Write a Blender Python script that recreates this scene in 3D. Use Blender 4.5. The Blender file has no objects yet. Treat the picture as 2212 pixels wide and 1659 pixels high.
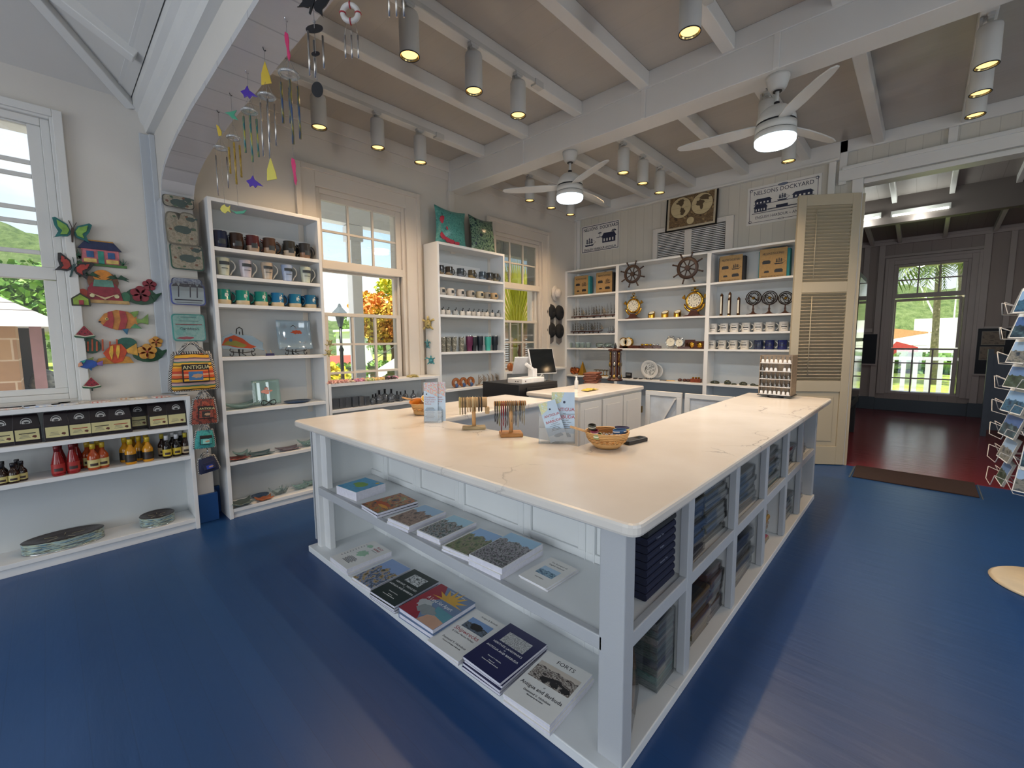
import bpy, math, random
from mathutils import Vector, Matrix
random.seed(7)
C = bpy.data.collections.new('scene'); bpy.context.scene.collection.children.link(C)
SC = bpy.context.scene
PI = math.pi
# ---------------------------------------------------------------- camera
FPX, YAW, PIT, ROL, EYE = 941.8, 0.754785, 0.0997033, 0.00657085, 1.5
cy_, sy_, cp_, sp_ = math.cos(YAW), math.sin(YAW), math.cos(PIT), math.sin(PIT)
FWD = Vector((cy_*cp_, sy_*cp_, -sp_)); RT0 = Vector((sy_, -cy_, 0)); DN0 = FWD.cross(RT0)
RT = RT0*math.cos(ROL)+DN0*math.sin(ROL); DN = -RT0*math.sin(ROL)+DN0*math.cos(ROL)
cam = bpy.data.cameras.new('camera'); camo = bpy.data.objects.new('camera', cam); C.objects.link(camo)
cam.sensor_width = 36; cam.lens = FPX*36/2212; cam.clip_start = 0.05; cam.clip_end = 2000
mm = Matrix((RT, -DN, -FWD)).transposed().to_4x4(); mm.translation = (0, 0, EYE); camo.matrix_world = mm
SC.camera = camo
def at(px, py, **k):                      # point of the photo on a real plane of the room
    d = FWD+RT*((px-1106)/FPX)+DN*((py-829.5)/FPX); c = Vector((0, 0, EYE))
    (a, v), = k.items(); i = 'xyz'.index(a)
    return c+d*((v-c[i])/d[i])
# ---------------------------------------------------------------- look
SC.view_settings.view_transform = 'Standard'; SC.view_settings.look = 'None'
SC.view_settings.exposure = 0.0; SC.view_settings.gamma = 1.0
SC.cycles.use_denoising = True; SC.cycles.max_bounces = 7; SC.cycles.diffuse_bounces = 4
SC.cycles.transparent_max_bounces = 16; SC.cycles.sample_clamp_indirect = 6; SC.cycles.caustics_reflective = False; SC.cycles.caustics_refractive = False
# ---------------------------------------------------------------- world
W = bpy.data.worlds.new('sky'); SC.world = W; W.use_nodes = True
nt = W.node_tree; N = nt.nodes; L = nt.links; N.clear()
o_ = N.new('ShaderNodeOutputWorld'); bg = N.new('ShaderNodeBackground'); sky = N.new('ShaderNodeTexSky')
sky.sky_type = 'NISHITA'; sky.sun_disc = False; sky.sun_elevation = math.radians(58); sky.sun_rotation = math.radians(200); sky.air_density = 1.4; sky.dust_density = 1.5
tc = N.new('ShaderNodeTexCoord'); mp = N.new('ShaderNodeMapping'); mp.inputs['Scale'].default_value = (1, 1, 2.6)
nz = N.new('ShaderNodeTexNoise'); nz.inputs['Scale'].default_value = 2.3; nz.inputs['Detail'].default_value = 8; nz.inputs['Roughness'].default_value = .58
cr = N.new('ShaderNodeValToRGB'); cr.color_ramp.elements[0].position = .40; cr.color_ramp.elements[1].position = .60
mx = N.new('ShaderNodeMix'); mx.data_type = 'RGBA'; mx.inputs[7].default_value = (4.6, 4.8, 5.1, 1)
L.new(tc.outputs['Generated'], mp.inputs[0]); L.new(mp.outputs[0], nz.inputs[0]); L.new(nz.outputs[0], cr.inputs[0]); L.new(cr.outputs[0], mx.inputs[0])
L.new(sky.outputs[0], mx.inputs[6]); L.new(mx.outputs[2], bg.inputs[0]); L.new(bg.outputs[0], o_.inputs[0])
bg.inputs[1].default_value = 0.27
# ---------------------------------------------------------------- sun and daylight
def lamp(name, kind, loc, power, color=(1, 1, 1), rot=None, target=None, **kw):
    d = bpy.data.lights.new(name, kind); d.energy = power; d.color = color
    for k, v in kw.items(): setattr(d, k, v)
    o = bpy.data.objects.new(name, d); C.objects.link(o); o.location = loc
    if target is not None:
        o.rotation_euler = (Vector(target)-Vector(loc)).to_track_quat('-Z', 'Y').to_euler()
    elif rot: o.rotation_euler = rot
    return o
lamp('sun', 'SUN', (0, 0, 20), 12.0, (1, .95, .86), target=(6.5, 7.0, 0), angle=.01)
DAY = (.88, .94, 1.0)
# area lamps added for daylight at unseen openings behind and beside the photographer
lamp('daylight', 'AREA', (-4.5, 1.6, 1.55), 100, DAY, target=(5, 1.6, 1.3), shape='RECTANGLE', size=3.4, size_y=2.6)
lamp('daylight', 'AREA', (-4.5, -2.0, 1.55), 40, DAY, target=(5, -1.6, 1.3), shape='RECTANGLE', size=2.4, size_y=2.4)
lamp('daylight', 'AREA', (-1.6, -3.95, 1.7), 45, DAY, target=(-1.2, 3, 1.5), shape='RECTANGLE', size=2.0, size_y=2.2)
lamp('daylight', 'AREA', (3.2, -3.95, 1.9), 45, DAY, target=(3.2, 3, 1.6), shape='RECTANGLE', size=1.8, size_y=2.0)
# ---------------------------------------------------------------- helpers
MC = {}
def lin(c): return c/12.92 if c <= .04045 else ((c+.055)/1.055)**2.4
def rgb(h):
    if isinstance(h, str): h = h.lstrip('#'); return tuple(lin(int(h[i:i+2], 16)/255) for i in (0, 2, 4))+(1,)
    return tuple(h)+(1,) if len(h) == 3 else tuple(h)
class NM:
    def __init__(s, name):
        s.m = bpy.data.materials.new(name); s.m.use_nodes = True; s.t = s.m.node_tree; s.t.nodes.clear()
        s.out = s.n('ShaderNodeOutputMaterial'); s.b = s.n('ShaderNodeBsdfPrincipled'); s.l(s.b.outputs[0], s.out.inputs[0])
    def n(s, k, **kw):
        x = s.t.nodes.new(k)
        for a, v in kw.items():
            if isinstance(a, str) and hasattr(x, a): setattr(x, a, v)
        return x
    def l(s, a, b): s.t.links.new(a, b)
    def set(s, **kw):
        for a, v in kw.items(): s.b.inputs[a.replace('_', ' ')].default_value = v
    def coord(s, scale=(1, 1, 1), kind='Object', rot=(0, 0, 0)):
        a = s.n('ShaderNodeTexCoord'); m = s.n('ShaderNodeMapping'); m.inputs['Scale'].default_value = scale; m.inputs['Rotation'].default_value = rot
        s.l(a.outputs[kind], m.inputs[0]); return m.outputs[0]
    def noise(s, v, sc, det=3, ro=.5, dist=0):
        x = s.n('ShaderNodeTexNoise'); x.inputs['Scale'].default_value = sc; x.inputs['Detail'].default_value = det; x.inputs['Roughness'].default_value = ro; x.inputs['Distortion'].default_value = dist
        s.l(v, x.inputs['Vector']); return x.outputs[0]
    def ramp(s, f, stops, interp='LINEAR'):
        x = s.n('ShaderNodeValToRGB'); x.color_ramp.interpolation = interp; e = x.color_ramp.elements
        while len(e) < len(stops): e.new(.5)
        for i, (p, c) in enumerate(stops): e[i].position = p; e[i].color = rgb(c)
        s.l(f, x.inputs[0]); return x.outputs[0]
    def mix(s, f, a, b, mode='MIX'):
        x = s.n('ShaderNodeMix'); x.data_type = 'RGBA'; x.blend_type = mode
        for i, v in ((0, f), (6, a), (7, b)):
            if hasattr(v, 'node'): s.l(v, x.inputs[i])
            else: x.inputs[i].default_value = v if i == 0 else rgb(v)
        return x.outputs[2]
    def math(s, op, a, b=0.):
        x = s.n('ShaderNodeMath'); x.operation = op
        for i, v in ((0, a), (1, b)):
            if hasattr(v, 'node'): s.l(v, x.inputs[i])
            else: x.inputs[i].default_value = v
        return x.outputs[0]
    def bump(s, h, strength=.3, dist=.01):
        x = s.n('ShaderNodeBump'); x.inputs['Strength'].default_value = strength; x.inputs['Distance'].default_value = dist; s.l(h, x.inputs['Height']); s.l(x.outputs[0], s.b.inputs['Normal'])
def mat(name, col, rough=.5, metal=0., vary=.06, nscale=9., bump=0., **kw):
    if name in MC: return MC[name]
    k = NM(name); c = rgb(col); v = k.coord(); f = k.noise(v, nscale)
    dark = tuple(x*(1-vary*2) for x in c[:3]); lite = tuple(min(1, x*(1+vary)) for x in c[:3])
    k.l(k.ramp(f, ((.3, dark), (.7, lite))), k.b.inputs['Base Color']); k.set(Roughness=rough, Metallic=metal)
    if bump: k.bump(k.noise(v, nscale*6), bump, .004)
    for a, b in kw.items(): k.set(**{a: b})
    MC[name] = k.m; return k.m
def glassy(name, tint=(1, 1, 1), refl=.12, rough=.02, opac=0., col=(1, 1, 1)):
    if name in MC: return MC[name]
    k = NM(name); k.t.nodes.remove(k.b)
    tr = k.n('ShaderNodeBsdfTransparent'); tr.inputs[0].default_value = rgb(tint)
    gl = k.n('ShaderNodeBsdfGlossy'); gl.inputs['Roughness'].default_value = rough
    fr = k.n('ShaderNodeLayerWeight'); fr.inputs[0].default_value = .35
    mr = k.math('MULTIPLY_ADD', fr.outputs['Fresnel'], .75); mr.node.inputs[2].default_value = refl*.3
    a = k.n('ShaderNodeMixShader'); k.l(mr, a.inputs[0]); k.l(tr.outputs[0], a.inputs[1]); k.l(gl.outputs[0], a.inputs[2]); o = a.outputs[0]
    if opac:
        df = k.n('ShaderNodeBsdfDiffuse'); df.inputs[0].default_value = rgb(col); b = k.n('ShaderNodeMixShader'); b.inputs[0].default_value = opac
        k.l(o, b.inputs[1]); k.l(df.outputs[0], b.inputs[2]); o = b.outputs[0]
    k.l(o, k.out.inputs[0]); MC[name] = k.m; return k.m
def emit(name, col, st, base=None):
    if name in MC: return MC[name]
    k = NM(name); k.set(Emission_Color=rgb(col), Emission_Strength=st, Base_Color=rgb(base or col)); MC[name] = k.m; return k.m
def wood(name, a, b, axis=0, sc=6, rough=.45, gloss=.5):
    if name in MC: return MC[name]
    k = NM(name); s = [sc*5]*3; s[axis] = sc*.6; v = k.coord(tuple(s)); f = k.noise(v, 1.5, 5, .6, .6)
    k.l(k.ramp(f, ((.3, a), (.7, b))), k.b.inputs['Base Color']); k.set(Roughness=rough); k.bump(f, .15, .003); MC[name] = k.m; return k.m
def picture(name, cols, sc=12, rough=.35, det=6, sky=None, axis='v', band=None):
    """photograph-like print: mottled colours; sky=(colour, fraction of the height) puts a sky at its top"""
    if name in MC: return MC[name]
    k = NM(name); v = k.coord((1, 1, 1), 'UV'); f = k.noise(v, sc*.6, det, .6, .3)
    n = len(cols); c = k.ramp(f, [(.36+.28*i/max(1, n-1), q) for i, q in enumerate(cols)], 'LINEAR')
    if sky:
        se = k.n('ShaderNodeSeparateXYZ'); k.l(v, se.inputs[0]); e = k.math('ADD', se.outputs[1], k.math('MULTIPLY', k.noise(v, 5, 4), .35))
        q = k.math('GREATER_THAN', e, 1-sky[1]+.17); c = k.mix(q, c, sky[0])
    k.l(c, k.b.inputs['Base Color']); k.set(Roughness=rough); MC[name] = k.m; return k.m

class MB:
    def __init__(s, M=None): s.v = []; s.f = []; s.mi = []; s.sm = []; s.uv = {}; s.m = 0; s.M = M or Matrix()
    def add(s, vs, fs, smooth=False, M=None, uvs=None):
        T = s.M @ M if M is not None else s.M; o = len(s.v)
        s.v += [T @ Vector(p) for p in vs]
        for i, f in enumerate(fs):
            s.f.append(tuple(o+j for j in f)); s.mi.append(s.m); s.sm.append(smooth)
            if uvs: s.uv[len(s.f)-1] = uvs[i]
        return s
    def box(s, x0, x1, y0, y1, z0, z1, M=None):
        vs = [(x, y, z) for z in (z0, z1) for y in (y0, y1) for x in (x0, x1)]
        q = [(0, 0), (1, 0), (1, 1), (0, 1)]
        return s.add(vs, [(0, 2, 3, 1), (4, 5, 7, 6), (0, 1, 5, 4), (2, 6, 7, 3), (0, 4, 6, 2), (1, 3, 7, 5)], False, M,
                     [[(0, 0), (0, 1), (1, 1), (1, 0)], q, q, [(1, 0), (1, 1), (0, 1), (0, 0)], [(1, 0), (1, 1), (0, 1), (0, 0)], q])
    def cbox(s, c, d, M=None): return s.box(c[0]-d[0]/2, c[0]+d[0]/2, c[1]-d[1]/2, c[1]+d[1]/2, c[2]-d[2]/2, c[2]+d[2]/2, M)
    def lathe(s, prof, c=(0, 0, 0), n=24, M=None, smooth=True, sx=1, sy=1, cap=True):
        vs = []; fs = []; uv = []
        for r, z in prof:
            for k in range(n): a = 2*PI*k/n; vs.append((c[0]+r*sx*math.cos(a), c[1]+r*sy*math.sin(a), c[2]+z))
        for i in range(len(prof)-1):
            for k in range(n):
                a = i*n+k; b = i*n+(k+1) % n; fs.append((a, b, b+n, a+n)); t0 = i/(len(prof)-1); t1 = (i+1)/(len(prof)-1)
                uv.append([(k/n, t0), ((k+1)/n, t0), ((k+1)/n, t1), (k/n, t1)])
        s.add(vs, fs, smooth, M, uv)
        if cap:
            o = len(s.v)-len(vs)
            for i, rev in ((0, True), (len(prof)-1, False)):
                if prof[i][0] > 1e-6:
                    r = [o+i*n+k for k in range(n)]; s.f.append(tuple(r[::-1] if rev else r)); s.mi.append(s.m); s.sm.append(False)
        return s
    def cyl(s, p0, p1, r, n=12, r1=None, smooth=True):
        p0 = Vector(p0); p1 = Vector(p1); d = p1-p0; M = Matrix.Translation(p0) @ d.to_track_quat('Z', 'Y').to_matrix().to_4x4()
        return s.lathe([(r, 0), (r if r1 is None else r1, d.length)], n=n, M=M, smooth=smooth)
    def ball(s, c, r, n=14, sc=(1, 1, 1), M=None):
        m = max(4, n//2); pr = [(max(1e-5, math.sin(PI*i/m)), -math.cos(PI*i/m)) for i in range(m+1)]
        T = Matrix.Translation(c) @ Matrix.Diagonal((r*sc[0], r*sc[1], r*sc[2], 1)); T = M @ T if M is not None else T
        return s.lathe(pr, n=n, M=T, cap=False)
    def tube(s, pts, r, n=6, closed=False, rs=None):
        P = [Vector(p) for p in pts]; m = len(P); vs = []; fs = []; up = None
        for i, p in enumerate(P):
            a = P[(i-1) % m] if closed or i else P[0]; b = P[(i+1) % m] if closed or i < m-1 else P[-1]
            t = (b-a).normalized() if (b-a).length > 1e-9 else Vector((0, 0, 1))
            if up is None: up = t.orthogonal().normalized()
            up = (up-t*up.dot(t)); up = up.normalized() if up.length > 1e-6 else t.orthogonal().normalized()
            w = t.cross(up); R = rs[i] if rs else r
            for k in range(n): q = 2*PI*k/n; vs.append(p+(up*math.cos(q)+w*math.sin(q))*R)
        for i in range(m if closed else m-1):
            for k in range(n): a = i*n+k; b = i*n+(k+1) % n; a2 = ((i+1) % m)*n+k; b2 = ((i+1) % m)*n+(k+1) % n; fs.append((a, b, b2, a2))
        if not closed: fs += [tuple(range(n))[::-1], tuple(range((m-1)*n, m*n))]
        return s.add(vs, fs, True)
    def torus(s, c, R, r, ax='z', n=24, k=8, sx=1, sy=1, M=None):
        pts = []
        for i in range(n):
            a = 2*PI*i/n; x, y = R*sx*math.cos(a), R*sy*math.sin(a)
            p = {'z': (x, y, 0), 'y': (x, 0, y), 'x': (0, x, y)}[ax]; p = Vector(c)+Vector(p); pts.append(M @ p if M is not None else p)
        return s.tube(pts, r, k, True)
    def prism(s, pts, h, M=None, smooth=False, z0=0.):
        """2-D outline in local XY, thickness h along Z"""
        n = len(pts); xs = [p[0] for p in pts]; ys = [p[1] for p in pts]; x0, x1, y0, y1 = min(xs), max(xs), min(ys), max(ys)
        area = sum(pts[i][0]*pts[(i+1) % n][1]-pts[(i+1) % n][0]*pts[i][1] for i in range(n))
        if area < 0: pts = pts[::-1]
        U = lambda p: ((p[0]-x0)/max(1e-6, x1-x0), (p[1]-y0)/max(1e-6, y1-y0))
        vs = [(p[0], p[1], z0) for p in pts]+[(p[0], p[1], z0+h) for p in pts]; u = [U(p) for p in pts]
        fs = [tuple(range(n))[::-1], tuple(range(n, 2*n))]; uv = [u[::-1], u]
        for i in range(n): j = (i+1) % n; fs.append((i, j, n+j, n+i)); uv.append([u[i], u[j], u[j], u[i]])
        return s.add(vs, fs, smooth, M, uv)
    def extr(s, prof, a, b, axis='x', M=None):
        """profile (2-D) swept along an axis: x -> profile is (y,z); y -> profile is (x,z)"""
        n = len(prof); f = (lambda t, p: (t, p[0], p[1])) if axis == 'x' else (lambda t, p: (p[0], t, p[1])) if axis == 'y' else (lambda t, p: (p[0], p[1], t))
        vs = [f(a, p) for p in prof]+[f(b, p) for p in prof]
        fs = [tuple(range(n)), tuple(range(n, 2*n))[::-1]]+[(i, n+i, n+(i+1) % n, (i+1) % n) for i in range(n)]
        return s.add(vs, fs, False, M)
    def sheet(s, fn, nu, nv, M=None, smooth=True):
        vs = [fn(i/nu, j/nv) for j in range(nv+1) for i in range(nu+1)]; fs = []; uv = []
        for j in range(nv):
            for i in range(nu):
                a = j*(nu+1)+i; fs.append((a, a+1, a+nu+2, a+nu+1)); uv.append([(i/nu, j/nv), ((i+1)/nu, j/nv), ((i+1)/nu, (j+1)/nv), (i/nu, (j+1)/nv)])
        return s.add(vs, fs, smooth, M, uv)
    def text(s, t, size, M, align='CENTER', ext=.0004, bold=0.):
        vs, fs = text_mesh(t, align, bold); return s.add([(x*size, y*size, z*ext) for x, y, z in vs], fs, False, M)
    def build(s, name, mats, parent=None, bevel=0., solid=0., **props):
        me = bpy.data.meshes.new(name); me.from_pydata([tuple(v) for v in s.v], [], s.f)
        for m in (mats if isinstance(mats, (list, tuple)) else [mats]): me.materials.append(m)
        me.polygons.foreach_set('material_index', s.mi); me.polygons.foreach_set('use_smooth', s.sm)
        if s.uv:
            ul = me.uv_layers.new(name='UVMap').data
            for i, p in enumerate(me.polygons):
                u = s.uv.get(i)
                if u:
                    for k, li in enumerate(p.loop_indices): ul[li].uv = u[k]
        me.update(); o = bpy.data.objects.new(name, me); C.objects.link(o)
        if parent: o.parent = parent
        if solid: md = o.modifiers.new('s', 'SOLIDIFY'); md.thickness = solid; md.offset = 0
        if bevel: md = o.modifiers.new('b', 'BEVEL'); md.width = bevel; md.segments = 2; md.limit_method = 'ANGLE'; md.angle_limit = .7
        for k, v in props.items():
            if v is not None: o[{'cat': 'category'}.get(k, k)] = v
        return o
TXT = {}
def text_mesh(t, align, bold):
    k = (t, align, bold)
    if k not in TXT:
        cu = bpy.data.curves.new('t', 'FONT'); cu.body = t; cu.align_x = align; cu.extrude = .5; cu.resolution_u = 2; cu.offset = bold; ob = bpy.data.objects.new('t', cu)
        me = bpy.data.meshes.new_from_object(ob); TXT[k] = ([tuple(v.co) for v in me.vertices], [tuple(p.vertices) for p in me.polygons])
        bpy.data.objects.remove(ob); bpy.data.meshes.remove(me); bpy.data.curves.remove(cu)
    return TXT[k]
def T(x=0, y=0, z=0): return Matrix.Translation((x, y, z))
def R(a, ax='Z'): return Matrix.Rotation(a, 4, ax)
def S(x, y=None, z=None): return Matrix.Diagonal((x, x if y is None else y, x if z is None else z, 1))
UP = Matrix.Rotation(PI/2, 4, 'X')      # local XY -> XZ, facing -Y
FX = R(-PI/2) @ UP                      # facing -X (towards the photographer on the back wall)
def thing(name, label, cat, loc=(0, 0, 0), rz=0, group=None, rot=None, sc=None):
    o = bpy.data.objects.new(name, None); C.objects.link(o); o.location = loc; o.rotation_euler = rot or (0, 0, rz); o.empty_display_size = .05
    if sc: o.scale = (sc,)*3
    o['label'] = label; o['category'] = cat
    if group: o['group'] = group
    return o
def tag(o, label, cat, group=None, loc=None, rz=0, rot=None):
    o['label'] = label; o['category'] = cat
    if group: o['group'] = group
    if loc is not None: o.location = loc; o.rotation_euler = rot or (0, 0, rz)
    return o
def dup(root, loc, rz=0, label=None, group=None, rot=None, sc=None, swap=None):
    r = root.copy(); C.objects.link(r); r.location = loc; r.rotation_euler = rot or (0, 0, rz)
    if sc: r.scale = sc if isinstance(sc, tuple) else (sc,)*3
    if label: r['label'] = label
    if group: r['group'] = group
    if swap and r.type == 'MESH': reslot(r, swap)
    for ch in list(root.children):
        c = ch.copy(); C.objects.link(c); c.parent = r
        if swap: reslot(c, swap)
        for g in list(ch.children):
            d = g.copy(); C.objects.link(d); d.parent = c
            if swap: reslot(d, swap)
    return r
def reslot(o, swap):
    for i, s in enumerate(o.material_slots):
        if s.material and s.material.name in swap: s.link = 'OBJECT'; s.material = swap[s.material.name]
class Kit:
    """builds a thing on its first call and copies it afterwards"""
    def __init__(s, fn): s.fn = fn; s.p = {}
    def __call__(s, key, loc, rz=0, label='', group=None, rot=None, sc=None, swap=None):
        if key not in s.p:
            r = s.fn(key); s.p[key] = r; r.location = loc; r.rotation_euler = rot or (0, 0, rz); r['label'] = label
            if group: r['group'] = group
            if sc: r.scale = sc if isinstance(sc, tuple) else (sc,)*3
            s.last = r
            if swap:
                for q in [r]+list(r.children): reslot(q, swap) if q.type == 'MESH' else None
            return r
        r = dup(s.p[key], loc, rz, label, group, rot, sc or (1, 1, 1), swap)
        return r
def struct(o, kind='structure'): o['kind'] = kind; return o

def solve_x(px, Y, z):                    # x of the point on a shelf line (y=Y, height z) seen at photo column px
    u = (px-1106)/FPX; a = RT-FWD*u; return -(Y*a.y+(z-EYE)*a.z)/a.x
def solve_y(px, X, z):
    u = (px-1106)/FPX; a = RT-FWD*u; return -(X*a.x+(z-EYE)*a.z)/a.y
ORD = ('first', 'second', 'third', 'fourth', 'fifth', 'sixth', 'seventh', 'eighth', 'ninth', 'tenth', 'eleventh', 'twelfth', 'thirteenth', 'fourteenth', 'fifteenth', 'sixteenth', 'seventeenth', 'eighteenth', 'nineteenth', 'twentieth', 'twenty-first', 'twenty-second', 'twenty-third', 'twenty-fourth', 'twenty-fifth', 'twenty-sixth')
# ---------------------------------------------------------------- paints
def paint(name, col, rough=.42, bump=.25):
    k = NM(name); v = k.coord(); f = k.noise(v, 2.2, 4); c = rgb(col)
    k.l(k.ramp(f, ((.3, tuple(x*.95 for x in c[:3])), (.7, c[:3]))), k.b.inputs['Base Color']); k.set(Roughness=rough)
    k.bump(k.noise(k.coord((9, 9, 9)), 4, 5, .6), bump, .0015); return k.m
white = paint('white_paint', '#d9d8d4', .38, .35)
wall_paint = paint('wall_paint', '#d3cec6', .55, .5)
grey_paint = paint('cool_grey_paint', '#bcc0c4', .45, .4)
shelf_paint = paint('shelf_paint', '#dcdddd', .4, .2)
rail_paint = paint('weathered_rail_paint', '#b6b9bd', .45, .9)
def boards(name, col, axis, width, rough=.42, line=.5, gap=.035, extra=None):
    k = NM(name); v = k.coord(); se = k.n('ShaderNodeSeparateXYZ'); k.l(v, se.inputs[0]); c = rgb(col)
    x = k.math('DIVIDE', se.outputs[axis], width); fr = k.math('FRACT', k.math('ADD', x, 500.)); idx = k.math('FLOOR', x)
    d = k.math('ABSOLUTE', k.math('SUBTRACT', fr, .5)); g = k.math('GREATER_THAN', d, .5-gap)
    wn = k.n('ShaderNodeTexWhiteNoise'); wn.noise_dimensions = '1D'; k.l(idx, wn.inputs['W'])
    sc = [14, 14, 14]; sc[(axis+1) % 3 if axis != 1 else 0] = 1.2
    if axis == 0: sc = [16, 1.1, 16]
    if axis == 1: sc = [1.1, 16, 1.1]
    grain = k.noise(k.coord(tuple(sc)), 1.6, 5, .6)
    base = k.mix(k.math('MULTIPLY', wn.outputs[0], .35), c[:3], tuple(q*.82 for q in c[:3]))
    base = k.mix(k.math('MULTIPLY', grain, .3), base, tuple(q*.7 for q in c[:3]))
    base = k.mix(k.math('MULTIPLY', g, line), base, tuple(q*.25 for q in c[:3])); k.l(base, k.b.inputs['Base Color'])
    k.set(Roughness=rough); h = k.math('SUBTRACT', k.math('MULTIPLY', grain, .5), k.math('MULTIPLY', g, 1.4))
    if extra: h = k.math('ADD', h, k.math('MULTIPLY', k.noise(k.coord((7, 1.5, 1)), 2.2, 4), extra))
    k.bump(h, .35, .004); return k.m
floor_mat = boards('blue_floor_paint', '#1b4478', 0, .118, .36, .18, .015, 1.6)
red_floor = boards('red_floor_paint', '#7c262c', 0, .135, .22, .8, .03, 2.0)
ceil_mat = boards('ceiling_boards', '#b9b3aa', 0, .30, .3, .10, .008, 1.2)
wallboard = boards('wall_boards', '#cbc7bc', 1, .135, .5, .28, .022)
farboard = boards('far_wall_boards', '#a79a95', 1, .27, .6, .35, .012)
pane = glassy('window_glass', (.97, .99, 1), .25, .01)
dark_gap = mat('dark_gap', '#2a2826', .8)
blue_base = paint('blue_baseboard', '#1f4c88', .4)
slate_base = paint('slate_baseboard', '#4a5560', .5)

struct(MB().box(-4.4, 6.47, -3.8, 4.49, -.12, 0).build('floor', floor_mat))
struct(MB().box(6.47, 12.2, -3.8, 4.6, -.12, .0).box(6.40, 6.56, -2.2, .62, 0, .008).build('floor', red_floor))
# window wall (left) with its three openings
YW, XB, XF = 4.49, 6.42, 11.95
OP = ((-1.12, .132, 1.10, 3.03), (1.935, 2.967, .82, 3.03), (4.42, 5.47, .82, 3.03))
b = MB(); xs = -4.4
for x0, x1, z0, z1 in OP:
    b.box(xs, x0, YW, YW+.3, 0, 3.8).box(x0, x1, YW, YW+.3, 0, z0).box(x0, x1, YW, YW+.3, z1, 3.8); xs = x1
b.box(xs, XB+.2, YW, YW+.3, 0, 3.8); struct(b.build('wall_left', wall_paint))
struct(MB().box(-4.4, .955, YW-.025, YW-.001, 0, .24).build('baseboard_left', blue_base, bevel=.004))
# back wall: boards, doorway from y=.6 to -2.1
DJ0, DJ1, DH = .60, -2.1, 3.25
b = MB().box(XB, XB+.14, DJ0, YW, 0, 3.8).box(XB, XB+.14, DJ1, DJ0, DH, 3.8).box(XB, XB+.14, -3.8, DJ1, 0, 3.8)
struct(b.build('wall_back', wallboard))
# trims of the back wall
t = MB().box(XB-.05, XB, .83, YW, 3.54, 3.74).box(XB-.07, XB, .83, YW, 3.525, 3.55)          # top fascia
t.box(XB-.05, XB, DJ1-.12, .83, DH+.03, DH+.16).box(XB-.065, XB, DJ1-.14, .80, DH+.15, DH+.19).box(XB-.04, XB, .76, .83, DH, 3.74).box(XB-.04, XB, -3.8, .83, 3.60, 3.73)
t.box(XB-.04, XB, DJ0, DJ0+.10, 0, DH+.03).box(XB-.04, XB, DJ1-.1, DJ1, 0, DH+.03).box(XB-.02, XB+.16, DJ1, DJ0, DH-.03, DH+.02)
t.box(XB-.035, XB, .86, .93, 3.1, 3.54).box(XB-.035, XB, -.12, -.05, DH+.19, 3.6).box(XB-.03, XB, YW-.09, YW, 0, 3.54)
struct(t.build('trim_1', white, bevel=.004))
# right and rear walls with openings for daylight
b = MB()
def holes(b, a0, a1, ops, fn, top=3.8):
    s = a0
    for x0, x1, z0, z1 in ops:
        fn(s, x0, 0, top); fn(x0, x1, 0, z0) if z0 > 0 else 0; fn(x0, x1, z1, top); s = x1
    fn(s, a1, 0, top)
holes(b, -4.4, 12.2, ((-2.5, -.7, .9, 2.9), (2.4, 4.0, .9, 2.9), (8.2, 9.2, .9, 2.9)), lambda a, c, z0, z1: b.box(a, c, -3.8, -3.6, z0, z1)); struct(b.build('wall_right', wall_paint))
b = MB(); holes(b, -3.8, 4.79, ((-3.1, -.9, 0, 2.8), (0, 3.2, 0, 2.8)), lambda a, c, z0, z1: b.box(-4.4, -4.2, a, c, z0, z1)); struct(b.build('wall_rear', wall_paint))
# ceiling of the shop room: boards above, joists along X
ZC = 3.73
struct(MB().box(.70, XB+.1, -3.8, YW+.3, ZC, ZC+.1).build('ceiling', ceil_mat))
for i in range(12):
    y = 3.86-.668*i
    if y < -3.6: break
    struct(MB().box(.88, 3.634, y-.045, y+.045, 3.615, ZC).build('joist', white, bevel=.006))
    struct(MB().box(3.85, XB, y-.03-.045, y-.03+.045, 3.615, ZC).build('joist', white, bevel=.006))
b = MB().box(3.634, 3.85, -3.6, YW, 3.371, ZC).box(3.618, 3.634, -3.6, YW, 3.60, ZC)
for y in (4.47, 3.24, 1.86, .87, -.5, -1.8): b.box(3.620, 3.634, y-.02, y+.02, 3.371, ZC)
struct(b.build('beam', white, bevel=.004))
struct(MB().box(-5.0, 12.6, -4.6, 4.95, 5.0, 5.1).build('roof', wall_paint))  # unseen slab added above all the rooms to keep the sun out
# crown line on the window wall of the shop
struct(MB().box(.9, XB-.05, YW-.012, YW, 3.50, 3.60).box(.9, XB, YW-.03, YW, 3.60, ZC).box(3.60, 3.68, YW-.05, YW, 2.6, 3.37).box(6.36, 6.42, YW-.04, YW, 0, 3.5).build('trim_2', wall_paint, bevel=.004))
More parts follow.
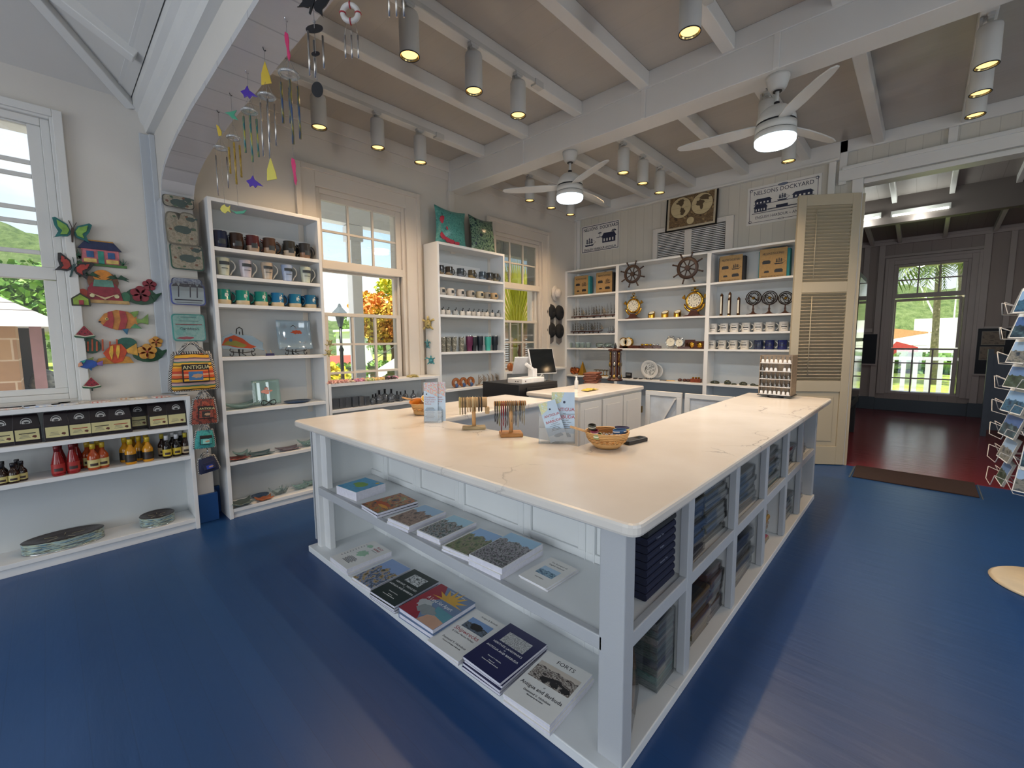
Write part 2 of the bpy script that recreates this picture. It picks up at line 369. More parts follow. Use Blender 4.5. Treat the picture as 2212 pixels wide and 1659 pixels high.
# arch wall between the two rooms
AX0, AX1 = .70, .88
prof = [(4.49, 2.60), (4.30, 2.60), (4.285, 2.66), (4.22, 2.73), (4.10, 2.78), (3.90, 2.82), (3.6, 2.85), (3.2, 2.868), (2.6, 2.87)]
prof = prof+[(.8-p[0], p[1]) for p in prof[::-1]]
struct(MB().extr([(-3.69, 3.8)]+prof[::-1]+[(4.49, 3.8)], AX0, AX1, 'x').build('wall_arch', wall_paint))
soff = boards('soffit_boards', '#c4c3c4', 1, .24, .25, .35, .02, .8)
inner = prof[1:-1]; lo = [(y, z-.012) for y, z in inner]
b = MB(); vs = []; 
for x in (AX0-.012, AX1+.012):
    vs += [(x, y, z-.013) for y, z in inner]+[(x, y, z+.02) for y, z in inner]
n = len(inner); fs = []
for i in range(n-1):
    fs += [(i, i+1, 2*n+i+1, 2*n+i), (n+i, n+i+1, 3*n+i+1, 3*n+i), (i, i+1, n+i+1, n+i), (2*n+i, 2*n+i+1, 3*n+i+1, 3*n+i)]
b.add(vs, fs); struct(b.build('soffit', soff))
struct(MB().box(AX0, AX1, 4.30, YW, 1.09, 2.62).box(.75, AX1, 4.30, YW, 0, 1.09).build('pilaster', wall_paint))
struct(MB().box(AX0-.09, AX0, YW-.02, YW, 1.09, 3.1).box(AX0-.035, AX0, YW-.05, YW, 1.09, 3.1).box(AX0-.02, AX0+.001, YW-.19, YW-.05, 1.09, 2.6).build('trim_3', grey_paint, bevel=.004))
struct(MB().box(.748, AX1+.02, 4.28, YW, 0, .24).box(.9, .955, YW-.03, YW, 0, .24).build('baseboard_arch', blue_base, bevel=.004))
# crown of the left room (along the arch wall and round the walls) and its hipped ceiling
cp = [(.70, 3.11), (.655, 3.115), (.645, 3.16), (.625, 3.19), (.615, 3.25), (.585, 3.27), (.58, 3.34), (.50, 3.36), (.50, 3.8), (.70, 3.8)]
struct(MB().extr(cp, -3.6, YW, 'y').build('trim_4', white))
zc = 3.34; ap = zc+.62*3.9
struct(MB().add([(.58, 4.50, zc), (.58, -3.6, zc), (-4.3, -3.6, zc), (-4.3, 4.50, zc), (-1.8, 2.0, zc+1.45), (-1.8, -1.2, zc+1.45)],
    [(0, 3, 4), (0, 4, 5, 1), (1, 5, 2), (2, 5, 4, 3)]).build('ceiling', paint('left_ceiling_paint', '#cfcdc8', .5), solid=.04))
b = MB()
def rafter(p0, p1, w=.075, h=.12, name='rafter'):
    p0 = Vector(p0); p1 = Vector(p1); d = p1-p0; q = Matrix.Translation(p0) @ d.to_track_quat('Y', 'Z').to_matrix().to_4x4()
    struct(MB().box(-w, w, 0, d.length, -h, 0, q).build(name, white, bevel=.005))
rafter((.60, 4.50, zc+.0), (-1.8, 2.0, zc+1.45), .035, .09)
for y in (3.80, 3.0, 2.2): 
    t_ = min(2.38, 4.5-y) if y > 2.0 else 2.38
    rafter((.56, y, zc+.03), (.58-t_, y, zc+.58*t_), .045, .08)
for x in (-.35, -1.2): rafter((x, 4.47, zc+.02), (x, 4.5-(.58-x), zc+.58*(.58-x)), .045, .08)
# far room
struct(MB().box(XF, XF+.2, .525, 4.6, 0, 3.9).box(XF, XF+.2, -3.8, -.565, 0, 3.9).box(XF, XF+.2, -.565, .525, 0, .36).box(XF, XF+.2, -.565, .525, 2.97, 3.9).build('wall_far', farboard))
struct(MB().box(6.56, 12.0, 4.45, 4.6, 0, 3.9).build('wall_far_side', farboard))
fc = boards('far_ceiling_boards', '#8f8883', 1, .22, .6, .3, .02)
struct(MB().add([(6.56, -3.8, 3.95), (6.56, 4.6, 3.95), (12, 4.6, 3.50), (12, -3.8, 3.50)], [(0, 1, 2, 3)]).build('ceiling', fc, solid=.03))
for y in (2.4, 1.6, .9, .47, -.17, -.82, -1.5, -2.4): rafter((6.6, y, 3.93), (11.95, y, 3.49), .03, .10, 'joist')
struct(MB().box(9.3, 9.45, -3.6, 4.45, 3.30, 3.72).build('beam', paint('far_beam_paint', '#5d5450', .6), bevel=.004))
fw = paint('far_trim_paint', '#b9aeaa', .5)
t = MB()
for y0, y1 in ((1.02, .92), (.78, .68), (-.70, -.80), (-1.02, -1.10), (-1.6, -1.7)): t.box(XF-.04, XF, y1, y0, .1, 3.45)
t.box(XF-.05, XF, -3.6, 4.45, 3.38, 3.50).box(XF-.07, XF, -3.6, 4.45, 3.44, 3.48).box(XF-.045, XF, -.70, .68, 3.12, 3.17).box(XF-.03, XF, .8, 4.4, 1.62, 1.70).box(XF-.03, XF, -3.6, -.8, 1.62, 1.70)
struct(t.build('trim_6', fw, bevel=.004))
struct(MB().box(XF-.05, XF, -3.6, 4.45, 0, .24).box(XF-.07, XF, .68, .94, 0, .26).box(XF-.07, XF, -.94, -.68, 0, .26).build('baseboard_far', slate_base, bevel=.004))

# ---------------------------------------------------------------- windows
def window(name, M, u0, u1, zt0, zt1, zu0, zu1, zl0, zl1, oz0, oz1, paintm, rows=(), hbars=(), outer=.17, glassu=None, sash=True, topgap=True):
    """u: along the wall, v: outwards, z: up. transom light, clear upper light, sash below with 3 columns"""
    f = MB(M); w = u1-u0; a0, a1 = u0-.07, u1+.11
    # casings on the wall face
    for o, d in ((outer, .03), (outer+.06, .018)) if 0 else ((outer, .028),):
        f.box(a0-o, a0, -d, 0, oz0-.02, oz1+o).box(a1, a1+o, -d, 0, oz0-.02, oz1+o).box(a0, a1, -d, 0, oz1, oz1+o)
        f.box(a0-o-.02, a0-o+.03, -d-.02, 0, oz0-.02, oz1+o+.02).box(a1+o-.03, a1+o+.02, -d-.02, 0, oz0-.02, oz1+o+.02).box(a0-o+.03, a1+o-.03, -d-.02, 0, oz1+o-.03, oz1+o+.02)
    # jambs and head lining
    f.box(a0, a0+.045, 0, .25, oz0, oz1).box(a1-.045, a1, 0, .25, oz0, oz1).box(a0+.045, a1-.045, 0, .25, oz1-.05, oz1).box(a0+.045, a1-.045, 0, .28, oz0, oz0+.04)
    fr = f.build(name, paintm, bevel=.004); struct(fr)
    g = MB(M); i0, i1 = a0+.045, a1-.045
    g.box(i0, u0, .02, .07, zt0, oz1-.05).box(u1, i1, .02, .07, zt0, oz1-.05).box(u0, u1, .02, .07, zt1, oz1-.05).box(i0, i1, .0, .08, zt0-.085, zt0)
    for k in (1, 2): x = u0+w*k/3; g.box(x-.012, x+.012, .03, .055, zt0, zt1)
    zm = (zt0+zt1)/2; 
    if hbars:
        for z in hbars: g.box(u0, u1, .03, .055, z-.014, z+.014)
    else: g.box(u0, u1, .031, .054, zm-.012, zm+.012)
    g.build('transom_light', paintm, fr, bevel=.003)
    if sash:
        s2 = MB(M); s2.box(i0, u0+.0, .10, .14, zu0, zu1).box(u1, u1+.035, .10, .14, zu0, zu1).box(i0, u1+.035, .099, .14, zu1, zu1+.05)
        for q in range(4): s2.box(u1+.036+.012*q, u1+.042+.012*q, .04+.02*q, .16, zl0, zu1+.03)
        s2.build('upper_sash', paintm, fr, bevel=.002)
        s3 = MB(M); s3.box(i0, u0+.02, .03, .075, zl0-.06, zl1-.035).box(u1-.02, i1-.03, .03, .075, zl0-.06, zl1-.035).box(u0+.02, u1-.02, .031, .074, zl0-.06, zl0).box(i0, i1-.03, .028, .085, zl1-.035, zl1)
        for k in (1, 2): x = u0+.02+(w-.04)*k/3; s3.box(x-.013, x+.013, .035, .065, zl0, zl1-.035)
        for z in rows: s3.box(u0+.02, u1-.02, .036, .064, z-.012, z+.012)
        s3.build('sash', paintm, fr, bevel=.002)
    p = MB(M); p.box(u0, u1, .040, .044, zt0, zt1)
    if sash: p.box(u0+.02, u1-.02, .048, .052, zl0, zl1-.03)
    else: p.box(u0, u1, .040, .044, zl0, zu1)
    p.build('pane', pane, fr)
    if not sash:
        s3 = MB(M).box(i0, u0, .02, .07, zl0, zt0-.09).box(u1, i1, .02, .07, zl0, zt0-.09).box(i0, i1, .018, .072, zl0-.039, zl0)
        s3.build('sash', paintm, fr, bevel=.003)
    return fr
WM = T(0, YW, 0)
wp2 = paint('window_paint', '#cdc6bc', .45)
window('window_1', WM, 2.005, 2.857, 2.33, 2.925, 1.79, 2.225, .90, 1.80, .82, 3.03, wp2, (1.47, 1.165))
window('window_2', WM, 4.49, 5.36, 2.35, 2.935, 1.79, 2.27, .90, 1.80, .82, 3.03, wp2, (1.47, 1.165), outer=.15)
window('window_3', WM, -1.05, .022, 2.03, 2.97, 1.18, 1.95, 1.18, 1.95, 1.10, 3.03, white, hbars=(2.73, 2.64, 2.42, 2.33, 2.13), sash=False, outer=.045)
window('window_4', T(XF, 0, 0) @ R(-PI/2), -.455, .455, 2.385, 2.93, 1.30, 2.235, .39, 1.29, .36, 2.97, fw, (.99, .68), outer=.12)
# ---------------------------------------------------------------- track lights
lampwhite = paint('lamp_white', '#c4c4c0', .5, .1); black_m = mat('black_metal', '#17161a', .4)
chrome = mat('lens_ring_metal', '#c8b27a', .22, 1.0); WARM = (1, .68, .38)
bulb = emit('warm_lens', '#ffca7c', 2.2)
def can_proto(key):
    r = thing('track_spotlight', '', 'spotlight')
    MB().lathe([(.0605, 0), (.0625, .01), (.0625, .235), (.058, .25), (.001, .256)], n=28, cap=False).build('housing', lampwhite, r)
    MB().torus((0, 0, 0), .0605, .0035, n=28, k=6).build('rim', black_m, r)
    MB().lathe([(.0585, -.001), (.056, .008), (.050, .014)], n=28, cap=False).build('reflector', chrome, r)
    MB().lathe([(.0001, .012), (.0515, .012)], n=28, cap=False).build('lens', bulb, r)
    b = MB().box(-.012, .012, -.008+.045, .008+.045, .22, .315).cyl((0, .045, .285), (0, .0, .305), .010); b.m = 1; b.box(-.006, .006, .0528, .058, .195, .235)
    b.build('stem', [lampwhite, black_m], r)
    MB().box(-.04, .04, -.02, .02, .300, .320).box(-.025, .025, -.016, .016, .285, .306).build('track_adapter', lampwhite, r, bevel=.004)
    return r
can = Kit(can_proto)
rows = [(3.83, 'nearest the window wall'), (2.49, 'second from the window wall'), (1.12, 'third from the window wall'), (-.19, 'furthest from the window wall')]
ZL = 3.305
for bay, xs, tx0, tx1 in ((0, (1.72, 2.265, 2.74), 1.50, 2.93), (1, (4.43, 4.88, 5.325), 4.36, 5.50)):
    for ri, (y, rn) in enumerate(rows):
        if bay == 0 and ri == 3: continue
        where = 'in the bay before the big beam' if bay == 0 else 'in the bay beyond the big beam'
        t = thing('lighting_track', 'white ceiling lighting track %s, %s' % (rn, where), 'light track', (0, y, 3.63), group=None)
        MB().box(tx0, tx1, -.018, .018, 0, .018).box(tx0, tx1, -.018, -.012, -.012, 0).box(tx0, tx1, .012, .018, -.012, 0).box(tx1-.0, tx1+.10, -.028, .028, -.03, .02).build('rail', lampwhite, t)
        MB().box(tx0+.01, tx1-.01, -.012, .012, -.004, 0).build('conductor_slot', black_m, t)
        for ci, x in enumerate(xs):
            if bay == 0 and ri == 2 and ci == 0: continue
            pos = ('left one' if ci == 0 else 'middle one' if ci == 1 else 'right one')
            lab = 'white %s spotlight, track %s, %s' % (pos.replace(' one', ''), rn.replace('the window wall', 'window wall'), 'bay before beam' if bay == 0 else 'bay beyond beam')
            can('c', (x, y-.0, ZL-.008), 0, lab, 'ceiling track spotlights')
            lamp('spot_lamp', 'SPOT', (x, y, ZL-.014), 40, WARM, rot=(0, 0, 0), spot_size=2.3, spot_blend=1.0, shadow_soft_size=.03)
# ---------------------------------------------------------------- ceiling fans with lights
fan_light = emit('fan_light', '#e6f4ff', 3.2)
def fan_proto(key):
    r = thing('ceiling_fan', '', 'ceiling fan')
    MB().lathe([(.075, 0), (.076, -.02), (.06, -.075), (.045, -.10)][::-1], n=28).build('canopy', lampwhite, r)
    b = MB().cyl((0, 0, -.22), (0, 0, -.09), .013); b.m = 1; b.cyl((0, 0, -.205), (0, 0, -.175), .019).cyl((0, 0, -.105), (0, 0, -.098), .03); b.build('downrod', [lampwhite, black_m], r)
    MB().lathe([(.128, -.325), (.125, -.29), (.105, -.245), (.07, -.215), (.035, -.20), (.02, -.195)], n=32).build('motor_cover', lampwhite, r)
    b = MB().lathe([(.132, -.385), (.132, -.335)], n=32); b.m = 1; b.lathe([(.128, -.335), (.128, -.322)], n=32).lathe([(.130, -.395), (.130, -.385)], n=32); b.build('motor_band', [lampwhite, black_m], r)
    MB().lathe([(.128, -.43), (.135, -.427), (.135, -.39), (.128, -.387)], n=32).build('light_housing', lampwhite, r)
    MB().lathe([(.001, -.478), (.09, -.476), (.12, -.47), (.132, -.455), (.134, -.43)], n=32, cap=False).build('light_diffuser', fan_light, r)
    for k in range(3):
        a = math.radians(key+120*k); M = R(a) @ T(.10, 0, -.335) @ R(math.radians(11), 'X')
        pts = [(0, -.035), (.06, -.055), (.18, -.072), (.35, -.070), (.50, -.055), (.575, -.03), (.59, 0), (.575, .022), (.50, .035), (.35, .045), (.18, .05), (.06, .045), (0, .035)]
        MB().prism(pts, .010, M).build('blade', lampwhite, r, bevel=.003)
    return r
fan = Kit(fan_proto)
fan(124, (3.742, 2.70, 3.371), 0, 'white three-blade ceiling fan with round light hanging left, nearer the window wall')
fan(98, (3.742, .88, 3.371), 0, 'white three-blade ceiling fan with round light hanging right, nearer the doorway')
for y in (2.70, .88): lamp('fan_lamp', 'AREA', (3.742, y, 2.885), 20, (.85, .93, 1), rot=(0, 0, 0), shape='DISK', size=.25)
# ---------------------------------------------------------------- marble worktops
def marble(name):
    k = NM(name); v = k.coord(); w = k.n('ShaderNodeVectorMath'); w.operation = 'ADD'
    nn = k.n('ShaderNodeTexNoise'); nn.inputs['Scale'].default_value = 2.2; nn.inputs['Detail'].default_value = 5; k.l(v, nn.inputs[0])
    sc = k.n('ShaderNodeVectorMath'); sc.operation = 'SCALE'; sc.inputs['Scale'].default_value = .55; k.l(nn.outputs[1], sc.inputs[0]); k.l(v, w.inputs[0]); k.l(sc.outputs[0], w.inputs[1])
    vo = k.n('ShaderNodeTexVoronoi'); vo.feature = 'DISTANCE_TO_EDGE'; vo.inputs['Scale'].default_value = 2.1; k.l(w.outputs[0], vo.inputs['Vector'])
    vein = k.ramp(vo.outputs[0], ((0, (1, 1, 1)), (.012, (0, 0, 0))))
    vo2 = k.n('ShaderNodeTexVoronoi'); vo2.feature = 'DISTANCE_TO_EDGE'; vo2.inputs['Scale'].default_value = 17; k.l(w.outputs[0], vo2.inputs['Vector'])
    fine = k.ramp(vo2.outputs[0], ((0, (1, 1, 1)), (.03, (0, 0, 0)))); near = k.ramp(vo.outputs[0], ((.0, (1, 1, 1)), (.06, (0, 0, 0))))
    m1 = k.ramp(k.noise(v, 1.7, 3), ((.52, (0, 0, 0)), (.60, (1, 1, 1))))
    a = k.math('MULTIPLY', k.math('MULTIPLY', fine, near), m1); a = k.math('MAXIMUM', a, k.math('MULTIPLY', k.math('MULTIPLY', vein, m1), .8))
    base = k.ramp(k.noise(v, 3, 4), ((.3, '#d6cfc6'), (.7, '#dfdad3')))
    k.l(k.mix(k.math('MULTIPLY', a, .8), base, '#7d7b7c'), k.b.inputs['Base Color']); k.set(Roughness=.22); return k.m
stone = marble('veined_stone')
def rounded(pts, rs, seg=5):
    out = []; n = len(pts)
    for i, p in enumerate(pts):
        r = rs[i] if isinstance(rs, (list, tuple)) else rs
        if not r: out.append(p); continue
        P = Vector(p); a = (Vector(pts[i-1])-P).normalized(); b = (Vector(pts[(i+1) % n])-P).normalized()
        for k in range(seg+1):
            t = k/seg; q0 = P+a*r; q1 = P+b*r; q = q0*(1-t)**2+P*2*t*(1-t)+q1*t*t; out.append((q.x, q.y))
    return out
ZT = .93
pts = [(1.19, .60), (5.09, .60), (5.09, 1.33), (1.93, 1.33), (1.93, 2.56), (3.30, 2.56), (3.30, 3.20), (1.93, 3.20), (1.93, 3.33), (1.19, 3.33)]
pts = rounded(pts, [.05, .05, .03, 0, 0, .02, .02, 0, .03, .06])
tag(MB().prism(pts, .045, T(0, 0, .885)).build('worktop', stone, bevel=.012), 'pale veined stone worktop covering the big central U-shaped display island', 'worktop')
# island carcass
isl = thing('display_island', 'white painted central display island with open shelves of books and cubbyholes', 'display counter', (0, 0, 0))
panel = paint('panel_paint', '#dfe2e3', .4, .25)
IX, IY = 1.23, .67
b = MB().box(IX, 1.30, IY-.012, IY+.085, .04, .885); b.build('post', rail_paint, isl, bevel=.005)
b = MB().box(IX, 1.30, 3.035, 3.09, .04, .885).box(1.26, 1.30, 2.95, 3.035, .04, .885); b.build('post', shelf_paint, isl, bevel=.004)
BX = 1.66   # back panel of the book shelves
b = MB().box(BX, BX+.02, .985, 3.07, 0, .885)
for y in (2.86, 2.45, 2.0, 1.47, 1.085): b.box(BX-.012, BX, y-.045, y+.045, .04, .885).box(BX-.018, BX, y-.05, y-.04, .04, .885).box(BX-.018, BX, y+.0, y+.008, .04, .885)
b.box(BX-.014, BX, 1.0, 3.05, .04, .085).box(BX-.014, BX, 1.0, 3.05, .481, .52).box(BX-.014, BX, 1.0, 3.05, .85, .885)
b.build('back_panel', panel, isl, bevel=.003)
MB().box(1.28, BX, 3.05, 3.07, .04, .885).build('end_panel', panel, isl)
MB().prism([(1.285, .757), (BX+.02, .985), (BX+.02, 1.0), (1.285, .772)], .845, T(0, 0, .04)).build('end_panel', panel, isl)
MB().prism([(IX+.015, .757), (1.285, .772), (BX, .99), (BX, 3.05), (IX+.015, 3.05)], .025, T(0, 0, .455)).build('shelf', panel, isl, bevel=.002)
MB().box(IX, IX+.03, .74, 3.035, .43, .484).box(IX, IX+.03, .74, 3.035, .865, .885).build('front_rail', rail_paint, isl, bevel=.004)
MB().box(1.18, 1.70, .655, 3.13, 0, .042).build('base_board', panel, isl, bevel=.004)
# cubbies: face y=.67, depth to 1.28
CY1 = 1.27
ups = [1.82, 2.46, 3.07, 3.66, 4.20]
MB().box(BX+.021, 4.774, CY1, CY1+.02, .043, .885).build('back_panel', panel, isl)
MB().prism([(1.30, .69), (4.83, .69), (4.83, CY1), (1.68, CY1), (1.68, .985), (1.30, .765)], .023, T(0, 0, .462)).build('shelf', shelf_paint, isl, bevel=.002)
MB().box(1.30, 4.83, IY, .70, .432, .490).box(1.30, 4.83, IY, .70, .865, .885).build('front_rail', rail_paint, isl, bevel=.004)
MB().box(1.70, 4.83, .655, 1.29, 0, .042).build('base_board', shelf_paint, isl, bevel=.004)
for x in ups:
    MB().box(x-.03, x+.03, IY-.002, .705, .042, .885).build('upright', rail_paint, isl, bevel=.004)
    MB().box(x-.01, x+.01, .705, CY1, .042, .462).box(x-.01, x+.01, .705, CY1, .485, .885).build('divider', shelf_paint, isl)
MB().box(4.775, 4.835, IY-.002, CY1+.02, .042, .885).build('end_panel', rail_paint, isl, bevel=.004)
# staff side of the island
MB().box(1.89, 1.91, 1.30, 2.58, 0, .885).box(1.91, 4.8, 1.29, 1.30, 0, .885).box(1.91, 3.28, 2.60, 2.62, 0, .885).box(1.3, 1.91, 3.28, 3.30, 0, .885).box(3.26, 3.28, 2.62, 3.15, 0, .885).build('inner_panel', grey_paint, isl)

# ---------------------------------------------------------------- bookcases and low shelves against the window wall
backp = paint('shelf_back_paint', '#c2c6c7', .5, .25)
def bookcase(name, label, x0, x1, ztop, shelves, y0=4.19, y1=4.46, t=.026, back=True, stile=.028, kick=.0, floorz=0, open_left=False):
    r = thing(name, label, 'shelving', (x0, y0, 0)); w = x1-x0; d = y1-y0
    for a in (0, w-t):
        MB().box(a, a+t, .012, d, 0, ztop).box(a if a else 0, a+stile if a == 0 else w, 0, .014, 0, ztop).build('side_panel', shelf_paint, r, bevel=.0025) if a == 0 else \
        MB().box(a, a+t, .012, d, 0, ztop).box(w-stile, w, 0, .014, 0, ztop).build('side_panel', shelf_paint, r, bevel=.0025)
    MB().box(t, w-t, d-.012, d, .04, ztop-.03).build('back_panel', backp, r)
    MB().box(t, w-t, .0, d-.012, ztop-.03, ztop).build('top', shelf_paint, r, bevel=.002)
    for i, z in enumerate(shelves):
        b = MB().box(t, w-t, .004, d-.012, z-.03, z)
        if i == len(shelves)-1 and z < .2: b.box(t, w-t, .02, .04, 0, z-.03)
        b.build('shelf', shelf_paint, r, bevel=.002)
    return r
BC1 = bookcase('bookcase', 'tall white bookcase of mugs and glass plates between the arch and first window', .956, 1.846, 2.65, (2.268, 2.045, 1.815, 1.378, .927, .49, .085))
MB().box(.03, .86, .245, .257, 2.36, 2.46).build('batten', shelf_paint, BC1)
BC2 = bookcase('bookcase', 'tall white bookcase of mugs and tumblers standing between the two windows', 3.20, 4.325, 2.655, (2.285, 2.045, 1.815, 1.365, .905, .46, .085))
MB().box(.03, .90, .245, .257, 2.38, 2.47).build('batten', shelf_paint, BC2)
LS1 = bookcase('low_shelf_unit', 'low white shelf unit under the first window holding bottles and shells', 1.850, 3.197, 1.087, (.825, .45, .085), y0=4.19)
LS2 = bookcase('low_shelf_unit', 'low white shelf unit under the far window behind the till', 4.328, 5.75, 1.065, (.70, .35, .085), y0=4.19)
LC = bookcase('low_shelf_unit', 'low white shelf unit of coffee and sauces under the left window', -1.4, .745, 1.082, (.847, .607, .09), y0=4.18)

# ---------------------------------------------------------------- wide shelving on the back wall
XS = 6.12
ds = [(4.49, 3.505), (3.505, 2.14), (2.14, 1.13)]
shelf_rows = [(2.245, 1.855, 1.605, 1.365, .905), (2.245, 1.815, 1.365, .895), (2.245, 1.805, 1.59, 1.365, .895)]
WS = thing('wall_shelving', 'wide white shelving in three bays on the back wall full of nautical gifts', 'shelving', (XS, 0, 0))
D = XB-.002-XS
for y in (4.475, 3.505, 2.14, 1.145): MB().box(0, D, y-.015, y+.015, 0, 2.655).box(-.012, 0, y-.026, y+.026, 0, 2.655).build('divider', shelf_paint, WS, bevel=.0025)
for i, (a, c) in enumerate(ds):
    a2, c2 = a-.03 if i == 0 else a-.015, c+.015 if i < 2 else c+.03
    MB().box(D-.012, D, c2, a2, .1, 2.655).build('back_panel', backp, WS)
    MB().box(-.012, D-.012, c2, a2, 2.63, 2.655).build('top', shelf_paint, WS, bevel=.002)
    for z in shelf_rows[i]: MB().box(-.008, D-.012, c2, a2, z-.026, z).build('shelf', shelf_paint, WS, bevel=.002)
# ---------------------------------------------------------------- counter of the till: worktop, cabinets, drawer unit
tag(MB().prism(rounded([(3.62, 2.48), (5.03, 2.48), (5.03, 3.20), (3.62, 3.20)], .03), .045, T(0, 0, .885)).build('worktop', stone, bevel=.01), 'pale stone worktop on the low cabinet beside the till', 'worktop')
cab = thing('base_cabinet', 'white base cabinet with panelled doors under the worktop beside the till', 'cabinet', (3.64, 2.51, 0))
MB().box(0, 1.37, .0, .66, 0, .885).build('body', white, cab)
for i, (a, c) in enumerate(((.02, .42), (.45, .88), (.90, 1.33))):
    d = MB().box(a, c, -.02, 0, .06, .86).build('door', white, cab, bevel=.003)
    MB().box(a+.07, c-.07, -.026, -.019, .13, .79).build('door_panel', white, d, bevel=.004)
MB().box(1.345, 1.362, -.025, .0, .60, .68).build('hinge', mat('brass_dull', '#8d7440', .35, .9), cab)
gate_w = mat('gate_paint', '#c9cdd0', .45)
def gate(y0, y1, lab, brace=1):
    g = thing('half_door', lab, 'gate', (5.04, 0, 0))
    b = MB().box(0, .03, y0, y1, .82, .875).box(0, .03, y0, y1, .12, .19).box(0, .03, y0, y0+.06, .19, .82).box(0, .03, y1-.06, y1, .19, .82)
    b.build('frame', white, g, bevel=.003); MB().box(.018, .028, y0+.06, y1-.06, .19, .82).build('panel', gate_w, g)
    L_ = Vector((.008, y0+.07, .80)); K = Vector((.008, y1-.07, .21)); q = (K-L_); M = T(*L_) @ q.to_track_quat('Z', 'X').to_matrix().to_4x4()
    MB().box(-.008, .008, -.03, .03, 0, q.length, M).build('brace', white, g)
gate(2.02, 2.47, 'white ledged half door hinged to the cabinet at the till')
gate(1.36, 1.985, 'white ledged half door closing against the end of the island')
blk = paint('black_laminate', '#1b1b1e', .45, .1)
ic = thing('drawer_cabinet', 'black drawer cabinet standing under the white till', 'cabinet', (3.60, 3.28, 0), math.radians(-2))
MB().box(0, .68, 0, .62, 0, 1.0).build('body', blk, ic, bevel=.004)
for z0, z1 in ((.72, .96), (.44, .69), (.1, .41)):
    d = MB().box(.12, .66, -.018, 0, z0, z1).build('drawer', blk, ic, bevel=.003); MB().box(.28, .52, -.03, -.018, (z0+z1)/2-.01, (z0+z1)/2+.01).build('handle', mat('dark_handle', '#39393c', .3, .6), d)
# ---------------------------------------------------------------- printed matter
paper = mat('paper', '#e9e7e2', .6, vary=.02); ink = mat('black_ink', '#1c1b1e', .5); white_ink = mat('white_ink', '#eeeeea', .5); red_ink = mat('red_ink', '#a3242c', .5)
grey_ink = mat('grey_ink', '#55575c', .5); blue_ink = mat('navy_ink', '#1d2a66', .5); pages = mat('page_edges', '#dcdbe6', .7, vary=.04, nscale=60)
class Print:
    """printing on a flat face, in local XY just above z=0"""
    def __init__(s, M=None): s.b = MB(M); s.mats = []; s.k = 0
    def use(s, m):
        if m not in s.mats: s.mats.append(m)
        s.b.m = s.mats.index(m); s.k += 1; return .0002+.00012*s.k
    def rect(s, x0, x1, y0, y1, m, r=0):
        z = s.use(m); M = T((x0+x1)/2, (y0+y1)/2, 0) @ R(r); w, h = (x1-x0)/2, (y1-y0)/2; s.b.box(-w, w, -h, h, 0, z, M); return s
    def poly(s, pts, m): z = s.use(m); s.b.prism(pts, z); return s
    def disc(s, x, y, r, m, n=20, sy=1): return s.poly([(x+r*math.cos(2*PI*k/n), y+r*sy*math.sin(2*PI*k/n)) for k in range(n)], m)
    def ring(s, x, y, r, w, m, n=20, sy=1):
        z = s.use(m); 
        for k in range(n):
            a, c = 2*PI*k/n, 2*PI*(k+1)/n; P = lambda q, rr: (x+rr*math.cos(q), y+rr*sy*math.sin(q))
            s.b.prism([P(a, r), P(c, r), P(c, r-w), P(a, r-w)], z)
        return s
    def text(s, x, y, size, t, m, align='CENTER', rot=0, sx=1, bold=0): z = s.use(m); s.b.text(t, size, T(x, y, 0) @ R(rot) @ S(sx, 1, 1), align, z, bold); return s
    def line(s, x0, y0, x1, y1, w, m):
        d = Vector((x1-x0, y1-y0)); n = Vector((-d.y, d.x)).normalized()*w/2; return s.poly([(x0+n.x, y0+n.y), (x1+n.x, y1+n.y), (x1-n.x, y1-n.y), (x0-n.x, y0-n.y)], m)
    def lines(s, x, y, w, n, dy, h, m):
        for i in range(n): ww = w*(.7+.3*((i*7) % 5)/4); s.rect(x-ww/2, x+ww/2, y-i*dy, y-i*dy+h, m)
        return s
    def build(s, name, parent, loc=None, **kw):
        o = s.b.build(name, s.mats, parent, **kw)
        if loc is not None: o.location = loc
        return o
def book(label, cat, loc, w, h, t, coverm, art=None, rz=-PI/2, group=None, hard=False, name='book'):
    r = thing(name, label, cat, loc, rz, group)
    e = .003 if hard else 0.0006; c = .0025 if hard else .0012
    MB().box(-w/2+e, w/2-e, -h/2+e, h/2-e, c, t-c).build('pages', pages, r)
    cv = MB().box(-w/2, w/2, -h/2, h/2, t-c, t).box(-w/2, w/2, -h/2, h/2, 0, c).box(-w/2, -w/2+c, -h/2, h/2, c, t-c); cv = cv.build('cover', coverm, r)
    if art: p = Print(); art(p, w, h); p.build('cover_print', cv, (0, 0, t))
    return r
sea = picture('sea_photo', ['#27405e', '#4f7690', '#8fb2c4', '#31506b'], 9, sky=('#a9c7de', .42)); cliff = picture('cliff_photo', ['#3c4a2c', '#6f7b4a', '#8d8467', '#29331f'], 10, sky=('#8fb6df', .30))
rocks = picture('rocks_photo', ['#4b3b33', '#8a6f5f', '#a98b76', '#5e5148'], 11, sky=('#9fc0dc', .34)); harbour = picture('harbour_photo', ['#2f3c2d', '#6d5a4c', '#a8aaa6', '#334552', '#3f5a34'], 16, sky=('#a7cfe0', .30))
town = picture('town_photo', ['#35323a', '#70656a', '#a8a5a8', '#2f3b2e', '#4d4448'], 22, sky=('#9cc4e0', .26)); food = picture('food_photo', ['#1e2226', '#7a4a2c', '#c9702e', '#5b7a3c', '#b9a48c'], 9)
beach = picture('beach_photo', ['#3a3a2c', '#c2a15e', '#7e93b8', '#20221e', '#a9b4cf'], 10, sky=('#8aa4cf', .35)); bw = picture('engraving_print', ['#101012', '#f1f1ee', '#2c2c30', '#e2e2df'], 26)
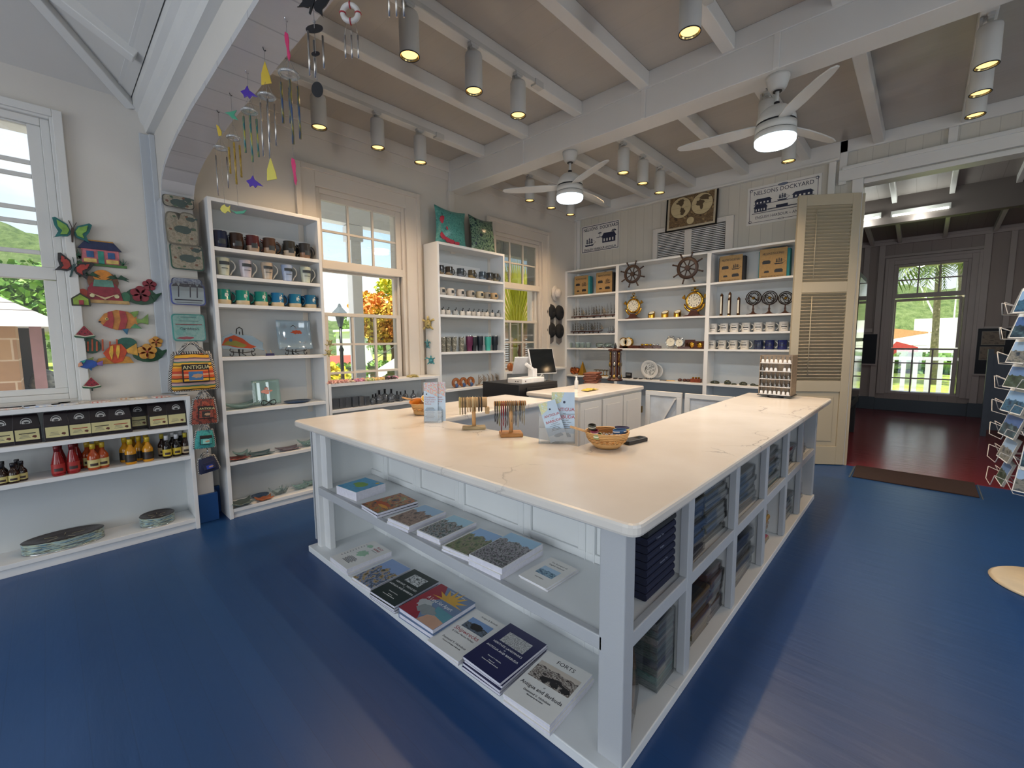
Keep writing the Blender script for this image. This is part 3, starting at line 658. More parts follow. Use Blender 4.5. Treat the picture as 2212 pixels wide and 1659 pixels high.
bwp = picture('grey_photo', ['#17191a', '#8e9291', '#e5e7e6', '#2e3231'], 9); mapb = picture('island_map', ['#2f8fc0', '#4fa9d2', '#3c97c8'], 5); wreck = picture('wreck_photo', ['#1e2023', '#4d565f', '#6d7a88', '#2a2c2f'], 12, sky=('#7b9cc9', .45))
fort = picture('fort_photo', ['#2a211f', '#5a4a44', '#cdc3b6', '#3a2e2a', '#8d7c70'], 14, sky=('#cfc3b4', .22)); green_leaf = mat('map_green', '#a9cdb0', .5); green2 = mat('island_green', '#86b04f', .5)
def blob(n=18, seed=1, j=.25):
    rd = random.Random(seed); return [((1+rd.uniform(-j, j))*math.cos(2*PI*k/n), (1+rd.uniform(-j, j))*math.sin(2*PI*k/n)) for k in range(n)]
def blobp(p, x, y, rx, ry, m, seed=1, j=.25, n=18): p.poly([(x+a*rx, y+b*ry) for a, b in blob(n, seed, j)], m)
def a_map(p, w, h): p.rect(-w/2+.004, w/2-.004, -h/2+.004, h/2-.004, mapb); blobp(p, 0, .0, w*.26, h*.18, green2, 3); p.text(0, -.005, .035, 'A', white_ink); p.disc(w*.3, h*.36, .014, mat('map_yellow', '#d8b43e', .5))
def a_cook(p, w, h):
    p.rect(-w/2+.003, w/2-.003, -h/2+.003, h/2-.003, food); p.text(0, h*.30, .036, 'Rum & Spice', white_ink, bold=.02); p.text(0, h*.19, .034, 'Cookbook', white_ink, bold=.02)
    blobp(p, -.01, -h*.15, w*.34, h*.10, mat('papaya', '#b8562c', .5), 5, .2); blobp(p, .03, -h*.22, w*.25, h*.05, mat('mango', '#dc9a38', .5), 6, .2)
def a_photo(ph, t1, tm=blue_ink, m=.008, extra=None):
    def f(p, w, h):
        p.rect(-w/2+m, w/2-m, -h/2+m, h/2-m, ph); p.text(0, h/2-m-.022, .017, t1, tm, sx=min(1, (w-.03)/(.0092*max(1, len(t1))))); p.text(0, h/2-m-.036, .009, 'of Antigua and Barbuda', tm)
        if extra: extra(p, w, h)
    return f
def a_thin(p, w, h): p.text(0, h*.33, .013, 'The Romance of', ink); p.text(0, h*.24, .013, 'English Harbour', ink); p.rect(-w*.30, w*.30, -h*.17, h*.14, sea); p.text(0, -h*.3, .008, 'Fourth Edition', ink)
def a_names(p, w, h):
    p.text(w*.14, h*.36, .024, 'PLACE', red_ink, bold=.01); p.text(w*.14, h*.275, .024, 'NAMES', red_ink, bold=.01); p.text(w*.14, h*.23, .008, 'of Antigua & Barbuda', grey_ink)
    blobp(p, 0, .01, w*.20, h*.11, green_leaf, 8, .3, 26); blobp(p, -w*.22, h*.30, w*.12, h*.06, green_leaf, 9, .3); p.lines(.01, -h*.18, w*.45, 7, .0095, .003, grey_ink); p.lines(-w*.38, h*.28, .012, 10, .02, .003, grey_ink)
dg = mat('dark_green_cover', '#18261f', .35); nv = mat('navy_cover', '#1b1c4e', .3); pic_red = mat('cover_red', '#9c2a38', .4); gold = mat('cover_yellow', '#dba93c', .4)
def a_treas(p, w, h):
    p.rect(-w*.26, w*.28, h*.12, h*.38, bwp); p.text(0, .0, .0185, 'HERITAGE  TREASURES', white_ink); p.text(0, -.014, .008, 'OF', white_ink); p.text(0, -.036, .0185, 'ANTIGUA AND BARBUDA', white_ink)
    p.text(0, -h*.27, .0085, 'Desmond V. Nicholson', white_ink); p.text(0, -h*.34, .0075, 'Museum of', white_ink); p.text(0, -h*.38, .0085, 'Museum of Antigua & Barbuda', white_ink)
def a_land(p, w, h):
    p.rect(-w*.30, w*.32, h*.10, h*.34, bw); p.text(0, h*.02, .0165, 'HERITAGE LANDMARKS', white_ink); p.text(0, -.009, .008, 'OF', white_ink); p.text(0, -.029, .0165, 'ANTIGUA AND BARBUDA', white_ink)
    p.text(0, -h*.24, .0085, 'Desmond V. Nicholson', white_ink); p.text(0, -h*.30, .0075, 'Museum of', white_ink); p.text(0, -h*.335, .008, 'Museum of Antigua & Barbuda', white_ink)
def a_big(p, w, h):
    sky_m = mat('cover_slate_blue', '#7286a4', .25); p.rect(-w/2, w/2, -h/2, h/2, sky_m); p.poly([(-w/2, -h/2), (-w/2, h/2), (-w*.30, h/2), (-w*.06, h*.18), (-w*.28, -.02), (w*.05, -h/2)], pic_red)
    p.poly([(w*.02, -h/2), (w/2, -h/2), (w/2, -h*.28), (w*.12, -h*.22)], mat('cover_sand', '#cfa287', .4)); p.poly([(w*.12, -h*.22), (w/2, -h*.28), (w/2, -h*.05), (w*.05, -h*.02)], mat('cover_teal', '#5f97a3', .4))
    n = 7; st = []; c = (w*.08, h*.16)
    for k in range(2*n+1): a = PI*k/(2*n); rr = (.115 if k % 2 == 0 else .055); st.append((c[0]+rr*math.cos(a), c[1]+rr*math.sin(a)))
    p.poly(st, gold); p.text(-.0, h*.02, .035, 'A Land Set Apart', white_ink, sx=.8); p.text(w*.06, h*.46-.01, .012, 'ANTIGUA & BARBUDA', white_ink)
    blobp(p, -w*.20, -h*.12, .045, .04, mat('cover_grey', '#b9bdbd', .5), 4); blobp(p, -w*.04, -h*.22, .07, .035, mat('cover_grey2', '#8d9494', .5), 12)
def a_ship(p, w, h):
    p.text(w*.1, h*.40, .015, 'Antigua & Barbuda', ink); p.rect(-w*.30, w*.36, h*.06, h*.32, wreck); blobp(p, w*.03, h*.17, .038, .024, mat('rock_black', '#24211f', .6), 2, .15)
    p.text(0, -h*.05, .036, 'Shipwrecks', red_ink); p.text(0, -h*.11, .015, '& Other Marine Mishaps', ink); p.text(0, -h*.29, .017, 'Desmond V. Nicholson', ink); p.text(0, -h*.34, .010, 'Museum of Antigua & Barbuda', ink)
def a_forts(p, w, h):
    p.text(w*.02, h*.36, .031, 'FORTS', ink); p.rect(-w*.44, w*.44, -h*.04, h*.29, fort); p.poly([(-w*.2, h*.05), (w*.1, h*.12), (w*.42, h*.03), (w*.42, h*.0), (w*.1, h*.07), (-w*.1, h*.0)], mat('cannon', '#1f1817', .5))
    for i in range(3): blobp(p, -w*.12+.05*i, h*.02, .02, .016, mat('cannon', '#1f1817', .5), 3+i)
    p.text(0, -h*.11, .010, 'of', ink); p.text(0, -h*.20, .0255, 'Antigua and Barbuda', ink, sx=.95); p.text(0, -h*.28, .014, 'Desmond V. Nicholson', ink); p.text(0, -h*.32, .008, 'Illustrated by the Author', ink)
Z1, Z2 = .4805, .0425
BK = [  # x, y, w, h, thickness of one, copies, z, rotation, cover, art, label, under-label
 (1.383, 2.705, .229, .225, .058, 1, Z1, 6, paper, a_map, 'shallow white box with a blue and green island map lid, left end of island shelf', None),
 (1.372, 2.330, .205, .27, .016, 2, Z1, -2, food, a_cook, 'cookbook with fruit on a dark cover on the island upper shelf', 'cookbook lying under the fruit-covered cookbook'),
 (1.372, 2.035, .190, .265, .018, 2, Z1, 4, paper, a_photo(rocks, 'The Rocks & Beaches'), 'white-bordered book with rocky shore photo beside the cookbook, upper shelf', 'lower copy of the rocky shore book'),
 (1.396, 1.796, .179, .265, .016, 2, Z1, 3.4, paper, a_photo(harbour, 'The Pictured Harbour'), 'white-bordered book with red and green harbour photo, middle of upper shelf', 'lower copy of the harbour photo book'),
 (1.384, 1.560, .185, .265, .014, 2, Z1, 4, paper, a_photo(cliff, 'Natural Plants & Trees'), 'book with green cliff and yellow flowers partly under the thick town-photo book', 'lower copy of the green cliff book'),
 (1.395, 1.352, .200, .295, .027, 2, Z1, 3, paper, a_photo(town, "The People's Past", m=.003), 'thick book with a hillside town photo on the island upper shelf', 'lower thick copy beneath the hillside town book'),
 (1.423, 1.127, .154, .215, .007, 2, Z1, -2, paper, a_thin, 'thin white booklet with small sea photo at right end of upper shelf', 'thin white booklet underneath, turned slightly'),
 (1.335, 2.650, .235, .315, .014, 3, Z2, 0, paper, a_names, 'white PLACE NAMES book with pale green islands, left end of bottom shelf', 'copy under the PLACE NAMES book'),
 (1.322, 2.362, .205, .29, .012, 2, Z2, 3, paper, a_photo(beach, 'Antigua Reflections', m=.003), 'book with beach and boat photo next to PLACE NAMES, bottom shelf', 'copy under the beach photo book'),
 (1.318, 2.100, .230, .31, .014, 3, Z2, 3.5, dg, a_treas, 'dark green HERITAGE TREASURES book on the bottom island shelf', 'copy under the dark green HERITAGE TREASURES book'),
 (1.326, 1.806, .285, .292, .026, 2, Z2, 2.3, mat('cover_slate_blue', '#7286a4', .25), a_big, 'large square hardback with red, blue and yellow star cover, bottom shelf', 'second square hardback beneath the star-covered one'),
 (1.317, 1.552, .222, .325, .010, 2, Z2, 2.7, paper, a_ship, 'white Shipwrecks book with dark rock photo on the bottom shelf', 'copy under the white Shipwrecks book'),
 (1.322, 1.294, .230, .31, .014, 4, Z2, .4, nv, a_land, 'navy HERITAGE LANDMARKS book with black and white engraving, bottom shelf', 'copy in the pile under the navy HERITAGE LANDMARKS book'),
 (1.316, 1.040, .230, .315, .014, 3, Z2, 3.4, paper, a_forts, 'white FORTS book with cannon photo at the right end, bottom shelf', 'copy in the pile under the FORTS book')]
for i, (x, y, w, h, t, n, z, ro, cv, art, lab, un) in enumerate(BK):
    for k in range(n):
        top = k == n-1; rd = random.Random(i*9+k); dx, dy = (0, 0) if top else (rd.uniform(-.006, .006), rd.uniform(-.006, .006))
        nm = 'map_box' if i == 0 else 'book'; cvm = cv if i not in (1,) else mat('cook_cover', '#262a2c', .3)
        book(lab if top else un, 'box' if i == 0 else 'book', (x+dx, y+dy, z+.0003+k*(t+.0004)), w, h, t, cvm, art if top else None, math.radians(ro-90+(0 if top else rd.uniform(-2, 2))),
             None if (top or n == 2) else 'books stacked under ' + lab.split(' ', 3)[-1][:30], hard=(i in (10,)), name=nm)
# ---------------------------------------------------------------- things on the island worktop
acryl = glassy('clear_acrylic', (.96, .98, .99), .25, .03, .05, (.9, .95, 1)); pine = wood('pale_wood', '#b58a5a', '#d6ab78', 2, 5); pine2 = wood('honey_wood', '#8f5d30', '#bd8648', 0, 5)
dwood = wood('dark_wood', '#2a1410', '#4c261a', 2, 6, .35); blue_paper = mat('pale_blue_paper', '#b9cfe4', .45, vary=.04); mapy = picture('map_yellow_print', ['#d9d3a6', '#c3cda0', '#c7d9e6'], 7); mapred = picture('map_red_print', ['#d8cfae', '#c97f7c', '#bcd0e2', '#9fbf9a'], 14)
def holder(loc, rz, w, lab):
    r = thing('leaflet_holder', lab, 'leaflet holder', loc, rz)
    b = MB().box(-w/2, w/2, -.0, .003, 0, .085).box(-w/2, w/2, .037, .040, 0, .16).box(-w/2, -w/2+.003, .003, .037, 0, .085).box(w/2-.003, w/2, .003, .037, 0, .085).box(-w/2, w/2, 0, .045, 0, .003)
    b.build('body', acryl, r); return r
def leaflet(lab, loc, rot, w, h, t, art, name='map_leaflet'):
    o = MB().box(-w/2, w/2, 0, t, 0, h).build('sheets', blue_paper, None); r = thing(name, lab, 'leaflet', loc, rot=rot); o.parent = r
    p = Print(UP); art(p, w, h); p.build('printing', o, (0, 0, 0)); return r
def a_anti(p, w, h):
    p.poly([(-w/2, h), (-w/2, h*.72), (-w*.1, h*.80), (w*.05, h)], mapy); p.rect(-w/2, w/2, 0, h*.16, mat('white_wave', '#dfe6ec', .5)); p.text(w*.05, h*.62, w*.20, 'ANTIGUA', red_ink, bold=.01); p.text(w*.05, h*.56, w*.06, 'AND', ink)
    p.text(w*.05, h*.47, w*.20, 'BARBUDA', red_ink, bold=.01); p.disc(w*.05, h*.80, w*.055, mat('emblem_navy', '#26324e', .5)); p.text(w*.05, h*.42, w*.075, 'ROAD MAP', ink); p.text(w*.05, h*.375, w*.065, 'WITH STREET INDEX', ink)
    p.lines(w*.05, h*.335, w*.55, 3, h*.035, h*.010, grey_ink); blobp(p, w*.1, h*.13, w*.25, h*.05, mat('contour_grey', '#8fa3b5', .6), 4)
def a_carib(p, w, h):
    p.poly([(-w/2, h), (-w/2, h*.80), (w/2, h*.62), (w/2, h)], mapred); p.disc(-w*.3, h*.70, w*.05, ink)
    for i, t in enumerate(('Caribbean', 'Coastal waters', 'Virgin Islands', 'Bahamas')): p.text(-w*.42, h*(.60-.055*i), w*(.17 if i == 0 else .13), t, red_ink, 'LEFT')
    p.lines(-w*.05, h*.36, w*.7, 9, h*.034, h*.008, grey_ink)
h1 = holder((1.815, 2.47, .9303), math.radians(-47), .125, 'clear acrylic leaflet holder beside the basket at the far end of the worktop')
for k, dx in ((0, -.016), (1, .036)):
    q = Vector((dx, .010+.012*k, .006)); q.rotate(Matrix.Rotation(math.radians(-47), 3, 'Z'))
    leaflet('Caribbean leaflet with red headings in the front of the acrylic holder' if k == 0 else 'Caribbean leaflet half hidden behind the other in the acrylic holder', Vector((1.815, 2.47, .9303))+q, (math.radians(-4), 0, math.radians(-47)), .098, .275, .008, a_carib)
h2 = holder((1.895, 1.445, .9303), math.radians(-52), .20, 'clear acrylic leaflet holder with two Antigua and Barbuda maps near the basket')
def rz3(v, d): q = Vector(v); q.rotate(Matrix.Rotation(math.radians(d), 3, 'Z')); return q
leaflet('upright ANTIGUA BARBUDA map leaflet at the back of the holder', Vector((1.895, 1.445, .9303))+rz3((.035, .024, .006), -52), (math.radians(-5), 0, math.radians(-52)), .128, .275, .007, a_anti)
leaflet('ANTIGUA BARBUDA map leaflet tilting left at the front of the holder', Vector((1.895, 1.445, .9303))+rz3((.012, .006, .016), -52), (math.radians(-3), math.radians(-18), math.radians(-52)), .098, .225, .007, a_anti)

# bracelet stands ---------------------------------------------------
def stand(loc, rz, lab, base, zbar, L0, L1, r, bm, barm):
    t = thing('bracelet_stand', lab, 'jewellery stand', loc, rz)
    bx, by, bz = base; MB().box(-bx/2, bx/2, -by/2, by/2, 0, bz).build('base', bm, t, bevel=.006)
    MB().cyl((0, 0, bz), (0, 0, zbar-r*.6), .0125, 14).build('post', pine, t); MB().cyl((-L0, 0, zbar), (L1, 0, zbar), r, 20).build('bar', barm, t); return t
burl = mat('burlap', '#b89b72', .8, bump=.6, nscale=20)
SA = math.radians(-40)
s1p = Vector((1.855, 2.085, .9303)); stand(s1p, SA, 'bracelet stand with thick cloth-covered bar on a driftwood base', (.15, .06, .022), .175, .095, .085, .033, wood('driftwood', '#8a7a5c', '#b9a57e', 0, 6, .7), burl)
s2p = Vector((1.875, 1.775, .9303)); stand(s2p, SA, 'bracelet stand with thin wooden bar on a square wooden base', (.135, .115, .022), .195, .10, .09, .015, pine2, pine2)
bcols = ['#2b2620', '#a58a3c', '#8d7b58', '#c8b48a', '#6e5a3a', '#d9cba0', '#1c1a1c', '#17161a']
def bracelet(lab, base, ang, x, z, R_, r, col, grp, sag=.0, n=18, tassel=0):
    t = thing('bracelet', lab, 'bracelet', base+rz3((x, 0, z), math.degrees(ang)), ang, grp)
    pts = [(0, R_*math.cos(a), R_*math.sin(a)-(sag*(1-math.sin(a))/2)) for a in [2*PI*k/n for k in range(n)]]
    MB().tube(pts, r, 6, True).build('band', mat('cord_'+col[1:], col, .6, bump=.8, nscale=60), t)
    if tassel:
        zb = -R_-sag; b = MB()
        for k in (-1, 1): b.tube([(0, 0, zb), (.004*k, .008*k, zb-tassel*.5), (.002*k, .013*k, zb-tassel)], .0018, 5)
        b.build('tie_cord', mat('cord_'+col[1:], col, .6), t)
    return t
for k in range(9):
    c = ['#a9a05a', '#5a4c2e', '#2d2a22', '#c2a878', '#8d7650', '#d8c9a2', '#9a8660', '#17161a', '#17161a'][k]; x = -.088+.0165*k+(.006 if k > 6 else 0)
    bracelet('%s bracelet, number %s from the left end of the thick cloth bar' % ({'#17161a': 'wide black'}.get(c, 'corded beige and brown' if k > 2 else 'beaded olive'), ('one', 'two', 'three', 'four', 'five', 'six', 'seven', 'eight', 'nine')[k]), s1p, SA, x, .175-.006, .041, .0032 if k < 7 else .0045, c, 'bracelets on the thick bar', .012 if k > 2 else .028)
t = thing('tassel_charm', 'grey cloth pouch hanging from the right end of the thick bracelet bar', 'pouch', s1p+rz3((.085, 0, .10), -40), SA); MB().box(-.012, .016, -.022, .022, 0, .045).build('pouch', burl, t, bevel=.006)
for k in range(15):
    c = ['#1b1b1d', '#2c2c20', '#8d8a4a', '#7c2a34', '#9c3440', '#571c28', '#5c5750', '#7a7468', '#6a6048', '#8d8570', '#4f4f52', '#b7ac92', '#44423c', '#8f7f5c', '#a69a7a'][k]
    bracelet('knotted %s cord bracelet, %s along the thin wooden bar' % ({3: 'dark red', 4: 'red', 5: 'maroon'}.get(k, 'black' if k < 2 else 'grey' if k in (6, 7, 10, 12) else 'tan'), ('first', 'second', 'third', 'fourth', 'fifth', 'sixth', 'seventh', 'eighth', 'ninth', 'tenth', 'eleventh', 'twelfth', 'thirteenth', 'fourteenth', 'fifteenth')[k]),
             s2p, SA, -.094+.0125*k, .190, .0195, .0030, c, 'bracelets on the thin bar', .025 if k not in (3, 4, 5) else .05, tassel=.06+.012*(k % 4))

# baskets -----------------------------------------------------------
wick = NM('wicker'); v_ = wick.coord((60, 60, 26)); f_ = wick.noise(v_, 2, 3, .6); w1 = wick.n('ShaderNodeTexWave'); w1.wave_type = 'BANDS'; w1.bands_direction = 'Z'; w1.inputs['Scale'].default_value = 34; w1.inputs['Distortion'].default_value = 3
wick.l(wick.coord(), w1.inputs[0]); wick.l(wick.ramp(wick.math('MULTIPLY_ADD', w1.outputs[0], .5), ((.1, '#6a4420'), (.5, '#b0804a'), (.9, '#d5a86c'))), wick.b.inputs['Base Color']); wick.set(Roughness=.6); wick.bump(w1.outputs[0], .7, .003); wick = wick.m
def basket(lab, loc, R0, R1, h):
    t = thing('wicker_basket', lab, 'basket', loc)
    MB().lathe([(R0, 0), (R0*1.25, h*.12), (R1*.80, h*.42)], n=30, cap=False).lathe([(.001, .001), (R0, 0)], n=30, cap=False).build('bowl_base', wick, t, solid=.004)
    MB().lathe([(R1*.92, h*.66), (R1, h), (R1*.99, h*1.04), (R1*.95, h)], n=30, cap=False).build('rim', wick, t, solid=.004)
    b = MB()
    for k in range(22):
        a = 2*PI*k/22; q = 2*PI*(k+.9)/22; A = lambda an, r_, z: (r_*math.cos(an), r_*math.sin(an), z)
        b.tube([A(a, R1*.80, h*.40), A((a+q)/2, R1*.875, h*.54), A(q, R1*.925, h*.68)], .0028, 5).tube([A(q, R1*.80, h*.40), A((a+q)/2, R1*.875, h*.54), A(a, R1*.925, h*.68)], .0028, 5)
    b.build('lattice', wick, t); return t
B2c = Vector((2.005, 1.195, .9303)); basket('open wicker basket of beaded bands with a wooden stick on the island corner', B2c, .055, .115, .085)
B1c = Vector((1.975, 2.815, .9303)); basket('wicker basket holding painted orange maracas at the far end of the worktop', B1c, .055, .088, .085)
def dish(lab, loc, rot, r, c1, c2, stick=False):
    t = thing('painted_maraca', lab, 'maraca', loc, rot=rot); m1 = mat('painted_'+c1[1:], c1, .35)
    MB().lathe([(.004, -.03), (r*.6, -.024), (r*.95, -.008), (r, 0), (r*.96, .006), (r*.8, .012), (.001, .016)], n=24, cap=False).build('gourd', m1, t)
    b = MB()
    for k in range(6): a = k*1.05; b.ball((r*.5*math.cos(a), r*.5*math.sin(a), .0155), .009, 8, (1.3, 1, .35))
    b.build('painted_flower', mat('painted_'+c2[1:], c2, .35), t); b = MB().torus((0, 0, .004), r, .003, n=24, k=6); b.build('painted_rim', mat('paint_white_red', '#e9d8c9', .4), t)
    if stick: MB().cyl((r*.9, 0, 0), (r*.9+.13, 0, -.012), .008, 10, .006).build('handle', pine, t)
    return t
dish('orange painted maraca with flowers at the left of the far basket', B1c+Vector((-.045, .03, .105)), (.45, -.35, math.radians(200)), .05, '#d9781f', '#7b2c5e', True)
dish('green and yellow painted maraca at the right of the far basket', B1c+Vector((.035, -.02, .115)), (.55, .25, math.radians(-40)), .052, '#caa431', '#2d6a3c')
bandc = [('#7b1f3d', '#e4d3d3'), ('#2a5b8c', '#dfe8f0'), ('#2b2b52', '#e8e39a'), ('#3c3f38', '#c9c2ae'), ('#8c9b6c', '#efe9d8')]
bn = ['maroon and white', 'blue striped', 'navy and yellow', 'dark grey', 'pale green']
for k, (dx, dy, dz, ro) in enumerate(((-.075, .03, .088, .5), (.035, -.055, .088, -.5), (.095, -.035, .09, -1.2), (-.06, .055, .112, .6), (-.085, .005, .075, .4))):
    t = thing('beaded_band', '%s beaded wrist band in the wicker basket on the island corner' % bn[k], 'wrist band', B2c+Vector((dx, dy, dz)), ro, 'bands in the basket')
    MB().lathe([(.031, -.011), (.033, -.009), (.033, .009), (.031, .011)], n=20, sx=1.15, sy=.6, cap=False).build('band', mat('band_'+bandc[k][0][1:], bandc[k][0], .5), t, solid=.003)
    MB().lathe([(.0345, -.003), (.0345, .003)], n=20, sx=1.15, sy=.6, cap=False).build('stripe', mat('band_'+bandc[k][1][1:], bandc[k][1], .5), t, solid=.001)
t = thing('wooden_stick', 'short wooden stick poking out left of the island corner basket', 'stick', B2c+Vector((-.08, .055, .085)), rot=(0, 0, 0)); MB().cyl((0, 0, 0), (-.085, .065, .035), .0065, 10).build('stick', pine, t)
t = thing('card_terminal', 'black handheld payment terminal lying behind the corner basket', 'payment terminal', (2.20, 1.14, .9303), math.radians(-12))
MB().prism([(-.08, -.035), (.085, -.028), (.10, .0), (.085, .035), (-.08, .04)], .022).build('body', blk, t, bevel=.005); MB().box(.02, .08, -.02, .02, .022, .0225).build('screen', mat('black_gloss', '#08090b', .1), t)

# thimble display ---------------------------------------------------
tsw = wood('pale_board', '#7d6c5a', '#9a8a76', 1, 4, .6); TS = thing('thimble_rack', 'revolving wooden rack of souvenir thimbles on the far end of the worktop', 'display rack', (4.80, .885, .9303))
W_, H_ = .275, .41
MB().box(-.02, .22, -.01, W_+.01, .018, .024).cyl((.04, W_/2, 0), (.04, W_/2, .018), .07, 20).build('base', black_m, TS)
MB().box(.028, .034, 0, W_, .024, H_).box(-.012, .028, 0, .006, .024, H_).box(-.012, .028, W_-.006, W_, .024, H_).box(.034, .22, 0, .006, .024, H_).box(.034, .22, W_-.006, W_, .024, H_).box(.214, .22, .006, W_-.006, .024, H_).build('case', tsw, TS)
whit = mat('shelf_white', '#e6e2dc', .4); pewter = mat('pewter', '#8d8b88', .28, .9); china = mat('thimble_china', '#e9e6e2', .2)
zz = [.033, .108, .183, .258, .338]
for z in zz: MB().box(-.016, .028, .006, W_-.006, z-.006, z).build('shelf', whit, TS)
def thim(key):
    r = thing('thimble', '', 'thimble'); m = pewter if key == 'p' else china
    MB().lathe([(.0125, 0), (.0135, .003), (.0105, .024), (.006, .029)], n=12).build('cup', m, r); MB().lathe([(.004, .028), (.006, .036), (.0025, .040), (.004, .050), (.0025, .056)], n=8).build('finial', pewter, r); return r
th = Kit(thim)
for ri, z in enumerate(zz[::-1]):
    for k in range(7):
        if (ri, k) in ((1, 4),): continue
        pp = ri in (2, 3) or (ri == 1 and k == 0); ordn = ('first', 'second', 'third', 'fourth', 'fifth', 'sixth', 'seventh')[k]; rown = ('top', 'second', 'middle', 'fourth', 'bottom')[ri]
        th('p' if pp else 'c', (4.80-.0, .885+W_-.025-k*.0375, .9303+z+.0002), 0, '%s souvenir thimble, %s from left in the %s row of the rack' % ('pewter' if pp else 'white', ordn, rown), 'thimbles on the rack', sc=1.12)

# till and things on the far worktop --------------------------------
wp = mat('white_plastic', '#dcdcdc', .3); TL = thing('till_terminal', 'white touch screen till on the black drawer cabinet', 'till', (3.68, 3.30, 1.0003), 0)
MB().box(0, .40, .0, .235, 0, .062).build('base', wp, TL, bevel=.008); b = MB().box(-.001, .001, .06, .075, .022, .034).box(-.001, .001, .095, .11, .022, .034); b.box(.05, .064, -.001, .001, .022, .038); b.build('port', black_m, TL)
MB().box(.28, .36, .08, .16, .06, .16).cyl((.32, .12, .15), (.20, .12, .22), .022, 12).build('stand', wp, TL, bevel=.006)
E0, E1, E2, E3 = [Vector(p)-Vector((3.68, 3.30, 1.0003)) for p in ((3.86, 3.62, 1.13), (3.99, 3.14, 1.13), (4.05, 3.19, 1.41), (3.89, 3.66, 1.41))]
n_ = (E1-E0).cross(E3-E0).normalized()
def slab(a, b_, c, d, n, t): return MB().add([a, b_, c, d, a-n*t, b_-n*t, c-n*t, d-n*t], [(0, 1, 2, 3), (7, 6, 5, 4), (0, 4, 5, 1), (1, 5, 6, 2), (2, 6, 7, 3), (3, 7, 4, 0)])
def scr(u, v): return E0+(E1-E0)*u+(E3-E0)*v
TL2 = T(.27, .12, .20) @ R(math.radians(-9)) @ R(math.radians(-16), 'Y') @ R(math.radians(4), 'X')
q = at(1172, 780, y=3.45)-Vector((3.68, 3.30, 1.0003)); TL2 = T(*q) @ R(math.radians(-20)) @ R(math.radians(-20), 'X'); MB().box(-.175, .175, 0, .03, -.165, .165, TL2).build('screen_frame', wp, TL, bevel=.005); MB().box(-.165, .168, -.002, -.0002, -.155, .16, TL2).build('screen', mat('screen_glass', '#15181a', .08, vary=.0), TL)
q = at(1130, 790, y=3.62)-Vector((3.68, 3.30, 1.0003)); MB().box(-.13, .13, 0, .015, -.12, .12, T(*q) @ R(math.radians(-25)) @ R(math.radians(24), 'X')).build('customer_display', wp, TL, bevel=.01)
t = thing('tape_dispenser', 'small clear tape dispenser beside the till', 'tape dispenser', (4.13, 3.38, 1.0003)); MB().box(-.05, .05, -.02, .02, 0, .02).torus((0, 0, .05), .028, .010, 'y', 20, 8).build('body', glassy('clear_plastic', (.9, .9, .88), .3, .1, .3, (.8, .82, .8)), t)
t = thing('spray_bottle', 'small white bottle on the worktop beside the till', 'bottle', (4.20, 2.92, .9303)); MB().lathe([(.022, 0), (.023, .09), (.012, .11), (.012, .13)], n=16).build('body', wp, t); MB().lathe([(.010, .13), (.010, .15)], n=12).build('cap', wp, t)
t = thing('dust_cloth', 'crumpled yellow cloth on the worktop beside the till', 'cloth', (4.15, 2.70, .9303)); rd = random.Random(4)
MB().sheet(lambda u, v: (.11*(u-.5)*2, .045*(v-.5)*2, .010+.016*abs(math.sin(u*9+v*3))*math.sin(PI*u)*1.0), 18, 6).build('cloth', mat('yellow_cloth', '#b9a544', .8), t, solid=.006)
for k in range(6):
    c = at(1280, 826, z=.93); t = thing('wooden_tray', 'carved dark wooden coaster tray, %s in the stack beside the spoon tower' % ('bottom one', 'second from bottom', 'third from bottom', 'fourth from bottom', 'second from top', 'top one')[k], 'tray', (c.x, c.y, .9303+k*.0222), .1*math.sin(k*2)+math.radians(20), 'stacked carved trays')
    MB().box(-.15, .15, -.09, .09, 0, .021).build('tray', wood('carved_wood', '#4f2416', '#7c4328', 0, 7, .4), t, bevel=.006); MB().box(-.13, .13, -.07, .07, .021, .0215).build('inlay', mat('inlay_wood', '#8a5434', .4), t)
c = at(1328, 822, z=.93); SPT = Vector((c.x, c.y, .9303)); t = thing('spoon_tower', 'dark wooden revolving tower of souvenir spoons on the worktop by the till', 'display tower', SPT)
MB().lathe([(.105, 0), (.11, .012), (.095, .03), (.082, .05)], n=12, smooth=False).build('base', dwood, t); MB().lathe([(.080, .05), (.080, .41)], n=8, smooth=False).build('column', dwood, t)
MB().lathe([(.092, .41), (.10, .425), (.09, .44), (.02, .45)], n=12, smooth=False).build('cap', dwood, t); MB().lathe([(.016, .44), (.02, .47), (.014, .50), (.001, .53)], n=12).build('finial', black_m, t)
def spoonp(key):
    r = thing('souvenir_spoon', '', 'spoon'); MB().ball((0, -.008, -.075), .016, 10, (1, .4, 1.35)).build('bowl', pewter if key == 's' else mat('spoon_gold', '#b08d4a', .3, .9), r)
    MB().tube([(0, -.006, -.058), (0, -.003, -.02), (0, -.003, .03)], .003, 6).ball((0, -.004, .035), .011, 8, (1, .35, 1.2)).build('handle', pewter if key == 's' else mat('spoon_gold', '#b08d4a', .3, .9), r); return r
sp = Kit(spoonp)
for lv in range(2):
    for k in range(8):
        a = PI/8+k*PI/4; q = SPT+Vector((.080*math.cos(a), .080*math.sin(a), .16+.17*lv))
        if -3.05 < math.atan2(q.y-SPT.y, q.x-SPT.x) < .1 or a > 2.3:
            sp('s' if (k+lv) % 2 else 'g', q, a+PI/2, '%s souvenir spoon hanging in the %s ring of the dark wooden tower, position %s' % ('silver' if (k+lv) % 2 else 'gold', 'upper' if lv else 'lower', 'abcdefgh'[k]), 'spoons on the tower', sc=1.35)
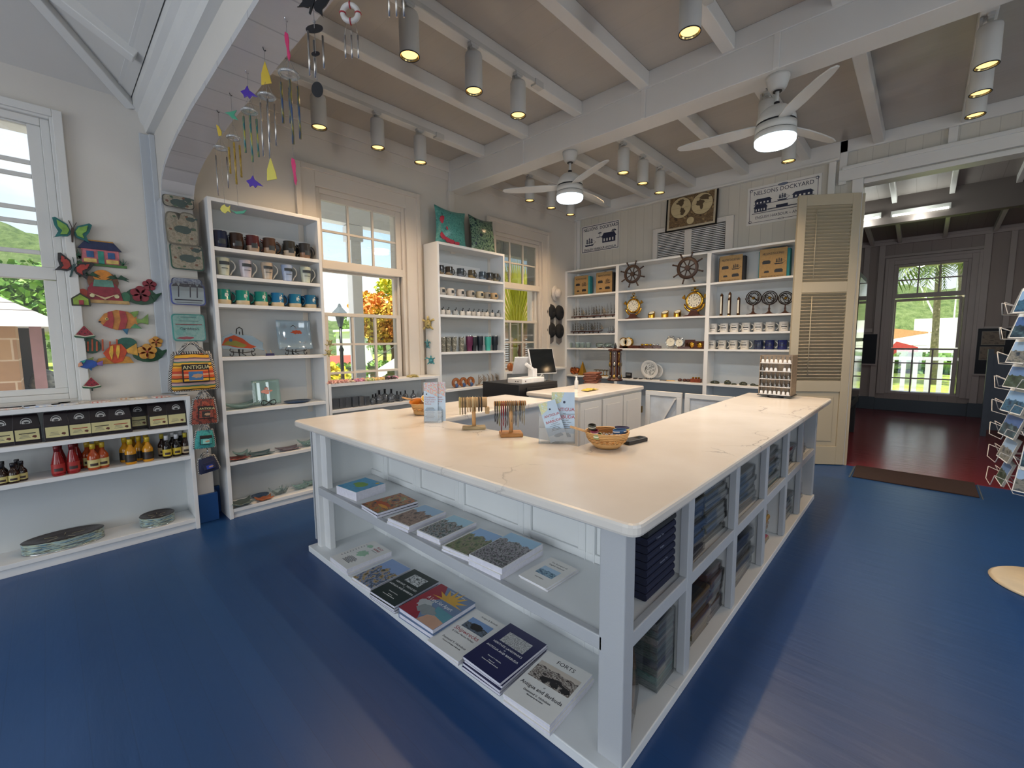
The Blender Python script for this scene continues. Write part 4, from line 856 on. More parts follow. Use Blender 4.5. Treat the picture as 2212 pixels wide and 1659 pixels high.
# ---------------------------------------------------------------- mugs
MG = {}
def mug_proto(key):
    kind, body, second = key; r = thing('mug', '', 'mug'); m1 = mat('glaze_'+body[1:], body, .16, vary=.12); m2 = mat('glaze_'+second[1:], second, .3)
    if kind == 'glazed':
        prof = [(.036, 0), (.045, .012), (.050, .05), (.051, .10), (.048, .115), (.051, .132), (.049, .136)]; sp_, h, R_ = .065, .136, .050
    elif kind == 'latte': prof = [(.034, 0), (.037, .006), (.043, .07), (.049, .142), (.047, .145)]; sp_, h, R_ = .05, .145, .044
    elif kind == 'based': prof = [(.046, 0), (.052, .004), (.052, .035), (.0505, .036), (.0505, .118), (.048, .120)]; sp_, h, R_ = .035, .12, .051
    elif kind == 'small': prof = [(.026, 0), (.036, .012), (.040, .035), (.035, .058), (.033, .06)]; sp_, h, R_ = .0, .06, .036
    elif kind == 'animal': prof = [(.022, 0), (.034, .012), (.037, .035), (.031, .058), (.029, .06)]; sp_, h, R_ = .0, .06, .034
    else: prof = [(.040, 0), (.041, .004), (.041, .09), (.040, .093)]; sp_, h, R_ = .0, .093, .041
    b = MB(); lo = [p for p in prof if p[1] <= sp_]; hi = [p for p in prof if p[1] >= (lo[-1][1] if lo else 0)]
    if lo: b.m = 1; b.lathe(lo, n=24, cap=False)
    b.m = 0; b.lathe(hi, n=24, cap=False).lathe([(.0005, .004), (prof[0][0], .0)], n=24, cap=False).lathe([(prof[-1][0], h), (prof[-1][0]-.006, h-.004), (R_-.008, .01), (.001, .01)], n=24, cap=False)
    b.build('body', [m1, m2], r)
    hr = h*(.30 if kind != 'latte' else .27); hh = MB(); M = T(R_+.002, 0, h*(.52 if kind != 'latte' else .60)); pts = [(hr*1.0*math.cos(a), 0, hr*(1.15)*math.sin(a)) for a in [math.radians(-78+156*k/10) for k in range(11)]]
    if kind == 'latte': pts[0] = (0.0, 0, -hr*1.9); 
    hh.tube([M @ Vector(p) for p in pts], .0055 if h > .08 else .004, 7); hh.build('handle', m1 if kind not in ('latte', 'promo') else mat('handle_cream', '#d8d3c8', .2), r)
    if kind in ('latte', 'based', 'promo', 'small', 'glazed'):
        p = MB(); m3 = mat('motif_light' if kind == 'based' else 'motif_dark', '#c9cfc9' if kind == 'based' else '#2c3236', .4)
        def patch(a0, a1, z0, z1, rr): return lambda u, v: ((rr)*math.cos(a0+(a1-a0)*u), rr*math.sin(a0+(a1-a0)*u), z0+(z1-z0)*v)
        if kind == 'latte': p.sheet(patch(-2.4, -.7, h*.62, h*.80, .0483), 8, 1).sheet(patch(-2.1, -1.0, h*.40, h*.44, .0455), 6, 1)
        elif kind == 'based':
            rr = .0513
            for (cx, cz, w, hgt) in ((-1.35, .082, .45, .012), (-1.5, .07, .25, .02), (-1.15, .075, .2, .016), (-1.35, .060, .08, .02), (-1.2, .098, .22, .008)): p.sheet(patch(cx-w/2, cx+w/2, cz-hgt/2, cz+hgt/2, rr), 4, 1)
        elif kind == 'small': p.sheet(patch(-1.9, -1.2, h*.35, h*.75, .0405), 5, 1)
        elif kind == 'glazed': p.sheet(patch(-2.0, -1.0, .03, .07, .0515), 6, 1)
        else: p.sheet(patch(-2.2, -.9, .040, .050, .0415), 6, 1).sheet(patch(-2.0, -1.1, .066, .070, .0415), 6, 1).sheet(patch(-2.0, -1.1, .022, .026, .0415), 6, 1)
        p.build('motif', m3, r)
    if kind == 'animal':
        b = MB().ball((-.012, -.022, .062), .012, 10).ball((.012, .0, .064), .010, 8).cyl((.012, 0, .06), (.020, 0, .085), .004, 6).ball((.021, 0, .088), .008, 8); b.build('animal_figure', mat('figure_dark', '#22282c', .3), r)
    return r
mugs = Kit(mug_proto)
YS = 4.255
def mugrow(cols, kind, z, names, shelf, grp, y=YS, rz=0, back=False, sc=None):
    for i, (px, c1, c2) in enumerate(cols):
        x = solve_x(px, y, z); mugs((kind, c1, c2), (x, y, z+.0004), rz+.12*math.sin(i*3), '%s mug, %s from left, %s' % (names[i], ORD[i], shelf), grp, sc=sc)
        if back and i < len(cols): mugs((kind, c1, c2), (min(x+.035, 1.735), y+.115, z+.0004), -.6, '%s mug behind the %s one, %s' % (names[i], ORD[i], shelf.replace('arch-side ', 'arch ')), grp+', back row', sc=sc)
mugrow([(477, '#232b45', '#232b45'), (512, '#3a2a22', '#3a2a22'), (547, '#552a2c', '#a58f7c'), (583, '#4f3a2e', '#a08a74'), (626, '#33332f', '#a79c8c'), (659, '#343436', '#8a6a54')], 'glazed', 2.268, ['navy glazed', 'brown glossy', 'maroon and beige glazed', 'brown and beige glazed', 'dark green and beige glazed', 'charcoal and tan glazed'], 'top shelf of the arch-side bookcase', 'mugs on the top shelf', back=True)
mugrow([(484, '#b9beac', '#6f8a74'), (532, '#bfb8c2', '#8d93a8'), (578, '#b8a997', '#8a7a6c'), (621, '#9fb0cf', '#3e5a9c'), (661, '#bcc4b4', '#7a9080')], 'latte', 2.045, ['tall cream and green', 'tall lilac grey', 'tall beige', 'tall blue banded', 'tall pale green'], 'second shelf of the arch-side bookcase', 'tall mugs on the second shelf')
mugrow([(484, '#1c7c74', '#c9b794'), (525, '#1f8279', '#c9b794'), (565, '#1d7a72', '#c9b794'), (600, '#226a9c', '#c9b794'), (638, '#1f6a92', '#c9b794'), (671, '#1b5c86', '#c9b794')], 'based', 1.815, ['teal sand-based palm', 'teal sand-based turtle', 'teal sand-based dolphin', 'blue sand-based palm', 'blue sand-based turtle', 'deep blue sand-based'], 'third shelf of the arch-side bookcase', 'sand-based mugs', back=True)
dk = ['#3a3c40', '#34302c', '#3c4248', '#4f4838', '#44505c', '#3a3a38', '#46423a']
mugrow([(951+0, dk[0], '#7c6a54'), (970, dk[1], '#8d7c64'), (995, dk[2], '#6c7480'), (1019, dk[3], '#8f7a50'), (1042, dk[4], '#7c8a98'), (1058, dk[5], '#6a6258'), (1070, dk[6], '#80785f')], 'glazed', 2.285, ['grey lidded', 'brown ringed', 'blue-grey ringed', 'tan topped', 'slate blue', 'small charcoal', 'dark olive'], 'top shelf of the bookcase between windows', 'mugs between the windows, top shelf', sc=(.95, .95, .78))
mugrow([(952, '#b9b4ac', '#b9b4ac'), (972, '#c4beb4', '#c4beb4'), (994, '#bdb7b0', '#bdb7b0'), (1016, '#a39a8c', '#a39a8c'), (1036, '#b5a98e', '#b5a98e'), (1051, '#8f8677', '#8f8677'), (1066, '#b89c74', '#b89c74')], 'small', 2.045, ['round white', 'round cream', 'round patterned', 'round grey', 'round sand', 'small round dark', 'tan round'], 'second shelf between the windows', 'round mugs', sc=1.45)
mugrow([(p, c, c) for p, c in zip((955, 967, 983, 998, 1011, 1022, 1032, 1041, 1050, 1062, 1075), ['#c9c6c0', '#b7b4ae', '#9fa3a4', '#cfcac0', '#c4c2bc', '#b3ada4', '#c9c6c0', '#b0aaa2', '#c9c3b8', '#b7b4ae', '#a9a8a4'])], 'animal', 1.815, ['small animal-handled']*11, 'third shelf between the windows', 'animal mugs')
def tumbler(i, px, c, h, nm, r=.043):
    x = solve_x(px, 4.27, 1.365); t = thing('tumbler', '%s insulated tumbler, %s from left between the windows' % (nm, ORD[i]), 'tumbler', (x, 4.27, 1.3654), 0, 'tumblers on the bookcase between windows')
    m = mat('tumbler_'+c[1:], c, .35) if nm[0] != 'p' else picture('camo_print', ['#1f2320', '#8f8d80', '#3a4038', '#c4c0b0'], 12)
    MB().lathe([(r*.72, 0), (r*.74, .01), (r*.80, h*.35), (r*.98, h*.42), (r, h-.012)], n=22, cap=False).build('body', m, t); st = mat('steel', '#b9bcbe', .25, 1.0)
    MB().lathe([(r, h-.012), (r*1.0, h)], n=22).build('rim', st, t); MB().lathe([(r*.7, 0), (r*.72, .008)], n=22).build('base_ring', st, t)
for i, (px, c, h, nm) in enumerate(((957, '#5a5f58', .18, 'patterned green'), (968, '#8c8a80', .185, 'patterned grey'), (981, '#9a8f7c', .185, 'patterned tan'), (997, '#b9bcb4', .185, 'patterned white'), (1014, '#5e1f48', .20, 'maroon'), (1024, '#22262c', .19, 'black'), (1037, '#17222f', .20, 'navy'), (1054, '#3fa99b', .195, 'mint green'), (1069, '#15202c', .20, 'dark navy'))): tumbler(i, px, c, h, nm, .046 if i > 3 else .036)
# shell crafts and driftwood birds on the next shelf
for k, px in enumerate((985, 1001, 1017)):
    x = solve_x(px, 4.28, .905); t = thing('shell_figure', 'brown round shell figure, %s from left on the shelf above the counter' % ORD[k], 'ornament', (x, 4.28, .9054), 0, 'shell figures')
    MB().torus((0, 0, .065), .045, .02, 'y', 16, 8).build('shell_ring', wood('shell_brown', '#5e3018', '#b9703c', 2, 8, .3), t); MB().ball((0, -.015, .03), .026, 10, (1, .8, 1.1)).build('figure_body', mat('figure_blue', ('#2f4a78', '#39568a', '#56607a')[k], .4), t)
bark = wood('bark_grey', '#6b5f55', '#a99a8a', 0, 8, .7)
for k, px in enumerate((1034, 1045, 1056, 1066, 1076)):
    x = solve_x(px, 4.28, .905); t = thing('driftwood_bird', 'grey carved driftwood bird, %s from left on the shelf above the counter' % ORD[k], 'ornament', (x, 4.28, .9054), .3*k, 'driftwood birds')
    MB().box(-.04, .04, -.02, .02, 0, .015).build('base', bark, t); b = MB()
    for q in range(4): a = .5+.32*q; b.tube([(0, 0, .01), (.04*math.cos(a), .0, .05+.02*q), (.085*math.cos(a)+.02, .01*q, .085+.018*q)], .007, 6, rs=[.008, .009, .003])
    b.build('wings', bark, t)
# ---------------------------------------------------------------- glass plates of the first bookcase
gl_blue = glassy('blue_art_glass', (.72, .84, .92), .35, .05, .35, (.45, .60, .72)); gl_green = glassy('green_art_glass', (.75, .88, .84), .35, .05, .3, (.45, .66, .62)); gl_red = mat('fused_red', '#a5482c', .15); gl_or = mat('fused_orange', '#c25f22', .15)
iron = mat('wrought_iron', '#131316', .4)
def easel(loc, w, h, lab, kind='scroll'):
    t = thing('plate_stand', lab, 'plate stand', loc); b = MB()
    if kind == 'scroll':
        for s_ in (-1, 1):
            b.tube([(s_*w*.5, -.05, .07), (s_*w*.56, -.05, .055), (s_*w*.5, -.05, .04), (s_*w*.42, -.05, .05), (s_*w*.40, -.05, .02), (s_*w*.46, -.05, .004), (s_*w*.56, -.05, .01), (s_*w*.55, -.05, .025)], .004, 6)
            b.tube([(s_*w*.12, .0, h), (s_*w*.16, .01, h*.7), (s_*w*.08, .0, .02), (s_*w*.14, -.05, .006)], .004, 6)
        b.tube([(-w*.12, 0, h), (0, 0, h*1.06), (w*.12, 0, h)], .004, 6).tube([(-w*.5, -.05, .04), (0, -.05, .03), (w*.5, -.05, .04)], .004, 6).tube([(0, .0, h*.9), (0, .05, .005)], .004, 6)
    else:
        b.tube([(-w*.28, -.0, .0), (-w*.1, .0, h*.9), (0, 0, h), (w*.1, 0, h*.9), (w*.28, 0, .0)], .004, 6)
        pts = [(w*.5*math.sin(a), -.045, .03+.022*math.sin(2*a)) for a in [2*PI*k/30 for k in range(30)]]; b.tube([(p[0], p[1]-.0+.003*math.cos(i), p[2]) for i, p in enumerate(pts)], .004, 6, True)
    b.build('wire_frame', iron, t); return t
c = Vector((solve_x(521, 4.30, 1.378), 4.30, 1.3784)); easel(c, .17, .235, 'black scroll iron stand holding the fish-shaped glass plate'); t = thing('glass_platter', 'brown and blue fish-shaped glass platter leaning on an iron stand', 'glass platter', c+Vector((.015, -.030, .045)), rot=(math.radians(-12), 0, 0))
fish = [(-.17, .03), (-.15, .10), (-.08, .135), (.0, .12), (.08, .115), (.13, .07), (.16, .05), (.15, .01), (.16, -.02), (.10, .0), (.05, -.01), (-.02, -.005), (-.10, -.0), (-.15, .0)]
M_ = UP; MB().prism([(x, y+.02) for x, y in fish], .006, M_).build('plate', gl_blue, t, bevel=.002)
p = Print(UP @ T(0, .02, .006)); p.poly([(-.16, .03), (-.13, .09), (-.06, .12), (.0, .09), (.05, .04), (.10, .015), (.06, -.0), (-.05, .01), (-.12, .03)], gl_red); p.poly([(-.15, .04), (-.11, .07), (-.05, .07), (.03, .03), (.0, .01), (-.1, .03)], mat('fused_olive', '#7d7a3c', .15)); p.disc(-.09, .075, .014, mat('fused_blue', '#3b5672', .15)); p.build('glass_fish', t)
c = Vector((solve_x(636, 4.30, 1.378), 4.30, 1.3784)); easel(c, .17, .26, 'black scroll iron stand holding the square lobster glass plate'); t = thing('glass_plate', 'square pale blue glass plate with red lobster and turtle on iron stand', 'glass plate', c+Vector((.0, -.034, .05)), rot=(math.radians(-10), 0, 0))
MB().sheet(lambda u, v: ((u-.5)*.30, -.02*(abs(2*u-1)**3+abs(2*v-1)**3)*.8, v*.27), 12, 12).build('plate', gl_blue, t, solid=.005)
p = Print(UP @ T(0, 0, .004)); blobp(p, .02, .165, .045, .018, gl_red, 5, .35); blobp(p, .062, .16, .018, .012, gl_red, 7, .3); blobp(p, -.085, .215, .035, .016, mat('fused_maroon', '#6b2c28', .2), 3, .3); blobp(p, .03, .21, .02, .010, gl_red, 9)
for q in ((-.10, .12), (-.085, .10), (.10, .07), (.12, .06), (.085, .055)): blobp(p, q[0], q[1], .012, .009, gl_red, 11)
blobp(p, .02, .035, .03, .012, mat('fused_grey', '#58636a', .2), 14, .4); p.build('fused_animals', t)
c = Vector((solve_x(577, 4.32, .927), 4.32, .9274)); easel(c+Vector((0, -.005, 0)), .12, .17, 'black wire stand with looped foot holding the orange turtle plate', 'loop'); t = thing('glass_plate', 'square aqua glass plate with orange turtle on wire stand', 'glass plate', c+Vector((0, -.022, .012)), rot=(math.radians(-8), 0, 0))
MB().sheet(lambda u, v: ((u-.5)*(.23), .0+.004*math.sin(u*8), v*.22), 10, 10).build('plate', gl_green, t, solid=.005); p = Print(UP @ T(0, 0, .006)); blobp(p, -.005, .115, .04, .020, gl_or, 3, .25); blobp(p, .035, .12, .014, .009, gl_or, 4); blobp(p, .0, .145, .018, .008, gl_or, 6); p.build('fused_turtle', t)
t = thing('name_card', 'small dark blue card standing between the two glass plates', 'card', (solve_x(584, 4.22, 1.378), 4.22, 1.3784), rot=(math.radians(-15), 0, 0)); MB().box(-.035, .035, 0, .003, 0, .022).build('card', nv, t); b = MB().cyl((-.02, .01, .0), (-.03, .01, .055), .0015, 5).cyl((.02, .01, 0), (.01, .01, .055), .0015, 5); b.build('pins', gold, t)
def dishg(px, z, w, d, h, m, lab, kind='dish', y=4.30, rz=0):
    x = solve_x(px, y, z); t = thing('glass_dish', lab, 'glass dish', (x, y, z+.0004), rz); 
    if kind == 'disc': MB().lathe([(w*.02, .004), (w*.35, .004), (w*.5, .018)], n=28, cap=False, sy=d/w).build('dish', m, t, solid=.005)
    else: MB().sheet(lambda u, v: ((u-.5)*w*(.55+.45*(abs(v-.5)*2)**.5), (v-.5)*d, .004+h*((abs(2*u-1))**2.5+(abs(2*v-1))**2.5)*.6+(.004*math.sin(u*13+v*7) if kind == 'wavy' else 0)), 14, 10).build('dish', m, t, solid=.005)
    return t
dishg(519, .927, .26, .16, .05, gl_green, 'green glass leaf dish at the left of the turtle plate'); dishg(643, .927, .24, .18, .02, mat('glass_navy', '#3d4f68', .15), 'flat blue oval glass plate right of the turtle plate', 'disc', 4.29)
dishg(515, .49, .16, .13, .02, mat('glass_rust', '#7b3c34', .15), 'rust red glass dish at the left on the sixth shelf', 'dish', 4.26); dishg(523, .49, .12, .1, .04, gl_green, 'small green glass dish behind the rust red one', 'dish', 4.34)
dishg(563, .49, .20, .14, .015, mat('glass_dark_green', '#3f5a5c', .12), 'dark green rectangular glass tray on the sixth shelf'); dishg(624, .49, .20, .14, .015, mat('glass_mixed', '#6d5a60', .12), 'multicoloured rectangular glass tray on the sixth shelf'); dishg(665, .49, .15, .13, .05, gl_green, 'aqua glass bowl half behind the island on the sixth shelf', 'dish', 4.32)
gcl = glassy('clear_glass', (.9, .97, .95), .4, .02, .08, (.7, .85, .82))
dishg(522, .085, .18, .14, .035, mat('glass_slate', '#5d6a66', .15), 'grey green wavy glass dish at the left on the bottom shelf', 'wavy', 4.25); dishg(562, .085, .15, .11, .02, mat('glass_navy', '#3d4f68', .15), 'small round blue glass plate on the bottom shelf', 'disc', 4.36); dishg(571, .085, .14, .09, .02, mat('glass_amber', '#a5603c', .15), 'amber orange glass dish on the bottom shelf', 'wavy', 4.24)
dishg(600, .085, .12, .1, .05, gcl, 'aqua glass shell dish in the middle of the bottom shelf', 'wavy', 4.3); dishg(614, .085, .06, .06, .05, gcl, 'tiny clear glass dish on the bottom shelf', 'wavy', 4.3); dishg(650, .085, .13, .11, .03, gl_green, 'pale aqua glass dish right of centre on the bottom shelf', 'wavy', 4.32); dishg(673, .085, .12, .1, .04, gl_green, 'aqua glass dish at the right end of the bottom shelf', 'dish', 4.34)
# ---------------------------------------------------------------- cushions on the second bookcase
def cushion(lab, loc, rot, s_, m, flowers):
    t = thing('cushion', lab, 'cushion', loc, rot=rot); f = lambda sg: (lambda u, v: ((u-.5)*s_*(1-.10*math.sin(PI*v)*1.0*(abs(2*u-1)**3)), sg*.085*(max(0, math.sin(PI*u)*math.sin(PI*v)))**.55, v*s_*(1-.06*math.sin(PI*u)*(v > .5))))
    MB().sheet(f(-1), 16, 16).sheet(f(1), 16, 16).build('cover', m, t)
    if flowers:
        p = MB(); rd = random.Random(3)
        for (u, v, rr) in ((.18, .62, .05), (.2, .2, .05), (.45, .12, .05), (.62, .10, .045), (.3, .4, .025), (.33, .14, .05)):
            F = f(-1)(u, v); p.ball((F[0], F[1]+.003, F[2]), rr, 10, (1, .12, 1))
        p.build('printed_flower', mat('cushion_red', '#b8354a', .6), t)
    return t
cushion('teal cushion with red flowers on top of the bookcase between the windows', (3.50, 4.30, 2.656), (math.radians(-6), math.radians(3), math.radians(-4)), .46, picture('teal_cushion_print', ['#2c6f6c', '#5fa39a', '#3f8680', '#6aa99e'], 16, .3), True)
cushion('dark green patterned cushion at the right on top of the same bookcase', (4.05, 4.30, 2.656), (math.radians(-8), math.radians(1), math.radians(3)), .46, picture('dark_cushion_print', ['#16263a', '#3c5a4a', '#7d9a80', '#1f3440', '#5a7a66'], 14, .25), False)
# ---------------------------------------------------------------- turtles
def turtle_proto(key):
    c1, c2 = key; r = thing('turtle_figure', '', 'turtle'); m1 = picture('shell_'+c1[1:], [c1, c2, c1], 9, .15); m2 = mat('skin_'+c2[1:], c2, .3)
    MB().ball((0, 0, .012), .05, 16, (1, .82, .42)).build('shell', m1, r); b = MB().ball((.064, 0, .012), .016, 10, (1.3, .8, .7)); b.build('head', m2, r)
    for sx, sy in ((1, 1), (1, -1), (-1, 1), (-1, -1)):
        L_ = .085 if sx > 0 else .04; MB().tube([(sx*.028, sy*.03, .008), (sx*.045, sy*(.03+L_*.5), .014), (sx*(.02 if sx > 0 else .06), sy*(.03+L_), .004)], .01, 8, rs=[.011, .012, .004]).build('flipper', m2, r)
    return r
turt = Kit(turtle_proto)
for px, py, z_, key, sc_, nm, ry in ((926, 700, 0, ('#4a4a22', '#b5a56a'), 1.15, 'large olive and cream turtle, top of three on the bookcase side', .3), (925, 744, 0, ('#1f4a58', '#4f8a96'), .75, 'blue turtle, middle of three on the bookcase side', -.2), (932, 779, 0, ('#1c5a6a', '#3f8f9a'), .75, 'small teal turtle, lowest of three on the bookcase side', .5)):
    q = at(px, py, x=3.19); turt(key, (3.188, q.y, q.z), 0, nm, 'turtles on the bookcase side', rot=(0, -PI/2, ry), sc=sc_)
turt(('#4a4a22', '#b5a56a'), (solve_x(893, 4.26, 1.087), 4.26, 1.0876), 2.6, 'olive and cream turtle lying at the right end of the window shelf', None, sc=.95)
wt = at(706, 732, y=4.38); 
for k, (px, py, nm) in enumerate(((712, 741, 'upper'), (711, 762, 'lower'))):
    q = at(px, py, x=1.852); turt(('#4a4a22', '#b5a56a'), (1.850, q.y, q.z), 0, '%s cream turtle fixed to the right side of the first bookcase' % nm, None, rot=(0, PI/2, .4+k), sc=.5)
rd = random.Random(11); tc_ = [('#8c3a4a', '#e0b0a0'), ('#20242a', '#4a3a3a'), ('#b5762c', '#e8d08a'), ('#3a6a4a', '#c9d08a'), ('#6a3a78', '#d89ab0'), ('#2f5a8a', '#e0c0a0'), ('#a53028', '#f0d0a0')]
for k in range(26):
    px = 712+5.6*k; x = solve_x(px, 4.225+.035*(k % 2), 1.087)
    turt(tc_[(k*3+k//4) % 7] if k > 7 else tc_[(k*2) % 2+0], (x, 4.225+.045*(k % 2), 1.0876), rd.uniform(0, 6), 'tiny painted turtle, %s from left in the row under the window' % ORD[k], 'tiny turtles under the window', sc=(.55, .55, 1.0))
# glass blocks and bottle figures on the shelf below
sm = glassy('smoked_glass', (.45, .47, .5), .35, .03, .25, (.25, .27, .3))
for k, px in enumerate((724, 738, 750, 765, 779, 790)):
    x = solve_x(px, 4.27, .825); t = thing('glass_block', 'smoky engraved glass block, %s from left on the shelf under the window' % ORD[k], 'glass block', (x, 4.27, .8254), .05*k, 'glass blocks'); MB().box(-.032, .032, -.03, .03, 0, .105 if k < 5 else .095).build('block', sm, t, bevel=.003)
for k, px in enumerate((806, 812, 820, 832, 846, 858, 866, 876, 893, 918)):
    x = solve_x(px, 4.27+.05*(k % 2), .825); t = thing('glass_figure', 'round glass bottle figure with dark head, %s from left under the window' % ORD[k], 'glass bottle', (x, 4.27+.05*(k % 2), .8254), 0, 'glass bottle figures')
    s_ = 1.15 if k in (2, 3, 4) else .85; MB().lathe([(.022*s_, 0), (.036*s_, .02*s_), (.040*s_, .045*s_), (.028*s_, .075*s_), (.010*s_, .088*s_)], n=18, cap=False).build('bottle', sm, t); MB().lathe([(.010*s_, .088*s_), (.009*s_, .115*s_), (.011*s_, .118*s_), (.011*s_, .128*s_)], n=10).build('stopper', black_m, t)
# driftwood under the far window
q = Vector((solve_x(1122, 4.3, 1.065), 4.3, 1.0654)); t = thing('driftwood_sculpture', 'tall twisted dark driftwood sculpture behind the till', 'ornament', q); dkw = wood('dark_drift', '#2c1a12', '#5a3a28', 2, 8, .6)
MB().tube([(0, 0, 0), (-.01, 0, .10), (.015, 0, .18), (-.01, 0, .26), (.01, 0, .33), (.0, 0, .37)], .02, 8, rs=[.03, .022, .018, .022, .014, .02]).build('trunk', dkw, t); MB().tube([(.0, 0, .12), (-.05, 0, .15), (-.06, 0, .18)], .012, 7, rs=[.014, .012, .006]).build('branch', dkw, t)
t = thing('driftwood_piece', 'flat brown driftwood piece at the left under the far window', 'ornament', (solve_x(1102, 4.26, 1.065), 4.26, 1.0654)); MB().ball((0, 0, .06), .06, 12, (1, .5, 1)).ball((.03, 0, .02), .03, 10, (1.3, .7, .7)).build('wood', wood('shell_brown', '#5e3018', '#b9703c', 2, 8, .3), t)
t = thing('coral_ornament', 'dark carved ornament beside the twisted driftwood', 'ornament', (solve_x(1165, 4.35, 1.065), 4.35, 1.0654)); MB().ball((0, 0, .20), .05, 12, (1.3, .6, .8)).cyl((0, 0, 0), (0, 0, .2), .018, 10).build('carving', dkw, t)
# hats on the wall beside the far window
cap_m = mat('black_mesh', '#15171b', .8, bump=.5, nscale=60); brim_m = mat('grey_brim', '#6f6a68', .7); strw = mat('white_straw', '#cfcac4', .7, bump=.8, nscale=50)
q = at(1199, 634, y=4.49); t = thing('sun_hat', 'white woven sun hat hanging highest by the far window', 'hat', (q.x, 4.478, q.z), rot=(PI/2, 0, 0)); MB().lathe([(.13, .0), (.12, .012), (.075, .02), (.07, .07), (.055, .09), (.001, .095)], n=28, cap=False, sx=.8).build('hat', strw, t); MB().lathe([(.077, .022), (.075, .038)], n=28, cap=False, sx=.8).build('ribbon', mat('hat_ribbon', '#b9b4b0', .6), t)
for k, (px, py) in enumerate(((1188, 674), (1206, 676), (1188, 713), (1206, 715))):
    q = at(px, py, y=4.49); t = thing('peaked_cap', 'black cap with grey brim hanging %s below the white sun hat' % ('upper left', 'upper right', 'lower left', 'lower right')[k], 'cap', (q.x, 4.475, q.z), 0, 'black caps on the wall', sc=1.25)
    MB().lathe([(.001, .085), (.05, .075), (.08, .04), (.088, 0)], n=20, cap=False, M=R(PI/2, 'X') @ S(1, 1, .6), sy=1.15).build('crown', cap_m, t, solid=.003); MB().prism([(-.06, -.05), (-.055, -.15), (0, -.18), (.055, -.15), (.06, -.05), (0, -.07)], .006, UP).build('brim', brim_m, t)
# ---------------------------------------------------------------- goods on the back wall shelving
XG = 6.27
brass = mat('polished_brass', '#c99a3e', .16, 1.0); walnut = wood('walnut', '#2c1510', '#542c1e', 1, 7, .3); dial = mat('clock_dial', '#dcd8c8', .35); silver = mat('silver', '#c9cacc', .15, 1.0)
FACE = R(-PI/2)                # local -Y turned to face -X
def gy(px, z, X=XG): return solve_y(px, X, z)
kraft = mat('jute_cloth', '#a58659', .8, bump=.5, nscale=40)
def tote(px0, px1, col, lab, z=2.245, h=.33, X=6.24):
    y0, y1 = gy(px0, z, X), gy(px1, z, X); w = abs(y0-y1); c = (y0+y1)/2
    t = thing('tote_bag', lab, 'tote bag', (X, c, z+.0004), -PI/2); MB().box(-w/2-.01, w/2+.03, .005, .09, 0, h-.02).build('gusset', mat('tote_'+col[1:], col, .7), t); MB().box(-w/2, w/2, -.004, .005, 0, h).build('front_panel', kraft, t)
    MB().tube([(-w*.2, .05, h-.02), (-w*.15, .03, h+.0), (0, .03, h+.008), (w*.15, .03, h+.0), (w*.2, .05, h-.02)], .006, 6).build('handle', mat('tote_'+col[1:], col, .7), t)
    p = Print(UP @ T(0, 0, .004)); p.text(0, h*.80, .036, "NELSON'S DOCKYARD", ink, sx=w/.47, bold=.02); p.text(0, h*.06, .020, 'ENGLISH HARBOUR, ANTIGUA', ink, sx=w/.34, bold=.01)
    def bld(x, y, s): p.rect(x-s, x+s, y, y+s*.55, ink); p.poly([(x-s*1.1, y+s*.55), (x+s*1.1, y+s*.55), (x+s*.7, y+s*.95), (x-s*.7, y+s*.95)], ink)
    bld(-w*.24, h*.50, w*.15); bld(-w*.22, h*.20, w*.09); bld(w*.22, h*.19, w*.15); shp(p, w*.22, h*.46, w*.34, ink); p.build('printing', t); return t
def shp(p, x, y, s, m):
    """small sailing ship seen from the side"""
    p.poly([(x-s*.5, y+s*.14), (x-s*.42, y), (x+s*.38, y), (x+s*.5, y+s*.17), (x+s*.3, y+s*.12), (x-s*.3, y+s*.12)], m)
    for k, (dx, hh) in enumerate(((-.25, .62), (0, .78), (.24, .66))):
        p.line(x+s*dx, y+s*.1, x+s*dx, y+s*hh, s*.02, m)
        for q in range(3): z = y+s*(.26+.15*q*(hh/.7)); ww = s*(.13-.022*q); p.poly([(x+s*dx-ww*.8, z), (x+s*dx+ww, z-.004*s), (x+s*dx+ww*.8, z+s*.10), (x+s*dx-ww*.6, z+s*.10)], m) if q < 3 and hh*s > s*(.26+.15*q) else 0
    p.line(x+s*.45, y+s*.15, x+s*.72, y+s*.32, s*.02, m); p.line(x+s*.24, y+s*.62, x+s*.7, y+s*.3, s*.012, m)
tote(1241, 1270, '#2f8f96', 'jute NELSONS DOCKYARD tote with teal sides, leftmost on the back shelving', h=.325); tote(1288, 1322, '#16171c', 'jute dockyard tote with black sides beside the teal-sided one', h=.34)
tote(1553, 1602, '#14161c', 'jute dockyard tote with black sides in the right bay of the shelving', h=.345); tote(1639, 1698, '#1f7a80', 'jute dockyard tote with teal sides at the right end of the shelving', h=.365)
